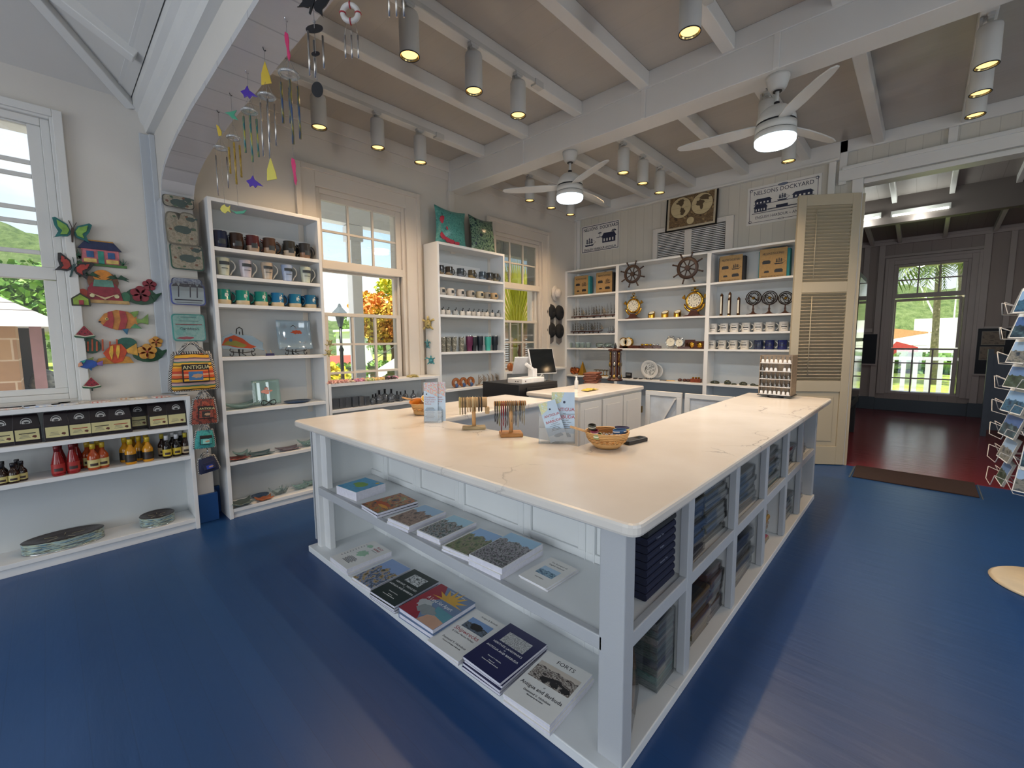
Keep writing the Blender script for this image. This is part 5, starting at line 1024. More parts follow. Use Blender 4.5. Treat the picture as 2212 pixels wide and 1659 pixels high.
# model sailing ships
def ship_proto(key):
    r = thing('model_ship', '', 'model ship'); dkh = walnut; 
    MB().prism([(-.13, .012), (-.11, 0), (.10, 0), (.14, .022), (.08, .016), (-.10, .016)], .03, UP @ T(0, .03, -.015)).build('hull', dkh, r); MB().box(-.09, .09, -.02, .02, 0, .006).box(-.06, -.05, -.01, .01, .006, .032).box(.05, .06, -.01, .01, .006, .032).build('stand', dkh, r)
    b = MB()
    for x, h in ((-.08, .14), (-.03, .17), (.025, .18), (.075, .15)): b.cyl((x, 0, .04), (x, 0, .04+h), .0016, 5); [b.cyl((x, -.022+.004*q, .07+.035*q), (x, .022-.004*q, .07+.035*q), .0012, 4) for q in range(4) if .07+.035*q < h+.03]
    b.cyl((.10, 0, .05), (.17, 0, .08), .0016, 5); b.build('masts', dkh, r); s_ = MB(); sl = mat('sail_cloth', '#8e8678' if key == 'd' else '#b9ae9a', .8)
    for x, h in ((-.08, .14), (-.03, .17), (.025, .18), (.075, .15)):
        for q in range(3): w = .026-.005*q; z = .065+q*.042*(h/.16); s_.sheet(lambda u, v, x=x, w=w, z=z: (x+.008+.006*math.sin(PI*v)-(u-.5)*.012, (u-.5)*2*w, z+v*.034), 4, 3)
    s_.sheet(lambda u, v: (.10+.06*u*(1-v*.9), .002, .06+.08*v+.02*u), 2, 2); s_.build('sails', sl, r, solid=.0008); return r
ships = Kit(ship_proto)
for k, (px, z, key, s_) in enumerate(((1249, 1.855, 'd', 1.0), (1274, 1.855, 'l', 1.0), (1292, 1.855, 'd', 1.05), (1315, 1.855, 'd', 1.1))): ships(key, (6.25+.03*(k % 2), gy(px, z), z+.0004), -PI/2+.15*(k % 2), 'model sailing ship, %s from left on the upper ship shelf' % ORD[k], 'model ships', sc=s_)
for k, (px, s_) in enumerate(((1247, .95), (1268, .95), (1289, .95), (1320, .55))): ships('d', (6.24+.03*(k % 2), gy(px, 1.605), 1.6054), -PI/2, 'model sailing ship, %s from left on the lower ship shelf' % ORD[k], 'model ships', sc=s_)
gb = glassy('bottle_glass', (.82, .93, .90), .4, .02, .12, (.6, .75, .7))
for k, px in enumerate((1234, 1247, 1260, 1270)): t = thing('glass_tumbler', 'clear greenish engraved tumbler, %s from left below the ships' % ORD[k], 'tumbler', (XG-.03+.04*(k % 2), gy(px, 1.365), 1.3654), 0, 'clear tumblers'); MB().lathe([(.032, 0), (.036, .004), (.038, .09)], n=20, cap=False).lathe([(.001, .004), (.033, .004)], n=20, cap=False).build('glass', gb, t)
def sib(px, L_, lab, k):
    t = thing('ship_in_bottle', lab, 'ship in a bottle', (6.24, gy(px, 1.365), 1.3654), -PI/2); MB().lathe([(.001, 0), (.034, .004), (.036, L_*.6), (.012, L_*.78), (.011, L_)], n=18, cap=False, M=T(-L_/2, 0, .05) @ R(PI/2, 'Y')).build('bottle', gb, t)
    MB().box(-.05, .05, -.02, .02, 0, .012).build('stand', walnut, t); MB().prism([(-.03, 0), (-.02, -.01), (.03, -.01), (.04, .003)], .01, UP @ T(0, .04, -.005)).cyl((0, 0, .04), (0, 0, .07), .001, 4).build('tiny_ship', walnut, t)
sib(1300, .16, 'ship in a lying bottle, left of two below the model ships', 0); sib(1318, .15, 'ship in a lying bottle next to the bay divider', 1)
cop = mat('copper', '#b8693c', .18, 1.0)
for k, px in enumerate((1236, 1246)): t = thing('copper_piggy_bank', 'shiny copper piggy bank, %s of two on the lowest shelf' % ('left', 'right')[k], 'piggy bank', (XG, gy(px, .905), .9054), -PI/2+.3*k, sc=1.25); MB().ball((0, 0, .055), .045, 14, (1.2, .9, .95)).ball((-.055, 0, .055), .016, 8).build('body', cop, t); b = MB(); [b.cyl((x, y, 0), (x, y, .03), .009, 8) for x in (-.03, .03) for y in (-.02, .02)]; b.build('feet', cop, t); MB().cyl((-.03, .015, .09), (-.033, .02, .108), .008, 6, .001).cyl((-.03, -.015, .09), (-.033, -.02, .108), .008, 6, .001).build('ears', cop, t)
t = thing('brass_pyramid', 'tall golden triangular desk ornament on the lowest shelf', 'ornament', (6.25, gy(1260, .905), .9054), 0, sc=1.3); MB().add([(-.045, -.045, 0), (.045, -.045, 0), (.045, .045, 0), (-.045, .045, 0), (0, 0, .19)], [(3, 2, 1, 0), (0, 1, 4), (1, 2, 4), (2, 3, 4), (3, 0, 4)]).build('body', brass, t, bevel=.003)
for k, px in enumerate((1288, 1296, 1304, 1311)): t = thing('brass_palm_figure', 'small brass palm tree figure, %s from left beside the spoon tower' % ORD[k], 'ornament', (6.26, gy(px, .905), .9054), 0, 'brass palm figures', sc=1.3); MB().cyl((0, 0, 0), (0, 0, .012), .022, 10).cyl((0, 0, .01), (.004, 0, .07), .005, 6).build('trunk', brass, t); b = MB(); [b.tube([(0, 0, .068), (.02*math.cos(a), .02*math.sin(a), .078), (.036*math.cos(a), .036*math.sin(a), .062)], .004, 5, rs=[.004, .004, .001]) for a in [k2*PI/3 for k2 in range(6)]]; b.build('fronds', mat('old_brass', '#6b5a2c', .4, .7), t)
# middle bay -------------------------------------------------------
def wheel(px, py, R_, lab):
    q = at(px, py, x=6.085); t = thing('nautical_wheel_ornament', lab, "ship's wheel", (6.088, q.y, q.z), rot=(0, PI/2, 0)); wm = wood('wheel_wood', '#241812', '#4a3226', 0, 8, .5)
    MB().lathe([(R_*.60, -.014), (R_*.80, -.014), (R_*.83, 0), (R_*.80, .014), (R_*.60, .014), (R_*.58, 0), (R_*.60, -.014)], n=40, cap=False).build('rim', wm, t); MB().lathe([(R_*.2, -.018), (R_*.2, .018)], n=24).lathe([(R_*.1, -.024), (R_*.1, .024)], n=16).build('hub', wm, t)
    for k in range(8):
        a = PI/8*.75+k*PI/4; c, s_ = math.cos(a), math.sin(a); MB().cyl((c*R_*.18, s_*R_*.18, 0), (c*R_*.62, s_*R_*.62, 0), .008, 8).tube([(c*R_*.80, s_*R_*.80, 0), (c*R_*.92, s_*R_*.92, 0), (c*R_*1.06, s_*R_*1.06, 0), (c*R_*1.22, s_*R_*1.22, 0)], .01, 8, rs=[.008, .012, .009, .013]).build('spoke', wm, t)
    return t
wheel(1366, 592, .165, "dark wooden ship's wheel on the left of the two over the clocks"); wheel(1485, 579, .180, "larger dark wooden ship's wheel at the right over the clocks")
def anchor_clock(px, z, s_, lab):
    t = thing('anchor_clock', lab, 'clock', (6.22, gy(px, z), z+.0004), -PI/2, sc=s_)
    MB().prism([(-.10, 0), (.10, 0), (.10, .008), (.05, .018), (.03, .06), (-.03, .06), (-.05, .018), (-.10, .008)], .04, UP @ T(0, 0, -.02)).build('wooden_stand', walnut, t)
    zc_ = .155; MB().torus((0, -.0, zc_), .075, .014, 'y', 30, 8).build('bezel', brass, t); b = MB(); pts = [(.10*math.cos(a), 0, zc_-.01+.10*math.sin(a)) for a in [math.radians(190+160*k/12) for k in range(13)]]; b.tube(pts, .012, 8, rs=[.006]+[.012]*11+[.006])
    for s2 in (-1, 1): b.add([(s2*.085, -.01, zc_+.01), (s2*.125, -.01, zc_+.03), (s2*.098, -.01, zc_+.06), (s2*.085, .01, zc_+.01), (s2*.125, .01, zc_+.03), (s2*.098, .01, zc_+.06)], [(0, 1, 2), (5, 4, 3), (0, 3, 4, 1), (1, 4, 5, 2), (2, 5, 3, 0)])
    b.cyl((0, 0, zc_+.07), (0, 0, zc_+.12), .009, 8).cyl((-.035, 0, zc_+.10), (.035, 0, zc_+.10), .007, 8).torus((0, 0, zc_+.135), .014, .004, 'y', 16, 6); b.build('anchor', brass, t)
    MB().cyl((0, .008, zc_), (0, -.008, zc_), .066, 28).build('dial', dial, t); p = Print(T(0, -.0085, zc_) @ UP)
    for k in range(12): a = PI/2-k*PI/6; p.rect(.052*math.cos(a)-.003, .052*math.cos(a)+.003, .052*math.sin(a)-.008, .052*math.sin(a)+.008, ink, 0)
    p.line(0, 0, .035, .02, .003, ink); p.line(0, 0, -.01, .045, .002, ink); p.ring(0, 0, .03, .001, ink); p.build('dial_marks', t); return t
anchor_clock(1371, 1.815, 1.3, 'brass anchor clock on a wooden stand, left one in the middle bay'); anchor_clock(1502, 1.815, 1.42, 'larger brass anchor clock on a wooden stand at the right of the middle bay')
for k, (px, m) in enumerate(((1409, brass), (1438, brass), (1465, brass))): t = thing('desk_compass', 'small brass cylinder compass with slanted top, %s of three between the clocks' % ('left', 'middle', 'right')[k], 'compass', (6.24, gy(px, 1.815), 1.8154), -PI/2, 'slanted brass compasses', sc=1.6); MB().add([(.032*math.cos(a), .032*math.sin(a), 0) for a in [PI*k2/8 for k2 in range(16)]]+[(.032*math.cos(a), .032*math.sin(a), .05+.02*math.sin(a)) for a in [PI*k2/8 for k2 in range(16)]], [tuple(range(16))[::-1], tuple(range(16, 32))]+[(i, (i+1) % 16, 16+(i+1) % 16, 16+i) for i in range(16)], False).build('case', m, t, bevel=.002); MB().lathe([(.001, 0), (.026, 0)], n=18, cap=False, M=T(0, 0, .0515) @ R(math.atan(.625), 'X')).build('dial', dial, t)
def roundclock(px, z, lab, r_, m, box=True, two=False):
    t = thing('desk_clock', lab, 'clock', (6.22, gy(px, z), z+.0004), -PI/2, sc=1.6)
    if box: MB().box(-r_*1.15, r_*1.15, -.02, .04, 0, .02).build('wooden_base', walnut, t)
    zc_ = r_+.014; MB().cyl((0, .02, zc_), (0, -.012, zc_), r_, 24).torus((0, -.012, zc_), r_*.95, .004, 'y', 24, 6).build('case', m, t); MB().cyl((0, -.0125, zc_), (0, -.0135, zc_), r_*.82, 24).build('dial', dial, t); p = Print(T(0, -.0137, zc_) @ UP); p.line(0, 0, r_*.4, r_*.25, .002, ink); p.line(0, 0, -r_*.1, r_*.6, .0015, ink); p.build('clock_hands', t)
    if not box: MB().ball((-.02, 0, zc_+r_*.95), .012, 8).ball((.02, 0, zc_+r_*.95), .012, 8).tube([(-.02, 0, zc_+r_), (0, 0, zc_+r_*1.3), (.02, 0, zc_+r_)], .0025, 5).cyl((-.025, 0, .0), (-.02, 0, .02), .004, 6).cyl((.025, 0, 0), (.02, 0, .02), .004, 6).build('bells', m, t)
roundclock(1351, 1.365, 'brass clock on a wooden block at the left of the middle bay', .045, brass); roundclock(1361, 1.365, 'second brass clock half hidden behind the wooden block clock', .045, brass)
roundclock(1452, 1.365, 'silver twin-bell alarm clock, larger one with pale face', .045, silver, False); roundclock(1471, 1.365, 'silver twin-bell alarm clock right of the larger one', .038, silver, False)
for k, (px, w, h) in enumerate(((1376, .12, .035), (1392, .13, .03), (1406, .10, .03), (1418, .12, .03), (1481, .13, .025))):
    t = thing('compass_box', 'low wooden box with small instrument, %s from left under the clocks' % ORD[k], 'box', (6.20+.05*(k % 2), gy(px, 1.365), 1.3654), -PI/2+.1*k, 'instrument boxes', sc=1.25); MB().box(-w/2, w/2, -.03, .03, 0, h).build('box', walnut, t, bevel=.002)
    if k in (1, 2, 3): MB().ball((-.02, 0, h+.012), .018, 10, (1.2, .8, .8)).ball((.02, 0, h+.012), .016, 10, (1.2, .8, .8)).build('instrument', silver if k == 3 else brass, t)
for k, (px, n_) in enumerate(((1491, 1), (1506, 2))):
    t = thing('dial_case', 'upright wooden case with %s brass dial%s near the bay divider' % (('one', ''), ('two', 's'))[k], 'weather station', (6.24-.03*k, gy(px, 1.365), 1.3654), -PI/2, sc=1.35); w = .05 if n_ == 1 else .085; MB().box(-w, w, 0, .025, 0, .095 if n_ == 1 else .08).build('case', walnut, t, bevel=.003); b = MB(); [b.lathe([(.028, 0), (.03, .006), (.001, .007)], n=20, cap=False, M=T(x, -.0, .048 if n_ == 1 else .04) @ R(PI/2, 'X')) for x in ((0,) if n_ == 1 else (-.042, .042))]; b.build('dials', brass, t)
z = .895
t = thing('picture_plate', 'large black and white landscape plate on a black stand in the middle bay', 'plate', (6.24, gy(1405, z), z+.02), rot=(math.radians(0), 0, -PI/2), sc=1.18); PLM = T(0, 0, .115) @ R(PI/2+.12, 'X')
MB().lathe([(.001, 0), (.075, 0), (.085, .008), (.115, .014), (.118, .012)], n=40, cap=False, M=PLM).build('plate', mat('plate_white', '#c9cac9', .15), t, solid=.003); MB().lathe([(.001, .007), (.080, .007)], n=40, cap=False, M=PLM).build('scene', bwp, t)
t = thing('picture_plate', 'second patterned plate standing just behind the large landscape plate', 'plate', (6.295, gy(1417, z, 6.29), z+.02), rot=(0, 0, -PI/2)); MB().lathe([(.001, 0), (.075, 0), (.085, .008), (.110, .014)], n=40, cap=False, M=PLM).build('plate', mat('plate_white', '#c9cac9', .15), t, solid=.003)
t = thing('plate_stand', 'small black stand under the landscape plates', 'plate stand', (6.23, gy(1405, z), z+.0004), -PI/2); b = MB(); [b.tube([(x, -.03, .03), (x, -.02, .004), (x, .05, .004), (x, .06, .05)], .004, 6) for x in (-.03, .03)]; b.cyl((-.03, .02, .006), (.03, .02, .006), .004, 6); b.build('frame', iron, t)
t = thing('stapler_case', 'open black case with silver plaque on the lowest middle shelf', 'case', (6.24, gy(1357, z), z+.0004), -PI/2); MB().box(-.06, .06, -.04, .04, 0, .014).box(-.055, .055, .04, .05, .01, .085).build('case', black_m, t, bevel=.003); MB().box(-.035, .035, .036, .04, .04, .07).build('plaque', silver, t)
for k, (px, w, h, m, nm) in enumerate(((1376, .05, .014, black_m, 'small black flat case'), (1387, .05, .012, black_m, 'black flat pouch'), (1436, .10, .008, black_m, 'thin black slab'), (1452, .12, .006, gold, 'flat brass bookmark set'))):
    t = thing('flat_case', '%s lying on the lowest shelf of the middle bay' % nm, 'case', (6.22, gy(px, z), z+.0004), -PI/2+.1*k); MB().box(-w/2, w/2, -.025, .025, 0, h).build('case', m, t, bevel=.003)
for k, px in enumerate((1471, 1481, 1489)): t = thing('carved_turtle_box', 'dark carved wooden trinket, %s from left on the lowest middle shelf' % ORD[k], 'ornament', (6.23, gy(px, z), z+.0004), .4*k, 'carved trinkets'); MB().ball((0, 0, .02), .03, 12, (1.3, 1, .8)).build('carving', walnut, t)
t = thing('wooden_chest', 'red-brown wooden chest with brass fittings beside the bay divider', 'chest', (6.24, gy(1505, z), z+.0004), -PI/2); MB().box(-.07, .07, -.04, .04, 0, .05).build('body', wood('red_wood', '#5a2414', '#8c4426', 1, 7, .35), t, bevel=.004); b = MB(); [b.cyl((x, 0, .05), (x, 0, .075), .014, 10) for x in (-.04, 0, .04)]; b.build('brass_tops', brass, t)
# right bay ---------------------------------------------------------
z = 1.805
for k, (px, h) in enumerate(((1557.5, .25), (1575, .26), (1574.5, .20), (1594.5, .20))):
    X = 6.22 if k != 2 else 6.185; t = thing('brass_thermometer', '%s standing brass thermometer, %s in the right bay' % (('tall', 'tall', 'short', 'short')[k], ('leftmost', 'middle back', 'middle front', 'rightmost')[k]), 'thermometer', (X, gy(px, z, X), z+.0004), 0, 'standing thermometers', sc=1.2)
    MB().lathe([(.012, 0), (.016, .012), (.016, h-.02), (.008, h-.008), (.004, h)], n=16).build('tube', mat('bronze', '#4a3220', .35, .8), t); MB().box(-.0175, -.0165, -.008, .008, .025, h-.035).build('scale', dial, t); MB().lathe([(.018, .0), (.018, .008)], n=16).build('foot', brass, t)
def armil(key):
    r = thing('armillary_sphere', '', 'armillary globe'); dm = mat('antique_bronze', '#2c201a', .35, .7); b = MB().torus((0, 0, .20), .082, .006, 'y', 36, 8); b.build('meridian_ring', dm, r); b = MB()
    for a, tl in ((0, .4), (.9, .3), (1.8, -.4), (2.6, .9)): b.torus((0, 0, 0), .066, .0042, 'z', 30, 6, M=T(0, 0, .20) @ R(a) @ R(tl+1.0, 'X'))
    b.build('sphere_rings', dm, r); MB().ball((0, 0, .20), .018, 12).build('globe', brass, r); MB().tube([(-.09, 0, .20), (-.07, 0, .15), (0, 0, .115), (.07, 0, .15), (.09, 0, .20)], .006, 6).build('cradle', dm, r)
    MB().lathe([(.05, 0), (.048, .01), (.018, .028), (.010, .05), (.014, .07), (.008, .085), (.008, .12)], n=24).lathe([(.075, 0), (.075, .008), (.05, .010)], n=24).build('base', mat('walnut_base', '#3c2318', .3), r); return r
arm = Kit(armil)
for k, px in enumerate((1628, 1662.5, 1697)): arm(0, (6.23, gy(px, z), z+.0004), -PI/2+.2*k, 'dark bronze armillary globe, %s of three in the right bay' % ('left', 'middle', 'right')[k], 'armillary globes', sc=(1.02, .97, .90)[k]*1.04)
for k, px in enumerate((1543, 1566, 1588, 1613, 1639, 1665, 1694)): mugs(('promo', '#cfccc6', '#cfccc6'), (6.23, gy(px, 1.59), 1.5904), -PI/2+.05*k, 'white printed mug, %s from left on the upper mug shelf of the right bay' % ORD[k], 'white printed mugs', sc=1.25)
lowm = [('#c4bfb6', 'cream printed'), ('#c9c4ba', 'cream boxed-print'), ('#c9c4ba', 'white printed'), ('#c9c4ba', 'white square-print'), ('#28304f', 'dark navy'), ('#22285c', 'blue flag'), ('#232a66', 'bright blue flag')]
for k, (px, (c_, nm)) in enumerate(zip((1540, 1562, 1586, 1610, 1640, 1664, 1691), lowm)): mugs(('promo', c_, c_), (6.23, gy(px, 1.365), 1.3654), -PI/2, '%s mug, %s from left on the lower mug shelf of the right bay' % (nm, ORD[k]), 'mugs on the lower shelf of the right bay', sc=1.25)
for k, (px, w, h) in enumerate(((1547, .12, .04), (1574, .09, .055), (1588, .07, .02), (1608, .10, .045), (1629, .07, .03), (1635, .07, .015))): t = thing('trinket_box', 'small dark oval trinket, %s from left on the lowest shelf of the right bay' % ORD[k], 'box', (6.22, gy(px, .895), .8954), -PI/2, 'dark trinkets'); MB().lathe([(w*.45, 0), (w*.5, h*.2), (w*.48, h*.6), (w*.2, h), (.001, h)], n=18, sy=.6, cap=True).build('body', picture('trinket_print', ['#101412', '#2f3a2c', '#0e0f12', '#5a5a3c'], 12, .2), t)
# ---------------------------------------------------------------- signs and louvred vent on the back wall
sign_m = mat('sign_board', '#d9d7d2', .4, vary=.02); navy_ink = mat('sign_navy', '#1f2540', .5)
def palm(p, x, y, s, m):
    p.line(x, y, x+s*.05, y+s*.7, s*.06, m)
    for a in range(7): q = a*PI/6+.0; p.poly([(x+s*.05, y+s*.7), (x+s*.05+s*.25*math.cos(q), y+s*.7+s*.22*math.sin(q)+s*.05), (x+s*.05+s*.42*math.cos(q), y+s*.7+s*.15*math.sin(q)-s*.04)], m)
def house(p, x, y, w, h, m, lt):
    p.rect(x-w/2, x+w/2, y, y+h*.5, m); p.poly([(x-w*.58, y+h*.5), (x+w*.58, y+h*.5), (x+w*.4, y+h*.9), (x-w*.4, y+h*.9)], m)
    for k in range(4): p.rect(x-w*.40+w*.22*k, x-w*.40+w*.22*k+w*.10, y+h*.12, y+h*.38, lt)
def sign(y0, y1, z0, z1, lab, art, name='dockyard_sign'):
    t = thing(name, lab, 'sign', (XB-.012, (y0+y1)/2, z0), -PI/2); w, h = abs(y0-y1), z1-z0; MB().box(-w/2, w/2, 0, .010, 0, h).build('board', sign_m, t); p = Print(UP); art(p, w, h); p.build('lettering', t); return t
def s1(p, w, h):
    for r_ in ((-w*.5+.012, w*.5-.012, .012, .022), (-w*.5+.012, w*.5-.012, h-.022, h-.012), (-w*.5+.012, -w*.5+.022, .012, h-.012), (w*.5-.022, w*.5-.012, .012, h-.012)): p.rect(*r_, navy_ink)
    p.text(-.18, h*.80, .072, 'NELSONS', navy_ink, rot=.02, sx=.9, bold=.015); p.text(.17, h*.80, .072, 'DOCKYARD', navy_ink, sx=.85, rot=.02, bold=.015); p.text(0, h*.07, .052, 'ENGLISH HARBOUR-ANTIGUA', navy_ink, sx=.86, bold=.015)
    shp(p, -w*.28, h*.24, .18, navy_ink); palm(p, 0, h*.50, .09, navy_ink); palm(p, w*.36, h*.46, .12, navy_ink); house(p, w*.24, h*.28, .24, .17, navy_ink, sign_m); p.rect(-.06, .06, h*.50, h*.515, navy_ink)
sign(4.37, 3.655, 2.965, 3.41, 'white NELSONS DOCKYARD sign with ship and palms, left on the back wall', s1)
def s2(p, w, h):
    m = navy_ink; e = .03
    for r_ in ((-w*.5+e, w*.5-e, e, e+.005), (-w*.5+e, w*.5-e, h-e-.005, h-e), (-w*.5+e, -w*.5+e+.005, e, h-e), (w*.5-e-.005, w*.5-e, e, h-e)): p.rect(*r_, m)
    for x in (-1, 1):
        for y in (e+.012, h-e-.012): p.ring(x*(w*.5-e-.012), y, .018, .005, m, 16)
    p.disc(0, h-e, .055, mat('sign_rope', '#6b7488', .5), 20, .3); p.ring(0, h-e, .055, .007, m, 20, .3); p.text(0, h*.78, .070, 'NELSONS DOCKYARD', m, sx=.92); p.text(0, h*.15, .050, 'ENGLISH HARBOUR ~ ANTIGUA', m, sx=.82); p.ring(0, h*.07, .03, .004, m, 16, .5)
    house(p, -w*.27, h*.53, .18, .075, m, sign_m); shp(p, 0, h*.53, .11, m); house(p, w*.27, h*.53, .20, .075, m, sign_m); p.rect(-w*.40, w*.42, h*.515, h*.525, m); house(p, -w*.30, h*.33, .14, .10, m, sign_m)
    p.rect(-w*.2, w*.20, h*.35, h*.37, m); p.rect(-w*.08, w*.08, h*.36, h*.43, m); p.rect(w*.28, w*.29, h*.33, h*.46, m); p.rect(w*.2, w*.34, h*.45, h*.46, m); p.rect(-w*.42, w*.42, h*.29, h*.30, m)
sign(1.79, .995, 2.965, 3.44, 'white NELSONS DOCKYARD ENGLISH HARBOUR sign partly behind the louvred door', s2)
sep = picture('sepia_print', ['#3c2c20', '#7d6646', '#5a4630', '#a58d64'], 11, .5); sep2 = mat('sepia_pale', '#c4b48c', .5); land = mat('sepia_land', '#5a4a34', .5)
mp_ = thing('framed_map', 'black-framed antique double hemisphere world map above the louvred vent', 'framed map', (XB-.078, 2.505, 3.052), rot=(math.radians(-4), 0, -PI/2)); w, h = .72, .64
MB().box(-w/2, w/2, 0, .02, 0, .022).box(-w/2, w/2, 0, .02, h-.022, h).box(-w/2, -w/2+.022, 0, .02, .022, h-.022).box(w/2-.022, w/2, 0, .02, .022, h-.022).build('frame', mat('black_frame', '#15100e', .25), mp_, bevel=.003)
MB().box(-w/2+.02, w/2-.02, .006, .016, .02, h-.02).build('mount', mat('map_mount', '#b9ae96', .5), mp_); p = Print(T(0, .006, 0) @ UP); p.rect(-w/2+.05, w/2-.05, .05, h-.05, sep)
for s_ in (-1, 1):
    cx = s_*.148; p.disc(cx, h*.50, .148, sep2, 36); p.ring(cx, h*.50, .150, .006, mat('sepia_line', '#4a3826', .5), 36)
    for q in (-.7, 0, .7): p.line(cx-.14*math.cos(q), h*.5+.14*math.sin(q), cx+.14*math.cos(q), h*.5+.14*math.sin(q), .0015, mat('sepia_line', '#4a3826', .5))
blobp(p, -.15, h*.62, .05, .05, land, 21, .4); blobp(p, -.12, h*.42, .03, .05, land, 22, .4); blobp(p, .12, h*.53, .05, .045, land, 23, .35); blobp(p, .19, h*.62, .07, .035, land, 24, .4); blobp(p, .145, h*.43, .02, .04, land, 25); p.disc(0, h*.18, .055, sep2, 24); p.ring(0, h*.18, .055, .004, land, 24); p.disc(0, h*.86, .045, sep2, 24); p.build('map_print', mp_)
vt = MB().box(-.041, 0, 2.04, 3.0, 3.08, 3.14).box(-.04, 0, 3.0, 3.07, 2.66, 3.14).box(-.04, 0, 1.94, 2.04, 2.66, 3.14).box(-.025, 0, 2.50, 2.60, 2.66, 3.08)
fr = vt.build('window_5', wall_paint, bevel=.004); fr.location = (XB, 0, 0); struct(fr)
b = MB().box(-.004, -.001, 2.045, 2.998, 2.66, 3.078); b.m = 1
for (a0, a1) in ((2.05, 2.498), (2.602, 2.995)):
    b.m = 1
    for k in range(17): z = 2.66+.0245*k; b.box(-.022, -.005, a0, a1, z, z+.012, T(-.0, 0, 0))
b.build('louvres', [dark_gap, white], fr)
# ---------------------------------------------------------------- coffee, sauces and tins in the unit under the left window
bag_m = mat('coffee_bag', '#1c1214', .3, vary=.2, nscale=20); cream = mat('cream_label', '#c9c08c', .5)
def cofp(key):
    r = thing('coffee_bag', '', 'coffee bag'); w, h = .072, .185
    MB().add([(-w, -.035, 0), (w, -.035, 0), (w, .035, 0), (-w, .035, 0), (-w*1.02, -.038, h*.55), (w*1.02, -.038, h*.55), (w*1.02, .036, h*.55), (-w*1.02, .036, h*.55), (-w*.92, -.014, h*.93), (w*.92, -.014, h*.93), (w*.92, .014, h*.93), (-w*.92, .014, h*.93), (-w*.88, -.006, h), (w*.88, -.006, h), (w*.88, .006, h), (-w*.88, .006, h)],
        [(3, 2, 1, 0), (12, 13, 14, 15)]+[(a+i, a+(i+1) % 4, a+4+(i+1) % 4, a+4+i) for a in (0, 4, 8) for i in range(4)]).build('bag', bag_m, r, bevel=.004)
    p = Print(T(0, -.0375, 0) @ UP @ R(.03, 'X')); p.rect(-w*.86, w*.86, h*.13, h*.50, cream); p.text(0, h*.41, .013, 'COFFEE', ink); p.rect(-w*.6, w*.6, h*.345, h*.375, mat('label_stripe_'+key, {'r': '#a0402c', 'k': '#26211c', 'c': '#c9c08c'}[key], .5)); p.lines(-w*.2, h*.30, w*.8, 3, h*.045, h*.012, grey_ink); blobp(p, w*.5, h*.24, .012, .008, mat('bean_brown', '#5a2c20', .5), 3); p.build('label', r)
    p = Print(T(0, -.0335, h*.60) @ R(PI/2-.28, 'X')); p.ring(0, h*.13, .030, .004, mat('seal_silver', '#b9b7b4', .4), 22); p.disc(0, h*.13, .023, mat('seal_silver', '#b9b7b4', .4), 22, .75); blobp(p, 0, h*.13, .014, .006, ink, 5); p.build('seal', r); return r
cof = Kit(cofp); Z = .847
for k, (px, key, y, nm) in enumerate(((6, 'k', 4.26, 'cream-label'), (61, 'k', 4.26, 'worn cream-label'), (126, 'c', 4.25, 'plain cream-label'), (175, 'r', 4.25, 'red-striped label'), (220, 'k', 4.25, 'black-striped label'), (262, 'r', 4.25, 'red and cream label'), (300, 'k', 4.34, 'half hidden back'), (342, 'r', 4.26, 'orange-striped label'), (382, 'c', 4.26, 'plain label'))):
    cof(key, (solve_x(px, y, Z), y, Z+.0004), .06*math.sin(k*2), 'dark coffee bag with %s, %s from left on the top shelf' % (nm, ORD[k]), 'coffee bags', sc=(.86, 1, 1.04))
def botp(key):
    h, r_, liq, capc, labc, kind = key; r = thing('sauce_bottle', '', 'bottle'); lm = mat('sauce_'+liq[1:], liq, .12, vary=.15); 
    if kind == 'c': pr = [(r_*.9, 0), (r_, .006), (r_, h*.38), (r_*.8, h*.55), (r_*.42, h*.80), (r_*.36, h*.86)]
    else: pr = [(r_*.9, 0), (r_, .006), (r_, h*.50), (r_*.85, h*.58), (r_*.42, h*.70), (r_*.36, h*.84)]
    MB().lathe(pr, n=18).build('bottle', lm, r); MB().lathe([(r_*.46, h*.80), (r_*.48, h*.99), (r_*.40, h)], n=16).build('cap', mat('cap_'+capc[1:], capc, .3), r)
    b = MB().lathe([(r_*1.02, h*.10), (r_*1.02, h*.40)], n=18, cap=False); b.m = 1; b.sheet(lambda u, v: (r_*1.035*math.cos(-2.2+1.3*u), r_*1.035*math.sin(-2.2+1.3*u), h*(.16+.10*v)), 6, 1); b.build('label', [mat('label_'+labc[1:], labc, .4), mat('label_dark', '#3a2a24', .4) if labc != '#1c1c20' else cream], r); return r
bot = Kit(botp); Z = .607
sm_ = (.13, .026, '#2c1a12', '#15151a', '#c4b878', 's'); rd_ = (.205, .034, '#8a1a1c', '#6a1418', '#a5302c', 'c'); orr = (.185, .033, '#a5451c', '#c9a830', '#c9bc80', 's'); ye = (.185, .033, '#c98a1c', '#d0b02c', '#26221c', 's'); dw = (.175, .028, '#15100f', '#cfcfd0', '#c9b13c', 's'); dy = (.175, .028, '#2a1612', '#b9a830', '#c9b490', 's')
names = {sm_: 'small dark sauce bottle with cream label', rd_: 'red pepper sauce bottle', orr: 'orange sauce bottle with yellow cap', ye: 'yellow mustard-coloured sauce bottle', dw: 'dark sauce bottle with white cap', dy: 'dark sauce bottle with yellow cap'}
cnt = {}
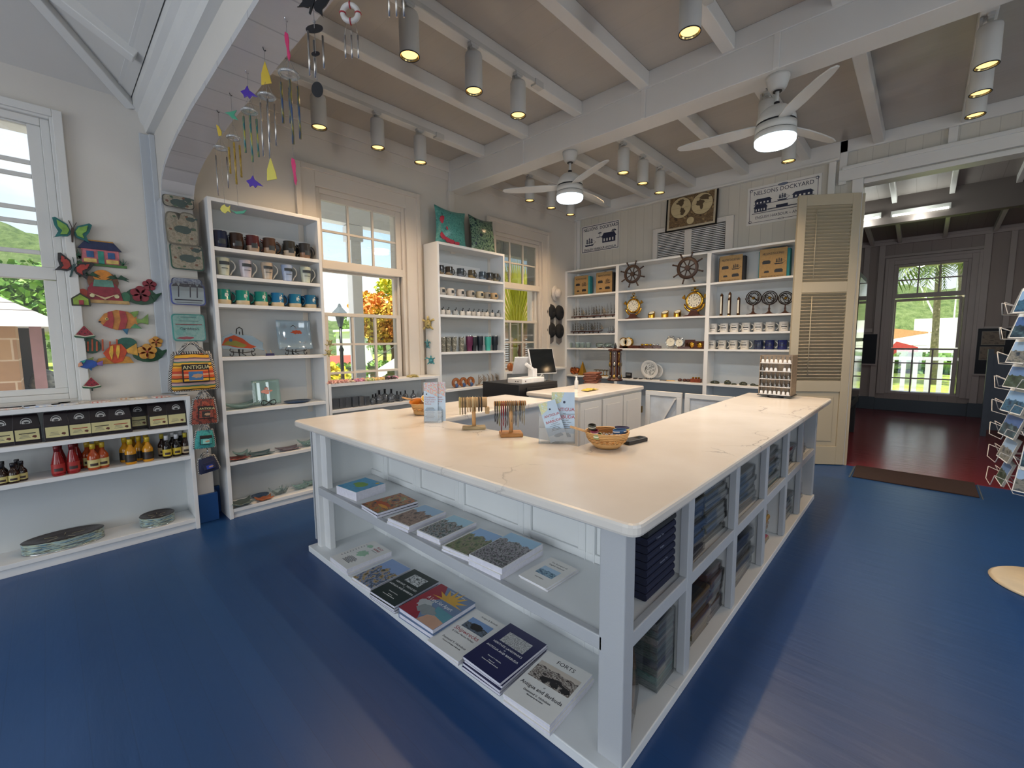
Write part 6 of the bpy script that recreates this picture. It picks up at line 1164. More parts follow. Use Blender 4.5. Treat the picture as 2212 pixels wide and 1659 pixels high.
for px, y, key in ((6, 4.22, sm_), (31, 4.22, sm_), (49, 4.25, sm_), (8, 4.33, sm_), (40, 4.33, sm_), (128, 4.23, rd_), (160, 4.24, rd_), (133, 4.34, rd_), (168, 4.35, rd_), (204, 4.24, orr), (224, 4.26, orr), (192, 4.35, orr), (214, 4.38, orr), (284, 4.23, ye), (321, 4.24, ye), (303, 4.32, ye), (272, 4.34, ye), (318, 4.38, ye), (290, 4.41, ye), (362, 4.24, dw), (383, 4.25, dw), (402, 4.26, dy), (352, 4.34, dy), (375, 4.36, dw), (392, 4.38, dw)):
    cnt[key] = cnt.get(key, 0)+1; bot(key, (solve_x(px, y, Z), y, Z+.0004), 0, '%s, %s of its kind, %s row' % (names[key].replace('mustard-coloured ', ''), ORD[cnt[key]-1], 'front' if y < 4.3 else 'back'), names[key]+'s')
pan = wood('drum_lid', '#1a1210', '#3c2a24', 0, 5, .25); side_p = picture('drum_wrap', ['#20303c', '#7fa0b4', '#b9c4a8', '#3a2a2c', '#5a8aa0'], 14, .3)
for px, R_, h, nm in ((141, .205, .075, 'large round steel drum with dark dished top and picture band'), (341, .108, .07, 'small round steel drum with dark dished top and picture band')):
    Z = .09; y = 4.31; t = thing('steel_drum', '%s on the bottom shelf' % nm, 'steel drum', (solve_x(px, y, Z), y, Z+.0004)); sy = min(1, .118/R_); sy = .55 if R_ > .15 else 1
    MB().lathe([(R_, .006), (R_, h)], n=40, cap=False, sy=sy).build('wrap', side_p, t); MB().lathe([(R_*1.01, 0), (R_*1.01, .006)], n=40, sy=sy).build('base_rim', silver, t); MB().lathe([(R_*1.01, h), (R_*.98, h+.003), (R_*.6, h-.012), (.001, h-.02)], n=40, cap=False, sy=sy).build('playing_surface', pan, t)
    p = Print(T(0, 0, h-.008)); [p.line(R_*.2*math.cos(a), R_*.2*sy*math.sin(a), R_*.55*math.cos(a), R_*.55*sy*math.sin(a), .002, cream) for a in (.4, 1.5, 2.6, 3.9, 5.2)]; p.build('engraving', t)
for k, (px, y, c, nm, w) in enumerate(((8, 4.25, '#c98a7c', 'pink', .16), (40, 4.28, '#a9bcd4', 'pale blue', .16), (92, 4.26, '#9db4d8', 'sky blue', .17), (140, 4.24, '#b4c0d8', 'light blue', .13), (118, 4.34, '#6a6a68', 'dark grey', .16), (160, 4.32, '#8a8a80', 'grey', .16), (218, 4.24, '#b8442c', 'red', .10), (272, 4.34, '#b8843c', 'brown', .10), (298, 4.28, '#c9b890', 'cream', .11), (348, 4.26, '#b8402c', 'orange-red', .11))):
    t = thing('flat_trivet', '%s flat ceramic trivet, %s from left on top of the unit under the window' % (nm, ORD[k]), 'trivet', (solve_x(px, y, 1.082), y, 1.0824), .2*math.sin(k*3)); MB().prism(rounded([(-w/2, -.05), (w/2, -.05), (w/2, .05), (-w/2, .05)], .03), .009).build('trivet', picture('trivet_'+c[1:], [c, '#d8d4cc', c], 7, .3), t, bevel=.002)
# ---------------------------------------------------------------- painted wall hangings
def art(lab, px, py, W_, shapes, y=4.478, cat='wall hanging', nm='painted_wall_hanging', tilt=0):
    q = at(px, py, y=4.47); t = thing(nm, lab, cat, (q.x, y, q.z), rot=(0, tilt, 0)); 
    by = {}
    for pts, c, d in shapes: by.setdefault(c, []).append((pts, d))
    base = True
    for c, L_ in by.items():
        b = MB()
        for pts, d in L_: b.prism([(x*W_/2, z*W_/2) for x, z in pts], .010+.004*d, UP)
        b.build({0: 'backing'}.get(0 if base else 1, 'painted_part'), mat('art_'+c[1:], c, .35, vary=.15, nscale=30), t, bevel=.0015); base = False
    return t
def ell(x, y, rx, ry, n=16): return [(x+rx*math.cos(2*PI*k/n), y+ry*math.sin(2*PI*k/n)) for k in range(n)]
def mir(p): return [(-x, y) for x, y in p]
wing = [(.08, .0), (.25, .45), (.85, .80), (1.0, .72), (.88, .2), (.7, -.15), (.85, -.55), (.95, -.62), (.55, -.45), (.25, -.4), (.1, -.2)]; win2 = [(.15, .05), (.3, .35), (.78, .62), (.72, .2), (.5, -.05), (.6, -.35), (.25, -.25)]
def spots(m): return [(ell(m*x, y, .05, .05, 8), '#20242a', 3) for x, y in ((.75, .62), (.55, .45), (.8, .35), (.65, .1), (.6, -.25))]
body_ = [(-.06, .25), (.06, .25), (.08, 0), (.04, -.75), (-.04, -.75), (-.08, 0)]; ant = [[(-.03, .25), (-.22, .72), (-.18, .74), (.0, .28)], [(.03, .25), (.18, .70), (.22, .68), (.05, .25)]]
art('green butterfly wall hanging, highest on the window frame', 156, 502, .20, [(wing, '#1f6a68', 0), (mir(wing), '#1f6a68', 0), (win2, '#7aa64a', 2), (mir(win2), '#7aa64a', 2), (body_, '#3a2a20', 3)]+[(a, '#3a2a20', 0) for a in ant], y=4.445, tilt=.08)
art('red butterfly wall hanging on the window frame below the green one', 158, 579, .19, [(wing, '#2c2a2c', 0), (mir(wing), '#2c2a2c', 0), (win2, '#a5362f', 2), (mir(win2), '#a5362f', 2), (body_, '#2c4a4a', 3)]+[(a, '#2c4a4a', 0) for a in ant]+spots(1)+spots(-1), y=4.445, tilt=.3)
art('painted cottage wall hanging with dark blue roof and palms', 217, 550, .30, [([(-.95, -.55), (.95, -.58), (.95, -.45), (-.95, -.4)], '#4a7a3c', 0), ([(-.68, -.45), (.68, -.45), (.68, .28), (-.68, .28)], '#c9707a', 1), ([(-.80, .22), (.80, .22), (.52, .60), (-.52, .60)], '#1f2a52', 3), ([(-.10, -.45), (.12, -.45), (.12, .15), (-.10, .15)], '#2f8a78', 3), ([(-.50, -.18), (-.24, -.18), (-.24, .12), (-.50, .12)], '#2a5a8c', 3), ([(.26, -.18), (.52, -.18), (.52, .12), (.26, .12)], '#2a5a8c', 3), ([(-.62, -.42), (-.16, -.42), (-.16, -.24), (-.62, -.24)], '#d8b868', 4), ([(.18, -.42), (.64, -.42), (.64, -.24), (.18, -.24)], '#d8b868', 4), ([(-.52, .58), (.54, .58), (.50, .66), (-.50, .66)], '#b8863c', 2)]+[([(-.75, -.3), (-.75+.35*math.cos(a), -.1+.35*math.sin(a)), (-.70, -.2)], '#1f5a3c', 2) for a in (1.2, 1.8, 2.4, 3.0)]+[([(.78, -.45), (.8+.25*math.cos(a), -.35+.25*math.sin(a)), (.84, -.42)], '#1f5a3c', 2) for a in (.2, .8, 1.5, 2.2)])
def palmT(x, y, s): return [([(x, y), (x+s*.55*math.cos(a), y+s*.30*math.sin(a)+.08), (x+s*math.cos(a), y+s*.45*math.sin(a)-.08), (x+s*.5*math.cos(a), y+s*.2*math.sin(a)-.02)], '#1c4a34', 3) for a in (-.3, .3, 1.0, 1.9, 2.7, 3.4)]
art('camper van wall hanging with sunset and two palms', 224, 620, .28, [(ell(0, .28, .62, .55), '#7a4a30', 0), (ell(0, .55, .38, .34), '#d8862c', 1), ([(-.72, -.78), (.74, -.80), (.62, -.1), (.45, .2), (-.45, .2), (-.62, -.1)], '#8c2434', 2), ([(-.42, .0), (.42, .0), (.35, .36), (-.35, .36)], '#5a8a7a', 3), ([(-.62, -.30), (0, -.56), (.62, -.30), (.0, -.68)], '#d0b48c', 4), (ell(-.48, -.48, .10, .10, 12), '#d8d0a0', 4), (ell(.48, -.48, .10, .10, 12), '#d8d0a0', 4), ([(-.98, -.85), (1.0, -.88), (.95, -.7), (-.9, -.68)], '#b8945c', 3), (ell(-.80, -.45, .2, .3), '#b0402c', 1), (ell(.85, -.50, .2, .3), '#2f6a4a', 1)]+palmT(-.52, .55, .45)+palmT(.58, .48, .5))
def hib(c, cd): 
    s_ = [(ell(-.1, -.30, .85, .58), '#1d4a30', 0)]
    for cx, cy, rr in ((-.15, -.15, .42), (.38, .52, .30)):
        for k in range(5): a = 2*PI*k/5+.3; s_.append((ell(cx+rr*.72*math.cos(a), cy+rr*.72*math.sin(a), rr*.62, rr*.62, 14), c, 2))
        for k in range(5): a = 2*PI*k/5+.93; s_.append(([(cx, cy), (cx+rr*1.1*math.cos(a), cy+rr*1.1*math.sin(a)), (cx+rr*1.0*math.cos(a+.05), cy+rr*1.0*math.sin(a+.05))], cd, 4))
        s_.append((ell(cx, cy, rr*.16, rr*.16, 10), cd, 4))
    return s_+[([(.4, -.2), (1.0, .02), (.95, -.1), (.6, -.62)], '#1d4a30', 3)]
art('red hibiscus wall hanging nearest the arch', 309, 631, .225, hib('#8c1f30', '#5a1420')); art('yellow hibiscus wall hanging below the red hibiscus', 323, 755, .225, hib('#d89a3c', '#b83a2c'))
art('tiny green house wall hanging on the window frame', 174, 649, .11, [([(-.9, -.75), (.9, -.75), (.9, .2), (0, .95), (-.9, .2)], '#3a3a28', 0), ([(-.72, -.6), (.72, -.6), (.72, .15), (0, .72), (-.72, .15)], '#8aa63c', 1), ([(-.2, -.6), (.25, -.6), (.25, .0), (-.2, .0)], '#a03040', 3)], y=4.445)
fb = [(-1, -.05), (-.75, .32), (-.3, .52), (.15, .45), (.5, .18), (.55, -.15), (.2, -.42), (-.35, -.5), (-.8, -.3)]
art('striped red and yellow fish wall hanging in the middle', 269, 692, .295, [(fb, '#c9843c', 0), ([(-.62, .40), (-.45, .46), (-.40, 0), (-.5, -.45), (-.85, -.28), (-.66, 0)], '#a8383c', 2), ([(-.18, .5), (.06, .46), (.12, 0), (-.02, -.46), (-.28, -.5), (-.15, 0)], '#a8383c', 2), ([(.25, .42), (.60, .52), (.55, .30), (.40, .15)], '#7a9a4a', 1), ([(.45, .12), (.68, .05), (.98, .38), (.95, -.2), (.68, -.12), (.5, -.15)], '#7a9a4a', 1), ([(.2, -.38), (.68, -.42), (.4, -.15)], '#5a9a6a', 1), ([(-.12, -.46), (.05, -.75), (.12, -.42)], '#2f6a8a', 3), (ell(-.68, .05, .07, .07, 12), '#e0c880', 3), (ell(-.68, .05, .035, .035, 10), '#20201c', 4), (ell(-.95, -.1, .05, .04, 8), '#3a2420', 3)])
art('orange fish and coral wall hanging', 242, 758, .32, [(ell(-.68, .25, .32, .36), '#1d4a3a', 0), (ell(.55, .35, .38, .28), '#1d5a4a', 0), ([(-.6, -.6), (.75, -.6), (.6, -.3), (.2, -.2), (-.5, -.35)], '#c98a2c', 1), ([(-.32, -.1), (0, .30), (.35, .32), (.55, .0), (.35, -.5), (.05, -.6), (-.2, -.35)], '#c9481c', 2), ([(-.05, .22), (.05, .26), (.03, -.1), (-.04, -.45), (-.12, -.1)], '#e0b03c', 4), ([(.18, .28), (.28, .26), (.27, -.05), (.18, -.4), (.12, -.1)], '#e0b03c', 4), ([(.5, .05), (.9, .35), (.92, -.25), (.55, -.12)], '#d8a03c', 3)]+[([(x, .0), (x+.03, .45+.1*(k % 2)), (x+.09, .45+.1*(k % 2)), (x+.06, .0)], '#b8502c', 1) for k, x in enumerate((-.85, -.70, -.55, -.35, -.1, .15))])
mel = [([(0, .85), (-.95, -.45), (-.85, -.62), (0, -.75), (.85, -.62), (.95, -.45)], '#1f5a3a', 0), ([(0, .85), (-.9, -.40), (0, -.58), (.9, -.40)], '#d8d0b8', 1), ([(0, .80), (-.78, -.28), (0, -.44), (.78, -.28)], '#8c1f30', 2)]+[(ell(x, y, .05, .07, 6), '#17120f', 3) for x, y in ((0, .4), (-.25, .05), (.25, .05), (-.45, -.2), (0, -.15), (.45, -.2))]+[([(-.1, -.7), (.1, -.7), (.08, -1.05), (-.08, -1.05)], '#16302a', 1)]
art('watermelon slice hook on the window frame, upper of two', 182, 718, .12, mel, y=4.445); art('watermelon slice hook on the window frame, lower of two', 197, 827, .11, mel, y=4.445)
art('small blue fish hook at the left of the orange fish', 195, 786, .135, [(fb, '#1f4a9a', 0), ([(-1, -.3), (-.6, -.1), (-.7, .25), (-.95, .1)], '#d89a7a', 2), ([(-.75, .30), (-.3, .5), (-.5, .1)], '#2f9a8a', 2), ([(.5, .1), (1.0, .35), (.95, -.25), (.5, -.1)], '#7a5a9a', 2), ([(-.3, .5), (.3, .75), (.2, .42)], '#7a8a3c', 1), ([(-.2, -.45), (.0, -.75), (.1, -.4)], '#1f5a8a', 2)], y=4.445)
# ---------------------------------------------------------------- trays and bags hanging on the arch pilaster
clearf = glassy('clear_film', (.99, .99, .99), .0, .12, .02, (.9, .9, .9)); tur = mat('turtle_slate', '#44605c', .5)
def tray(px, py, w, h, c, edge, lab, motif, y=4.25, tilt=-.10, shape=None):
    q = at(px, py, y=y); t = thing('melamine_tray', lab, 'tray', (q.x, y, q.z), rot=(tilt, 0, 0)); pts = shape or rounded([(-w/2, -h/2), (w/2, -h/2), (w/2, h/2), (-w/2, h/2)], .03)
    MB().prism(pts, .010, UP).build('edge', mat('tray_'+edge[1:], edge, .3), t, bevel=.003); MB().prism([(x*.92, z*.92) for x, z in pts], .002, T(0, -.010, 0) @ UP).build('face', c, t); p = Print(T(0, -.0122, 0) @ UP); motif(p, w, h); p.build('printed_motif', t); MB().box(-w/2-.012, w/2+.012, -.022, -.0215, -h/2-.012, h/2+.012).build('wrapping', clearf, t); return t
cr_ = picture('beige_shell_print', ['#b5a58c', '#cfc6b0', '#a8a08a', '#c4b49a'], 9, .3)
def m_t(p, w, h):
    for x, y, s_ in ((w*.02, -.01, .055), (w*.28, h*.30, .03)):
        blobp(p, x, y, s_, s_*.55, tur, 3, .12); blobp(p, x+s_*1.2, y+s_*.2, s_*.35, s_*.22, tur, 4, .1)
        for a, b in ((.6, .8), (.3, -.8), (-.7, .6), (-.7, -.6)): p.poly([(x+s_*a*.5, y), (x+s_*a*1.2, y+s_*b*1.1), (x+s_*a*.9, y+s_*b*.3)], tur)
    for k in range(6): blobp(p, w*.36*math.cos(k*1.1), h*.40*math.sin(k*1.1), .010, .008, mat('shell_spot', '#8a5a3c', .5) if k % 2 else mat('weed_green', '#5a7a5a', .5), k)
def m_p(p, w, h): [palm(p, x, -h*.15, .12, navy_ink) for x in (-w*.28, w*.05, w*.25)]; p.rect(-w*.4, w*.4, -h*.30, -h*.25, navy_ink); p.rect(-w*.36, w*.36, -h*.40, -h*.38, navy_ink)
def m_c(p, w, h): p.rect(-w*.40, w*.40, h*.10, h*.13, red_ink); blobp(p, -w*.15, -h*.38, w*.25, h*.05, mat('coral_pink', '#b84a5c', .5), 5); p.disc(-w*.30, -h*.18, .025, mat('aqua_pale', '#8ad0c8', .5)); p.text(0, -.02, .03, 'Caribbean', navy_ink); p.lines(0, -h*.05, w*.6, 4, -.03, .003, navy_ink)
tray(385, 437, .20, .09, cr_, '#4a4a44', 'narrow beige turtle tray at the top of the arch post', m_t, y=4.262, tilt=-.1)
hs = rounded([(-.10, -.13), (.10, -.13), (.11, .08), (.08, .13), (.0, .13), (-.02, .05), (-.03, .12), (-.09, .12), (-.105, .05)], .03); tray(393, 494, .21, .26, cr_, '#8a8474', 'beige turtle spoon-rest shaped tray, second from the top', m_t, y=4.26, shape=hs)
tray(404, 556, .215, .20, cr_, '#1f5a4a', 'beige turtle tray with green rim, third from the top', m_t, y=4.255); tray(404, 614, .20, .09, picture('blue_toile', ['#2a3c6a', '#b9c4d8', '#5a6a94'], 9, .3), '#2a3c6a', 'small blue and white tray between the turtle and palm trays', lambda p, w, h: p.rect(-.05, .05, -.01, .0, navy_ink), y=4.258)
tray(406, 636, .225, .17, mat('tray_pale', '#c4d4dc', .3), '#4a5cb0', 'blue-rimmed tray with palm trees on the arch post', m_p, y=4.25); tray(408, 708, .215, .215, picture('aqua_print', ['#7ac4bc', '#a8d8d0', '#8accc4'], 6, .3), '#3aa8a0', 'aqua tray with coral pattern, lowest of the trays', m_c, y=4.245)
stripe = NM('woven_stripes'); v_ = stripe.coord((1, 1, 1)); se = stripe.n('ShaderNodeSeparateXYZ'); stripe.l(v_, se.inputs[0]); f_ = stripe.math('FRACT', stripe.math('ADD', stripe.math('MULTIPLY', se.outputs[2], 5.5), stripe.math('MULTIPLY', stripe.noise(v_, 9, 2), .12)))
stripe.l(stripe.ramp(f_, [(0, '#b8402c'), (.10, '#d8762c'), (.22, '#e0a02c'), (.30, '#26221f'), (.34, '#d8a83c'), (.44, '#3a6a5a'), (.50, '#b89a94'), (.60, '#6a4a5c'), (.66, '#d8a02c'), (.78, '#1f1c1c'), (.82, '#c9562c'), (.92, '#d89a70')], 'CONSTANT'), stripe.b.inputs['Base Color']); stripe.set(Roughness=.85); stripe = stripe.m
weave = NM('black_white_weave'); v_ = weave.coord((1, 1, 1)); c_ = weave.n('ShaderNodeTexChecker'); c_.inputs['Scale'].default_value = 130; c_.inputs[1].default_value = rgb('#c4c0b8'); c_.inputs[2].default_value = rgb('#23222a'); weave.l(v_, c_.inputs[0]); weave.l(c_.outputs[0], weave.b.inputs['Base Color']); weave.set(Roughness=.9); weave = weave.m
def wbag(px, py, y, w, h, m, patch, pm, lab, rzz=0, sub=None):
    q = at(px, py, y=y); t = thing('woven_bag', lab, 'bag', (q.x, y, q.z), rot=(0, rzz, 0)); f = lambda sg: (lambda u, v: ((u-.5)*w*(.78+.22*math.sin(PI*min(1, v*1.1)*.5+PI/2) if v > .0 else 1), sg*.055*w/.3*(math.sin(PI*u)*math.sin(PI*(.08+.84*v)))**.5, (v-.5)*h))
    MB().sheet(f(-1), 14, 12).sheet(f(1), 14, 12).build('body', m, t); tw = f(-1)(0, 1)[0]
    b = MB(); b.tube([((-.5)*w, 0, -h*.5), (.5*w, 0, -h*.5)], .011*w/.3, 6).tube([f(-1)(0, v/8) for v in range(9)], .013*w/.3, 6).tube([f(-1)(1, v/8) for v in range(9)], .013*w/.3, 6).tube([(tw, 0, h*.5), (-tw, 0, h*.5)], .018*w/.3, 6); b.build('woven_trim', weave, t)
    b = MB(); [b.tube([(-w*.28, yy, h*.48), (-w*.12, yy, h*.74), (0, yy, h*.80), (w*.12, yy, h*.74), (w*.28, yy, h*.48)], .010*w/.3, 6) for yy in (-.02, .025)]; b.build('handle', weave, t)
    MB().box(-w*.26, w*.30, -.062*w/.3-.012, -.045*w/.3, -h*.28, h*.22).build('pocket', mat('pocket_dark', '#221d1d', .8) if not sub else mat('pocket_'+sub[1:], sub, .8), t, bevel=.004); p = Print(T(0, -.062*w/.3-.0125, 0) @ UP); p.rect(-w*.24, w*.28, -h*.24, h*.06, m); p.rect(-w*.14, w*.16, -h*.22, h*.02, pm); p.text(.01, h*.09, w*.13, patch, cream, bold=.01) if patch else 0; blobp(p, .01, -h*.10, w*.11, h*.055, mat('turtle_tan', '#b08a6a', .5), 5); p.build('patch', t); return t
wbag(417, 803, 4.10, .30, .28, stripe, 'ANTIGUA', mat('patch_blue', '#3a6a9a', .6), 'large striped woven bag hanging from the arch post', 0)
wbag(441, 888, 4.165, .18, .20, picture('red_weave', ['#6a2420', '#a5503c', '#4a3430', '#8a3a30'], 8, .8), 'ANTIGUA', mat('patch_dark', '#2a2420', .6), 'red-brown woven bag hanging below the large striped one', .04)
wbag(442, 948, 4.17, .145, .145, picture('teal_weave', ['#2a8a84', '#4aa09a', '#245a6a'], 8, .8), '', mat('patch_aqua', '#8ac4bc', .6), 'small teal woven bag hanging third on the arch post', .05); wbag(449, 1003, 4.17, .145, .125, mat('navy_bag', '#1f2440', .8), '', mat('patch_navy', '#23389a', .6), 'small navy woven bag hanging lowest on the arch post', -.15, '#1c2140')
MB_ = MB().tube([(.81, 4.285, 1.52), (.82, 4.18, 1.50), (.82, 4.17, 1.44)], .004, 6).tube([(.83, 4.285, 1.10), (.83, 4.17, 1.085), (.83, 4.165, 1.04)], .004, 6).tube([(.83, 4.285, .86), (.83, 4.18, .85), (.83, 4.17, .82)], .004, 6).tube([(.83, 4.285, .65), (.83, 4.18, .64), (.83, 4.17, .61)], .004, 6); tag(MB_.build('hook_strip', silver), 'metal hooks on the arch post carrying the woven bags', 'hooks')
# ---------------------------------------------------------------- wind chimes under the arch
clr = glassy('chime_disc_glass', (.97, .98, .98), .7, .05, .18, (.9, .92, .92)); alu = mat('chime_tube', '#b5b1ad', .25, .9); yg = mat('capiz_yellow', '#c9ad3c', .3); pk = mat('capiz_pink', '#c93a6a', .3); pu = mat('capiz_violet', '#4a2f9a', .3); gn = mat('capiz_green', '#4a9a7a', .3); thread = mat('thread', '#8a8888', .6)
tube_y = picture('tube_yellow_blue', ['#2f4a7a', '#5a5a3c', '#b5a53c'], 5, .3); tube_g = picture('tube_gold_brown', ['#4a3420', '#b5983c', '#7a5a30'], 9, .3); tube_t = picture('tube_teal', ['#b5a53c', '#1f6a72', '#1c5a6a'], 5, .3)
sailp = [(-.04, -.09), (.045, -.075), (.035, -.02), (.0, .10), (-.035, .0)]; dol = [(-.07, .02), (-.03, .035), (-.005, .07), (.01, .03), (.05, .0), (.085, -.03), (.03, -.02), (.01, -.045), (-.01, -.02), (-.04, -.035), (-.045, -.01)]
sea_ = [(-.012, .10), (.01, .085), (.016, .04), (.012, -.02), (.02, -.07), (.008, -.11), (-.004, -.08), (-.006, -.02), (-.016, .03), (-.018, .07)]; lf = [(-.03, .06), (-.005, .045), (.022, -.01), (.02, -.05), (-.012, -.06), (-.02, -.01)]; bird = [(-.07, .02), (-.01, .03), (.05, .045), (.02, .0), (.06, -.05), (.0, -.035), (-.03, .0)]; fishp = [(-.05, 0), (-.03, .035), (.0, .05), (.01, .03), (.035, .02), (.06, .04), (.05, 0), (.06, -.04), (.03, -.02), (.0, -.045), (-.03, -.03)]
def osc(P, k=.56): return [(x*k, z*k) for x, z in P]
def chime(y, lab, top, tm, zt, zd, rd_, tubes, tmat, bot_, bm, zb, ringm=black_m, boty=None, yaw=.85):
    rd_ *= .8; t = thing('wind_chime', lab, 'wind chime', (.80, y, 2.872), -math.radians(45)); MB().torus((0, 0, -.012), .012, .002, 'x', 16, 5).build('hook_ring', ringm, t)
    MB().cyl((0, 0, -.02), (0, 0, zb), .0009, 4).build('thread', thread, t); 
    if top: MB().prism(osc(top), .006, T(0, .003, zt) @ UP).build('top_ornament', tm, t, bevel=.002)
    MB().torus((0, 0, zd), rd_, .006, 'z', 24, 6).lathe([(.012, -.003), (rd_, -.003)], (0, 0, zd), 24, cap=False).build('disc', clr if tmat is not None else black_m, t) if rd_ else None
    b = MB(); 
    for k in range(3): a = 2*PI*k/3; b.cyl((rd_*.9*math.cos(a), rd_*.9*math.sin(a), zd), (0, 0, zd+.07), .0007, 4)
    b.build('disc_threads', thread, t)
    for k, (z0, z1) in enumerate(tubes): a = 2*PI*k/len(tubes)+.5; x, yy = rd_*.85*math.cos(a), rd_*.85*math.sin(a); MB().cyl((x, yy, z1), (x, yy, z0), .0052 if tmat is not alu else .004, 10).cyl((x, yy, z0), (x, yy, zd), .0006, 4).build('tube', tmat or alu, t)
    if bot_: MB().prism(osc(bot_), .006, T(0, .003, zb-.02) @ UP).build('bottom_ornament', bm, t, bevel=.002)
    return t
chime(3.115, 'wind chime with yellow fish and silver tubes, nearest the window wall', lf, yg, -.125, -.225, .04, ((-.27, -.45), (-.27, -.50)), alu, fishp, mat('capiz_lemon', '#d0c45a', .3), -.555)
chime(2.858, 'wind chime with green bird and gold-brown tubes, second along the arch', bird, gn, -.125, -.245, .038, ((-.28, -.45), (-.29, -.38), (-.30, -.44), (-.28, -.50)), tube_g, [(-.08, .02), (-.03, .0), (.04, .005), (.085, .02), (.05, -.02), (-.02, -.025)], gn, -.62)
chime(2.573, 'wind chime with violet dolphins and teal tubes, third along the arch', dol, pu, -.12, -.205, .042, ((-.235, -.42), (-.235, -.38), (-.235, -.41), (-.235, -.46)), tube_t, dol, pu, -.535, silver)
chime(2.32, 'wind chime with yellow sails and silver tubes, fourth along the arch', sailp, yg, -.125, -.225, .042, ((-.25, -.44), (-.25, -.50), (-.26, -.50), (-.25, -.44)), alu, sailp, mat('capiz_lemon', '#d0c45a', .3), -.535)
chime(2.05, 'wind chime with pink seahorses and yellow-blue tubes, fifth along the arch', sea_, pk, -.12, -.235, .047, ((-.275, -.49), (-.275, -.42), (-.275, -.44), (-.27, -.53)), tube_y, sea_, pk, -.61, silver)
q = -math.radians(45); t = thing('wind_chime', 'black metal butterfly wind chime with three hanging discs', 'wind chime', (.80, 1.783, 2.872), q); bm_ = mat('chime_black', '#14151a', .45)
b = MB(); [b.prism([(s_*x*.055, z*.055) for x, z in wing], .005, T(0, .002, -.085) @ R(.35, 'Y') @ UP) for s_ in (1, -1)]; b.prism([(x*.055, z*.055) for x, z in body_], .008, T(0, .002, -.085) @ R(.35, 'Y') @ UP).build('butterfly', bm_, t)
MB().cyl((0, 0, 0), (0, 0, -.385), .0012, 5).torus((0, 0, -.008), .008, .002, 'x', 12, 5).ball((0, 0, -.15), .006, 6).build('thread', thread, t)
for k, (z, r_, s_) in enumerate(((-.175, .032, .55), (-.265, .016, .55), (-.395, .022, 1.5))): MB().lathe([(r_, -.0015), (r_, .0015)], n=24, M=T(0, 0, z) @ R(PI/2 if k == 2 else 1.0, 'X'), sy=1.3 if k == 2 else 1).build('disc', bm_, t)
for k in range(3): a = 2*PI*k/3; MB().cyl((.03*math.cos(a), .03*math.sin(a), -.20), (.03*math.cos(a), .03*math.sin(a), -.32-.02*k), .004, 8).build('tube', alu, t)
for y, zt, nm in ((1.5, -.20, 'wind chime with red and white lifebuoy ring and three thin tubes'), (1.22, 0, 'wind chime of three thin silver tubes nearest the photographer')):
    t = thing('wind_chime', nm, 'wind chime', (.80, y, 2.872), q); MB().cyl((0, 0, 0), (0, 0, -.22), .001, 4).torus((0, 0, -.008), .007, .0015, 'x', 12, 5).build('thread', black_m, t); MB().torus((0, 0, -.255), .026, .009, 'y', 24, 8).build('ring', mat('buoy_white', '#c4c0bc', .4), t) if zt else MB().torus((0, 0, -.22), .026, .004, 'z', 20, 6).build('ring', alu, t)
    if zt: [MB().torus((0, 0, 0), .0095, .0025, 'x', 10, 5, M=T(.026*math.cos(a), 0, -.255+.026*math.sin(a)) @ R(-a+PI/2, 'Y')).build('red_band', mat('buoy_red', '#a0242c', .4), t) for a in (0, PI/2, PI, 3*PI/2)]
    for k in range(3): x = (k-1)*.022; MB().cyl((x, 0, -.325 if zt else -.28), (x, 0, -.40), .003, 8).cyl((x, 0, -.325 if zt else -.28), (x*.7, 0, -.28 if zt else -.22), .0006, 4).build('tube', alu, t)
# ---------------------------------------------------------------- louvred door leaf, mat, postcard spinner, far room
dleaf = paint('door_paint', '#b5aa92', .45); ang = math.atan2(1.145-.617, 5.988-6.361); Ld = math.hypot(.373, .528); HD = 3.11
DM = T(6.372, .615, .006) @ R(ang)
d = MB(DM); w = Ld; s_ = .085
d.box(0, s_, -.02, .02, 0, HD).box(w-s_, w, -.02, .02, 0, HD); 
for z0, z1 in ((0, .22), (.87, 1.0), (2.02, 2.14), (2.99, HD)): d.box(s_, w-s_, -.02, .02, z0, z1)
df = struct(d.build('door_1', dleaf, bevel=.003)); MB(DM).box(s_, w-s_, -.006, .006, .22, .87).box(s_+.06, w-s_-.06, -.013, .013, .28, .81).build('door_panel', dleaf, df, bevel=.004)
b = MB(DM)
for z0, z1, n in ((1.0, 2.02, 26), (2.14, 2.99, 22)):
    for k in range(n): z = z0+(k+.5)*(z1-z0)/n; b.box(s_, w-s_, -.024, .024, -.003, .003, T(0, 0, z) @ R(.62, 'X'))
b.build('louvres', dleaf, df); b = MB(DM).cyl((w*.70, .026, 1.05), (w*.70, .026, 1.98), .005, 6).cyl((w*.70, .026, 2.18), (w*.70, .026, 2.95), .005, 6); b.build('tilt_rod', dleaf, df)
struct(MB().box(6.385, 6.415, .575, .60, 0, HD).build('door_2', dleaf))   # edge of the folded second leaf
tag(MB().prism([(5.88, .470), (6.44, .485), (6.44, -.475), (5.88, -.475)], .012, T(0, 0, .0)).build('door_mat', mat('mat_brown', '#33221e', .95, bump=1, nscale=30), bevel=.004), 'dark brown rubber mat on the blue floor at the doorway', 'mat')
struct(MB().box(5.84, 6.44, .485, .50, 0, .006).box(5.84, 6.44, -.50, -.49, 0, .006).build('trim_7', slate_base))
wire = mat('white_wire', '#c4c2be', .4); RK = Vector((3.99, -.66, 0)); t = thing('postcard_spinner', 'white wire postcard spinner on a round pale base at the right edge', 'postcard rack', RK)
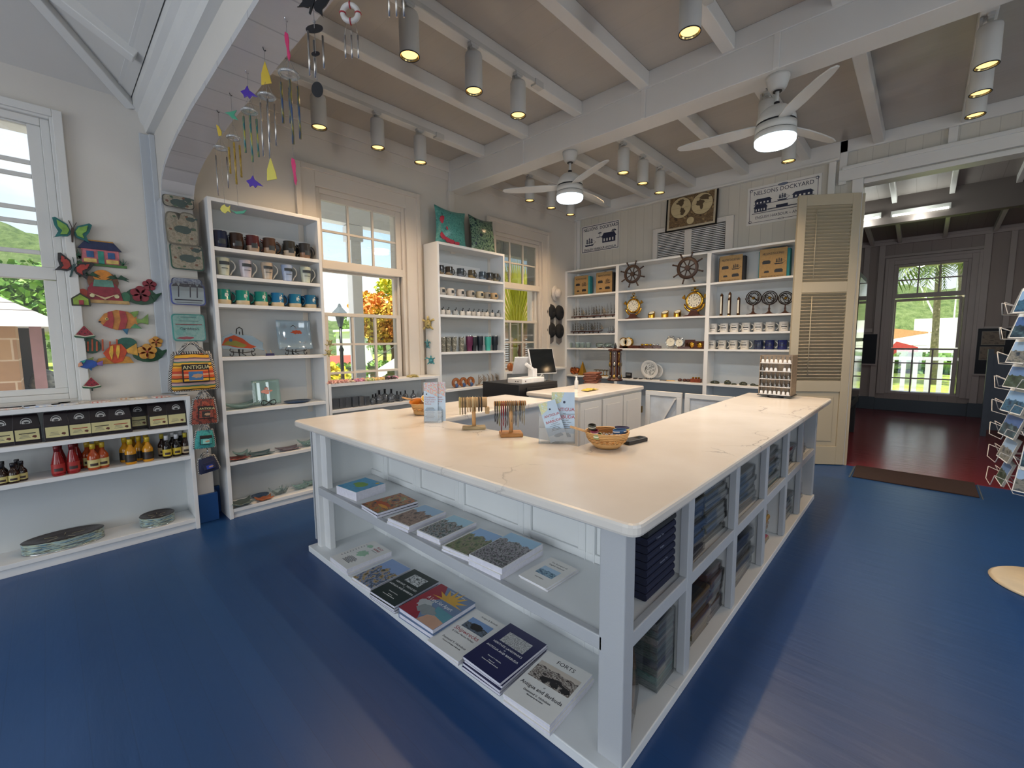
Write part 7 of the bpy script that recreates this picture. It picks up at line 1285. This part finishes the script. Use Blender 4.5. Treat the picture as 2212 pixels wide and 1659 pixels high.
MB().lathe([(.001, 0), (.262, 0), (.268, .008), (.25, .018), (.03, .026)], n=48, cap=False).build('base', mat('cream_base', '#cdbda0', .35), t); MB().cyl((0, 0, .02), (0, 0, 1.95), .016, 14).build('pole', wire, t)
cardb = mat('card_back', '#a8a49c', .6); cphot = [picture('card_photo_%d' % k, c, 6, .3, sky=(s2_, .42)) for k, (c, s2_) in enumerate(((['#1f3a5a', '#3a6a8a', '#20302c'], '#8ab0d8'), (['#23302a', '#3c5040', '#5a6a6a'], '#6a8ab8'), (['#2a3a4a', '#8a8a84', '#30403c'], '#9ab8d8'), (['#1c2c3a', '#2f4a5a', '#5a7a84'], '#4a6aa0')))]
b = MB(); NS = 6
def cardp(key):
    r = thing('postcard', '', 'postcard'); MB().box(-.115, .115, -.006, .006, 0, .15).build('cards', cardb, r); p = Print(T(0, -.006, 0) @ UP); p.rect(-.115, .115, 0, .15, white_ink); p.rect(-.110, .110, .006, .130, cphot[key]); p.text(0, .135, .010, 'ANTIGUA', grey_ink); p.build('picture', r); return r
cards = Kit(cardp)
for lv in range(8):
    z = .60+.148*lv
    for k in range(NS):
        a = 2*PI*k/NS+.55+.08*lv; c, s2 = math.cos(a), math.sin(a); M = T(c*.25, s2*.25, z) @ R(a+PI/2)
        b.tube([M @ Vector(p) for p in ((-.13, -.05, .07), (-.09, -.06, .0), (.09, -.06, 0), (.13, -.05, .07))], .0022, 5); b.tube([M @ Vector(p) for p in ((-.13, -.05, .07), (-.12, .04, .03), (.12, .04, .03), (.13, -.05, .07))], .0022, 5); b.tube([M @ Vector(p) for p in ((0, .04, .03), (0, .19, .03))], .0022, 4)
        if c < .6: q = RK+(M @ Vector((0, -.012, .004))); cards((k+lv) % 4, q, 0, 'postcard stack in the spinner, tier %s from the floor, %s' % (ORD[lv], ('facing the doorway', 'facing left', 'facing the island', 'facing the camera', 'facing right', 'facing away')[k]), 'postcards in the spinner', rot=(-.28, 0, a+PI/2))
b.build('wire_pockets', wire, t)
# far room: fluorescent fittings, display cabinet, boards, panel
tube_e = emit('fluorescent_tube', '#eef6e8', 5.0); tube_off = emit('fluorescent_tube_warm', '#d9dca0', 1.6)
for x, y0, y1, z, m, lab in ((9.27, .98, .62, 3.44, tube_e, 'fluorescent tube light on the far room beam, left end'), (9.27, .50, -.17, 3.43, tube_e, 'fluorescent tube light on the far room beam, right one'), (8.05, .42, -.75, 3.80, tube_off, 'yellowish fluorescent tube close to the far room ceiling')):
    t = thing('tube_light', lab, 'ceiling light', (x, (y0+y1)/2, z)); h = abs(y0-y1)/2; MB().box(.0, .03, -h, h, -.01, .05).box(-.02, .03, h-.02, h, -.03, .0).box(-.02, .03, -h, -h+.02, -.03, .0).build('housing', lampwhite, t); MB().cyl((0, -h+.02, -.02), (0, h-.02, -.02), .016, 10).build('tube', m, t)
    lamp('tube_lamp', 'POINT', (x-.05, (y0+y1)/2, z-.12), 9, (.95, 1, .95), shadow_soft_size=.1)
t = thing('display_cabinet', 'tall black cabinet in the far room seen past the door edge', 'cabinet', (7.7, .70, .001)); MB().box(0, 1.1, .0, .5, .5, 2.42).box(.02, .08, .02, .08, 0, .5).box(1.02, 1.08, .02, .08, 0, .5).box(.02, .08, .42, .48, 0, .5).box(1.02, 1.08, .42, .48, 0, .5).build('body', blk, t, bevel=.004); MB().box(.05, 1.05, -.012, 0, .62, 1.45).box(.05, 1.05, -.012, 0, 1.5, 2.34).build('door', mat('cabinet_glass', '#10131a', .06), t)
pb = mat('notice_board', '#161b26', .6)
t = thing('notice_board', 'dark blue notice board left of the far window', 'notice board', (XF-.05, .84, .96)); MB().box(0, .03, -.13, .13, 0, .62).build('panel', pb, t); MB().box(-.03, .03, -.16, .16, -.03, 0).build('ledge', fw, t)
t = thing('notice_board', 'dark notice board with two framed prints right of the far window', 'notice board', (XF-.05, -.98, .82)); MB().box(0, .03, -.25, .25, 0, .84).build('panel', pb, t); MB().box(-.03, .03, -.28, .28, -.03, 0).build('ledge', fw, t)
for k, (y, z) in enumerate(((-.93, 1.36), (-.92, 1.08))): t = thing('framed_print', '%s brownish print on the notice board right of the far window' % ('upper', 'lower')[k], 'print', (XF-.056, y, z)); MB().box(0, .005, -.15, .15, 0, .25).build('frame', mat('print_edge', '#8a8478', .5), t); MB().box(-.002, 0, -.14, .14, .01, .24).build('print', picture('brown_print_%d' % k, ['#6a5a4c', '#8a7a68', '#4a3c34'], 4, .5), t)
t = thing('grey_display_panel', 'tall blue-grey display panel standing in the far room behind the spinner', 'panel', (9.7, -.72, .001)); MB().box(0, .05, -1.0, -.02, .1, 1.25).box(-.03, .08, -.06, .0, 0, 1.32).box(-.03, .08, -1.0, -.94, 0, 1.32).build('panel', mat('panel_slate', '#3f4a58', .5), t)
# ---------------------------------------------------------------- folded textiles in the island cubbyholes
film = glassy('plastic_sleeve', (.96, .97, .98), .8, .1, .02, (.9, .9, .95)); tex = {}
def fabric(key, cols): tex[key] = picture('textile_'+key, cols, 9, .7); return key
fabric('navy', ['#090d1e', '#0d1330', '#10183a']); fabric('blue', ['#10182c', '#2a3a52', '#3f4f60', '#141c30']); fabric('black', ['#0c0e12', '#1a1e24', '#24282c']); fabric('grey', ['#3c4244', '#6a6e6a', '#8a8c84', '#30363a']); fabric('palegrey', ['#7a7e7a', '#a8a89e', '#5a5f60']); fabric('red', ['#3c1a1a', '#7a3228', '#2a1c20', '#8a5a40']); fabric('ochre', ['#7a5a2c', '#b5924a', '#5a3c20', '#c9a868']); fabric('green', ['#16242c', '#4a6a64', '#7a8a84', '#23304a']); fabric('teal', ['#1c4a4a', '#4a9a8a', '#2f6a6a', '#7ab8a0']); fabric('bright', ['#1c4a3c', '#a53c5a', '#3c6a8a', '#b5983c', '#2a2a40']); fabric('silver', ['#50565a', '#a0a8a8', '#2c3236'])
def fold(key):
    col, w, d, h, wrap = key; r = thing('folded_textile', '', 'folded textile')
    MB().prism(rounded([(-d/2, 0), (d/2, 0), (d/2, h), (-d/2, h)], h*.45, 3), w, T(-w/2, 0, 0) @ R(PI/2) @ UP).build('cloth', tex[col], r)
    if wrap: MB().box(-w/2-.006, w/2+.006, -d/2-.006, d/2+.006, -.0002, h+.0015).build('sleeve', film, r)
    return r
folds = Kit(fold)
piles = [  # x, z, width, depth, [colours], thickness, wrapped, description
 (1.645, .486, .26, .155, ['navy']*8+['black']*3, .032, 0, 'navy lettered shirts in the first upper cubbyhole'), (1.985, .486, .25, .33, ['navy', 'navy', 'blue', 'grey', 'blue', 'grey', 'blue', 'grey'], .033, 1, 'dark shirts in the second upper cubbyhole'), (2.285, .486, .30, .40, ['palegrey', 'grey', 'palegrey', 'palegrey', 'grey', 'palegrey', 'palegrey', 'grey', 'palegrey', 'palegrey'], .032, 1, 'pale grey shirts in the second upper cubbyhole'),
 (2.75, .486, .52, .36, ['silver', 'palegrey', 'grey', 'palegrey', 'silver', 'grey', 'silver'], .032, 1, 'sleeved grey textiles in the third upper cubbyhole'), (3.36, .486, .50, .36, ['teal', 'silver', 'green', 'grey', 'silver', 'grey', 'silver', 'grey'], .030, 1, 'sleeved silvery textiles in the fourth upper cubbyhole'), (3.92, .486, .44, .36, ['silver', 'red', 'grey', 'silver', 'grey', 'black'], .028, 1, 'sleeved textiles in the fifth upper cubbyhole'), (4.45, .486, .36, .34, ['grey', 'silver', 'red'], .026, 1, 'few sleeved textiles in the last upper cubbyhole'),
 (1.70, .0435, .155, .20, ['green', 'teal', 'green', 'blue', 'green', 'green', 'palegrey', 'green', 'grey'], .033, 1, 'leaf print textiles in the first lower cubbyhole'), (1.91, .0435, .11, .34, ['teal', 'green', 'teal', 'blue'], .034, 1, 'teal textiles in the second lower cubbyhole'), (2.10, .0435, .24, .30, ['ochre', 'ochre', 'red', 'ochre', 'palegrey', 'ochre'], .036, 1, 'ochre printed textiles in the second lower cubbyhole'), (2.335, .0435, .20, .40, ['red', 'red', 'ochre', 'red', 'silver', 'red', 'red'], .036, 1, 'red-brown textiles in the second lower cubbyhole'),
 (2.76, .0435, .48, .36, ['black', 'silver', 'black', 'grey', 'black', 'silver', 'black', 'black'], .034, 1, 'black sleeved textiles in the third lower cubbyhole'), (3.27, .0435, .30, .34, ['bright', 'bright', 'green', 'bright', 'bright', 'ochre', 'bright'], .036, 0, 'bright striped textiles in the fourth lower cubbyhole'), (3.94, .0435, .40, .36, ['black', 'green', 'bright', 'blue', 'green', 'black'], .034, 1, 'colourful textiles in the fifth lower cubbyhole'), (4.42, .0435, .32, .30, ['blue', 'bright', 'green', 'blue', 'green'], .034, 1, 'dark printed textiles in the last lower cubbyhole')]
piles = [(x, (.717 if i in (0, 7) else .722)+d_/2, z, w, d_, c_, h, wr, nm) for i, (x, z, w, d_, c_, h, wr, nm) in enumerate(piles)]
for i, (x, y, z, w, d_, cols, h, wr, nm) in enumerate(piles):
    rdm = random.Random(i)
    for k, c in enumerate(cols):
        pos = 'topmost' if k == len(cols)-1 else 'lowest' if k == 0 else ORD[k]+' from bottom'
        folds((c, w, d_, h-.003, wr), (x+(0 if i in (0, 1, 7, 8, 9, 10) else rdm.uniform(-.012, .012)), y+(0 if i in (0, 7) else rdm.uniform(-.010, .010)), z+k*h+.0004), 0 if i in (0, 7, 8) else rdm.uniform(-.03, .03), '%s folded %s one, %s' % (c.replace('palegrey', 'pale grey'), pos, nm), nm)
p_ = Print(T(1.645, .7172, .486) @ UP)
t = thing('woven_placemat_pack', 'pack of round woven mats leaning in the first lower cubbyhole', 'placemat pack', (1.475, .745, .0435), rot=(-.1, -.15, .35)); MB().torus((0, 0, .13), .085, .010, 'y', 30, 8).torus((0, .015, .13), .07, .012, 'y', 30, 8).build('woven_rim', pine2, t); MB().lathe([(.001, 0), (.08, .0)], n=30, cap=False, M=T(0, .0, .13) @ R(PI/2, 'X')).build('painted_centre', tex['bright'], t); MB().box(-.10, .10, -.012, .028, 0, .25).build('sleeve', film, t)
for k, (z, s_, tx) in enumerate(((.79, .03, 'Plank High'), (.715, .014, 'Cotton Tee'), (.665, .012, 'Antigua'), (.60, .014, 'Nautical Tee'))):
    tg = thing('shirt_label', 'white lettering "%s" on the navy shirts' % tx, 'label', (1.60+.02*k, .7165, z)); p = Print(UP); p.text(0, 0, s_, tx, mat('label_print', '#8a8fa0', .6)); p.build('lettering', tg)
# ---------------------------------------------------------------- outside: ground, veranda, trees, building, harbour green
grass = NM('lawn'); f_ = grass.noise(grass.coord(), 3, 8, .7); grass.l(grass.ramp(f_, ((.3, '#6f8a2c'), (.7, '#a9b84a'))), grass.b.inputs['Base Color']); grass.set(Roughness=.9); grass = grass.m
road = mat('paving', '#d8d2ca', .8, nscale=4); stonew = NM('coursed_stone'); bk = stonew.n('ShaderNodeTexBrick'); bk.inputs['Color1'].default_value = rgb('#b5926a'); bk.inputs['Color2'].default_value = rgb('#9a7658'); bk.inputs['Mortar'].default_value = rgb('#c9b49a'); bk.inputs['Scale'].default_value = 1.0; bk.inputs['Brick Width'].default_value = .7; bk.inputs['Row Height'].default_value = .32; bk.inputs['Mortar Size'].default_value = .012
mpn = stonew.coord((1, 1, 1), 'Object', (PI/2, 0, 0)); stonew.l(mpn, bk.inputs[0]); stonew.l(stonew.mix(stonew.math('MULTIPLY', stonew.noise(stonew.coord(), 9, 5), .5), bk.outputs[0], '#6a4a3c'), stonew.b.inputs['Base Color']); stonew.set(Roughness=.9); stonew = stonew.m
def st(o, kind='structure'): o['kind'] = kind; return o
st(MB().box(-60, 90, 4.79, 120, -.5, -.35).box(12.2, 120, -60, 4.79, -.5, -.35).build('ground', grass)); st(MB().box(-20, 30, 7.2, 15, -.34, -.33).build('pavement', road)); st(MB().box(-12, 14, 4.79, 7.2, -.34, -.06).build('veranda_floor', road))
ow = paint('outdoor_white', '#e8eaec', .5)
st(MB().box(.9, 14, 4.79, 7.5, 4.0, 4.08).box(.9, 14, 6.9, 7.1, 3.40, 4.0).build('veranda_ceiling', ow))
for x, lab in ((3.62, 'white veranda post outside the first window'), (8.85, 'white veranda post outside the far window')):
    t = thing('veranda_post', lab, 'post', (x, 7.0, -.06)); MB().box(-.09, .09, -.09, .09, 0, 3.45).build('shaft', ow, t, bevel=.01); MB().box(-.13, .13, -.13, .13, 0, .25).box(-.12, .12, -.12, .12, 3.2, 3.45).build('mouldings', ow, t, bevel=.01)
t = thing('veranda_bench', 'blue painted low boards beyond the first window', 'bench', (0, 0, -.06)); MB().box(2.0, 5.2, 6.55, 6.62, .0, .80).box(2.0, 5.2, 6.6, 6.9, .80, .90).build('boards', mat('faded_blue', '#4a6a84', .6, vary=.15), t)
# leafy trees ----------------------------------------------------------
leafm = {}
def leaf(key, a, b): 
    k = NM('leaf_'+key); f = k.noise(k.coord(), 1.3, 3); k.l(k.ramp(f, ((.35, a), (.65, b))), k.b.inputs['Base Color']); k.set(Roughness=.6); leafm[key] = k.m
leaf('orange', '#c9702c', '#c4b03c'); leaf('yellow', '#d8c42c', '#9ab03c'); leaf('green', '#4a7a2c', '#7a9a44'); leaf('dark', '#2c4a24', '#4a6a34'); leaf('palm', '#3c5a24', '#6a7a34')
barkm = wood('tree_bark', '#4a3a30', '#7a6a5c', 2, 3, .9)
def tree(x, y, z0, ht, cr, key, lab, seed, n=420, ls=.22, squash=.75, grp=None):
    rd = random.Random(seed); t = thing('leafy_tree', lab, 'tree', (x, y, z0), 0, grp); MB().tube([(0, 0, 0), (.1, 0, ht*.3), (0, .1, ht*.6)], .2, 8, rs=[cr*.07, cr*.055, cr*.03]).tube([(.05, 0, ht*.35), (cr*.4, .1, ht*.7)], .1, 6, rs=[cr*.04, cr*.015]).tube([(.05, 0, ht*.4), (-cr*.4, .1, ht*.72)], .1, 6, rs=[cr*.04, cr*.015]).build('trunk', barkm, t)
    b = MB(); cl = [(rd.uniform(-.6, .6)*cr, rd.uniform(-.5, .5)*cr, ht*.72+rd.uniform(-.45, .45)*cr*squash, rd.uniform(.3, .55)*cr) for _ in range(9)]
    for i in range(n):
        c = cl[i % 9]; a, e = rd.uniform(0, 2*PI), math.asin(rd.uniform(-1, 1)); r_ = c[3]*rd.uniform(.75, 1.05); p = Vector((c[0]+r_*math.cos(a)*math.cos(e), c[1]+r_*math.sin(a)*math.cos(e), c[2]+r_*squash*math.sin(e)))
        s_ = ls*rd.uniform(.6, 1.4); M = T(*p) @ Matrix.Rotation(rd.uniform(0, 6), 4, Vector((rd.uniform(-1, 1), rd.uniform(-1, 1), rd.uniform(-1, 1))).normalized()); b.add([(-s_, -s_*.5, 0), (s_*.2, -s_*.7, s_*.2), (s_, 0, 0), (s_*.2, s_*.7, s_*.2), (-s_, s_*.4, 0)], [(0, 1, 2, 3, 4)], False, M)
    b.build('foliage', leafm[key], t); return t
tree(11.3, 18.5, -.35, 4.0, 2.0, 'orange', 'orange and yellow flowering tree beyond the first window', 1, 4200, .085); tree(13.6, 21, -.35, 6.6, 1.9, 'yellow', 'taller yellow-green tree right of the orange one', 2, 3000, .10); tree(15.2, 29, -.35, 3.4, 2.0, 'green', 'green tree behind the veranda post', 3, 1500, .12); tree(13.2, 22.5, -.35, 4.2, 1.8, 'dark', 'dark green tree behind the white stair', 4, 1600, .16); tree(5.75, 12.5, -.35, 1.3, .6, 'yellow', 'small yellow-leaved shrub low at the left of the first window', 8, 500, .07)
hill = NM('wooded_hill'); f_ = hill.noise(hill.coord(), .9, 8, .75); hill.l(hill.ramp(f_, ((.35, '#4a6a34'), (.5, '#7a9450'), (.65, '#93a86a'))), hill.b.inputs['Base Color']); hill.set(Roughness=1); hill.bump(f_, 1, 1.5); hill = hill.m
def hillm(pts, d, name='hill'):
    b = MB(); rd = random.Random(5)
    def f(u, v):
        i = min(len(pts)-2, int(u*(len(pts)-1))); s_ = u*(len(pts)-1)-i; P = [pts[i][q]*(1-s_)+pts[i+1][q]*s_ for q in range(3)]; k = math.sin(v*PI/2); return (P[0]+d[0]*v, P[1]+d[1]*v, -.4+P[2]*k+.5*math.sin(u*37+v*9)*k+.35*math.sin(u*71+v*23)*k)
    b.sheet(f, 60, 10); return st(b.build(name, hill))
hillm([(-40, 60, 14), (-8, 62, 17), (6, 60, 15), (14, 58, 11), (24, 58, 6), (40, 56, 5)], (6, 26)); hillm([(70, 40, 9), (75, 15, 10), (78, 0, 10.5), (80, -12, 9), (80, -30, 8)], (25, 4))
hg = MB(); rd = random.Random(9)
t = thing('clipped_hedge', 'green hedge beyond the paving outside the first window', 'hedge', (0, 0, -.35)); 
for i in range(1500): x = rd.uniform(8, 13); y = 17.2+rd.uniform(-.4, .4); z = rd.uniform(0, .95); s_ = .06; hg.add([(-s_, 0, -s_), (s_, .05, -s_), (s_, 0, s_), (-s_, .05, s_)], [(0, 1, 2, 3)], False, T(x, y, z) @ R(rd.uniform(0, 6)) @ R(rd.uniform(-1, 1), 'X'))
hg.build('foliage', leafm['green'], t)
# lamp post, white stair building, fence behind
t = thing('street_lamp', 'black lantern lamp post outside the first window', 'street lamp', (4.86, 10.2, -.35)); MB().lathe([(.14, 0), (.12, .25), (.05, .35), (.04, 1.6), (.06, 1.65), (.03, 1.72), (.03, 2.2)], n=12).build('post', iron, t); MB().lathe([(.05, 2.2), (.13, 2.5), (.20, 2.52), (.06, 2.66), (.02, 2.75)], n=6, smooth=False).build('lantern', mat('lantern_grey', '#4a5254', .4), t)
t = thing('stair_building', 'white stuccoed building with outside stair and stone arch beyond the window', 'building', (10.35, 16.3, -.35), sc=.55); MB().box(2.2, 7, 0, 4, 0, 2.6).build('stone_base', stonew, t); MB().box(2.2, 7, -.05, 4, 2.6, 3.3).add([(-2.6, 0, .2), (2.2, 0, 2.6), (2.2, 0, 3.3), (-2.6, 0, .9), (-2.6, .25, .2), (2.2, .25, 2.6), (2.2, .25, 3.3), (-2.6, .25, .9)], [(0, 1, 2, 3), (7, 6, 5, 4), (3, 2, 6, 7), (0, 4, 5, 1), (0, 3, 7, 4)]).build('white_walls', ow, t)
b = MB().cyl((2.2, 0, 3.3), (2.2, 0, 4.4), .03, 6).cyl((-2.6, .1, .9), (-2.6, .1, 1.9), .03, 6).cyl((-2.6, .1, 1.8), (2.2, .1, 4.3), .03, 6).cyl((2.2, .1, 4.3), (7, .1, 4.3), .03, 6); b.build('handrail', iron, t)
b = MB(); [b.box(x, x+.9, -.08, 0, .9, 2.4) for x in (3.0, 4.8)]; b.build('windows', mat('dark_window', '#3c4448', .3), t)
t = thing('white_kiosk', 'small white block building beside the lamp post', 'building', (13.7, 27.5, -.35)); MB().box(0, 1.6, 0, 2, 0, 2.5).build('walls', ow, t); MB().box(-.15, 1.75, -.15, 2.1, 2.5, 2.65).build('roof', ow, t)
t = thing('red_roofed_hut', 'low red-roofed hut left of the lamp post', 'building', (9.3, 21, -.35), sc=.5); MB().box(0, 3.4, 0, 2, 0, 1.5).build('walls', ow, t); MB().extr([(-.2, 1.5), (2.2, 1.5), (1.0, 2.3)], -.2, 3.6, 'x').build('roof', mat('rust_roof', '#9a5044', .8), t)
t = thing('cafe_table_set', 'dark cafe table and chairs outside the first window', 'table set', (9.3, 14.6, -.35)); b = MB().box(-.5, .5, -.35, .35, .72, .76)
for x in (-.4, .4): b.box(x-.03, x+.03, -.3, .3, 0, .72)
for x in (-1.0, 1.0, -1.9): b.box(x-.2, x+.2, -.2, .2, .42, .46).box(x-.2, x-.16, -.2, .2, 0, .95).box(x+.16, x+.2, -.2, .2, 0, .42)
b.build('frames', iron, t)
# traveller's palm outside the far window
t = thing('fan_palm', 'yellow fan palm outside the far window', 'palm tree', (8.6, 7.9, .35)); rd = random.Random(2); b = MB(); st_ = MB()
for k in range(44):
    a = math.radians(8+164*k/43); L_ = 2.15; c, s_ = math.cos(a), math.sin(a)
    for q in (0, .0): pass
    st_.tube([(0, 0, 1.15), (c*.35, .02*math.sin(k), 1.2+s_*.9)], .012, 4, rs=[.02, .012]); b.add([(c*.18-.02, 0, 1.3+s_*.3), (c*.18+.02, 0, 1.3+s_*.3), (c*L_*.45+.045, .03*math.sin(k*3), 1.3+s_*L_*.62), (c*L_*.62, .1, 1.3+s_*L_*.95), (c*L_*.45-.045, .03*math.sin(k*3), 1.3+s_*L_*.62)], [(0, 1, 2, 3, 4)])
b.build('fronds', mat('palm_yellow', '#cfd03c', .5), t); st_.tube([(0, 0, -.7), (0, 0, 1.3)], .1, 8).build('stems', mat('palm_stem', '#c9c22c', .5), t)
t = thing('stone_house', 'stone house with white louvred shutters beyond the far window', 'building', (9.4, 10.6, -.35)); MB().box(0, 8, 0, 1.6, 0, 4.2).build('walls', stonew, t); b = MB(); [b.box(x, x+.9, -.06, 0, .9+.08*k, .94+.08*k) for x in (.9, 2.6) for k in range(13)]; b.build('shutters', ow, t)
# shop across the way, seen through the left window
t = thing('shingled_shop', 'stone shop with grey shingled hip roof outside the left window', 'building', (0, 0, -.35)); shg = NM('shingles'); v_ = shg.coord(); se = shg.n('ShaderNodeSeparateXYZ'); shg.l(v_, se.inputs[0]); f_ = shg.math('FRACT', shg.math('MULTIPLY', se.outputs[2], 8.5)); nz_ = shg.noise(shg.coord((5, 5, 14)), 1.5, 5, .7); shg.l(shg.mix(shg.math('GREATER_THAN', f_, .86), shg.ramp(nz_, ((.3, '#8f8a86'), (.7, '#c9c4be'))), '#5a5552'), shg.b.inputs['Base Color']); shg.set(Roughness=.85); shg.bump(f_, .8, .03); shg = shg.m
ex, ey, ez = .10, 9.6, 2.22; MB().add([(ex, ey, ez), (-12, ey, ez), (-12, ey+5, ez+3.2), (ex-5.0, ey+5, ez+3.2), (ex, ey+10, ez), (ex, ey, ez-.10), (-12, ey, ez-.10), (ex, ey+10, ez-.1)], [(0, 3, 2, 1), (0, 4, 3), (0, 1, 6, 5), (0, 5, 7, 4), (5, 6, 7)]).build('roof', shg, t); MB().box(-12, ex+.02, ey-.10, ey-.02, ez-.12, ez+.02).box(ex-.0, ex+.10, ey-.1, ey+10, ez-.12, ez+.02).build('gutter', ow, t)
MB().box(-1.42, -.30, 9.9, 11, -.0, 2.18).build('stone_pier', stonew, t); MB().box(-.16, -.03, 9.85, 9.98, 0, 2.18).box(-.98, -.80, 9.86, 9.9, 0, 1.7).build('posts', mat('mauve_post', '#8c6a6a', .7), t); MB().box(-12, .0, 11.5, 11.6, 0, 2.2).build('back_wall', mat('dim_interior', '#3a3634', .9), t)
for k in range(7): q = thing('shop_goods', 'colourful goods inside the shop across the way, bundle %s from left' % ORD[k], 'merchandise', ((-3.0, -2.6, -2.2, -1.8, -.12+.0, .0-.1, -.2)[k]+(0 if k < 4 else .05), 10.6+.1*k, -.35+(.9 if k % 2 else .3)), 0, 'goods in the shop across'); MB().ball((0, 0, .25), .22, 8, (1, 1, 1.2)).build('bundle', tex[('bright', 'blue', 'red', 'teal', 'blue', 'grey', 'red')[k]], q)
tree(-2.5, 46, -.35, 6.5, 6, 'green', 'bushy green trees above the shingled roof', 6, 4000, .24); tree(4.2, 52, -.35, 6.0, 4.5, 'yellow', 'yellow-green trees at the right above the shingled roof', 7, 2500, .24)
# the green beyond the end window: picket fence, palms, boats
fx = 14.6; t = thing('picket_fence', 'white picket fence outside the end window', 'fence', (fx, 0, -.35)); b = MB().box(.03, .06, -5, 5, 1.30, 1.38).box(.03, .06, -5, 5, .25, .31)
for k in range(46): y = -5+.22*k; b.box(0, .03, y, y+.09, .05, 1.33)
b.build('pickets', ow, t)
def palmtree(x, y, ht, lab, seed, lean=.3, L_=2.4):
    rd = random.Random(seed); t = thing('coconut_palm', lab, 'palm tree', (x, y, -.35)); top = Vector((0, lean, ht)); MB().tube([(0, 0, 0), (0, lean*.3, ht*.4), (0, lean*.7, ht*.75), top], .2, 8, rs=[.15, .11, .10, .09]).build('trunk', mat('palm_trunk', '#8a7f74', .8, nscale=14, vary=.2), t); b = MB()
    for k in range(15):
        a = 2*PI*k/15+rd.uniform(-.2, .2); up = rd.uniform(-.1, .7); pr_ = None
        for q in range(11):
            s_ = (q+1)/11; p = top+Vector((math.cos(a)*L_*s_, math.sin(a)*L_*s_, L_*(up*s_-.75*s_*s_)))
            if pr_ is not None:
                dv = (p-pr_); sd = Vector((-math.sin(a), math.cos(a), 0)); b.add([pr_-sd*.012, pr_+sd*.012, p+sd*.012, p-sd*.012], [(0, 1, 2, 3)])
                for sg in (-1, 1): ll = L_*.26*math.sin(PI*min(.97, s_+.08))+.05; m_ = pr_+dv*.3; b.add([m_, m_+dv*.35, m_+dv*1.1+sd*sg*ll-Vector((0, 0, ll*.55))], [(0, 1, 2)]); b.add([m_+dv*.5, m_+dv*.85, m_+dv*1.6+sd*sg*ll*.95-Vector((0, 0, ll*.5))], [(0, 1, 2)])
            pr_ = p
    b.build('fronds', leafm['palm'], t)
palmtree(24, -.35, 5.0, 'coconut palm in the middle of the end window', 3, .1); palmtree(27, -1.3, 6.8, 'taller coconut palm right of the middle one', 4, .5, 3); palmtree(23.5, -1.25, 5.4, 'coconut palm at the right side of the end window', 5, .0, 2.2)
st(MB().box(40, 60, -40, 30, -.33, -.3).build('harbour_water', mat('sea_water', '#5a8a9a', .15)))
t = thing('low_hedge', 'low green hedge behind the lawn outside the end window', 'hedge', (31, 0, -.35)); hg = MB()
for i in range(500): s_ = .25; hg.add([(0, -s_, -s_), (.05, s_, -s_), (0, s_, s_), (.05, -s_, s_)], [(0, 1, 2, 3)], False, T(rd.uniform(-.5, .5), rd.uniform(-6, 5), rd.uniform(.1, .9)) @ R(rd.uniform(-1, 1)) @ R(rd.uniform(-1, 1), 'Y'))
hg.build('foliage', leafm['green'], t)
t = thing('moored_yacht', 'white motor yacht moored beyond the lawn', 'boat', (38, -1.0, -.2)); MB().prism([(-4, 0), (4, 0), (5, 1.3), (-5, 1.1)], 3, T(0, 0, 0) @ R(PI/2) @ UP).build('hull', ow, t); MB().box(0, 2.5, -3, 2.5, 1.2, 2.1).box(.2, 2.2, -2, 1.5, 2.1, 2.9).build('cabin', ow, t); MB().cyl((1, .5, 2.9), (1, 1.8, 6), .05, 6).cyl((1, -.3, 2.9), (1, -.3, 9), .04, 6).build('mast', ow, t)
t = thing('boat_awning', 'tan canvas awning over a boat beyond the lawn', 'awning', (34, .9, .9)); MB().add([(0, 1.7, .25), (0, -1.2, .9), (2, -1.2, .9), (2, 1.9, .3), (0, .5, 1.15)], [(0, 1, 4), (1, 2, 4), (2, 3, 4), (3, 0, 4)]).build('canvas', mat('tan_canvas', '#b58a5c', .8), t, solid=.02); MB().cyl((0, 1.6, -1.25), (0, 1.6, .3), .04, 6).cyl((0, -1.1, -1.25), (0, -1.1, .9), .04, 6).build('poles', ow, t)
t = thing('parked_boat', 'small white and red boat beside the awning', 'boat', (32.5, 1.0, -.3)); MB().prism([(-1.2, 0), (1.0, 0), (1.5, .6), (-1.3, .55)], 1, T(0, 0, .1) @ R(PI/2) @ UP).build('hull', ow, t); MB().add([(0, -.9, .7), (0, .6, .9), (0, .1, 1.6), (0, -.8, 1.3)], [(0, 1, 2, 3)]).build('red_cover', mat('red_cover', '#b04038', .7), t, solid=.02)
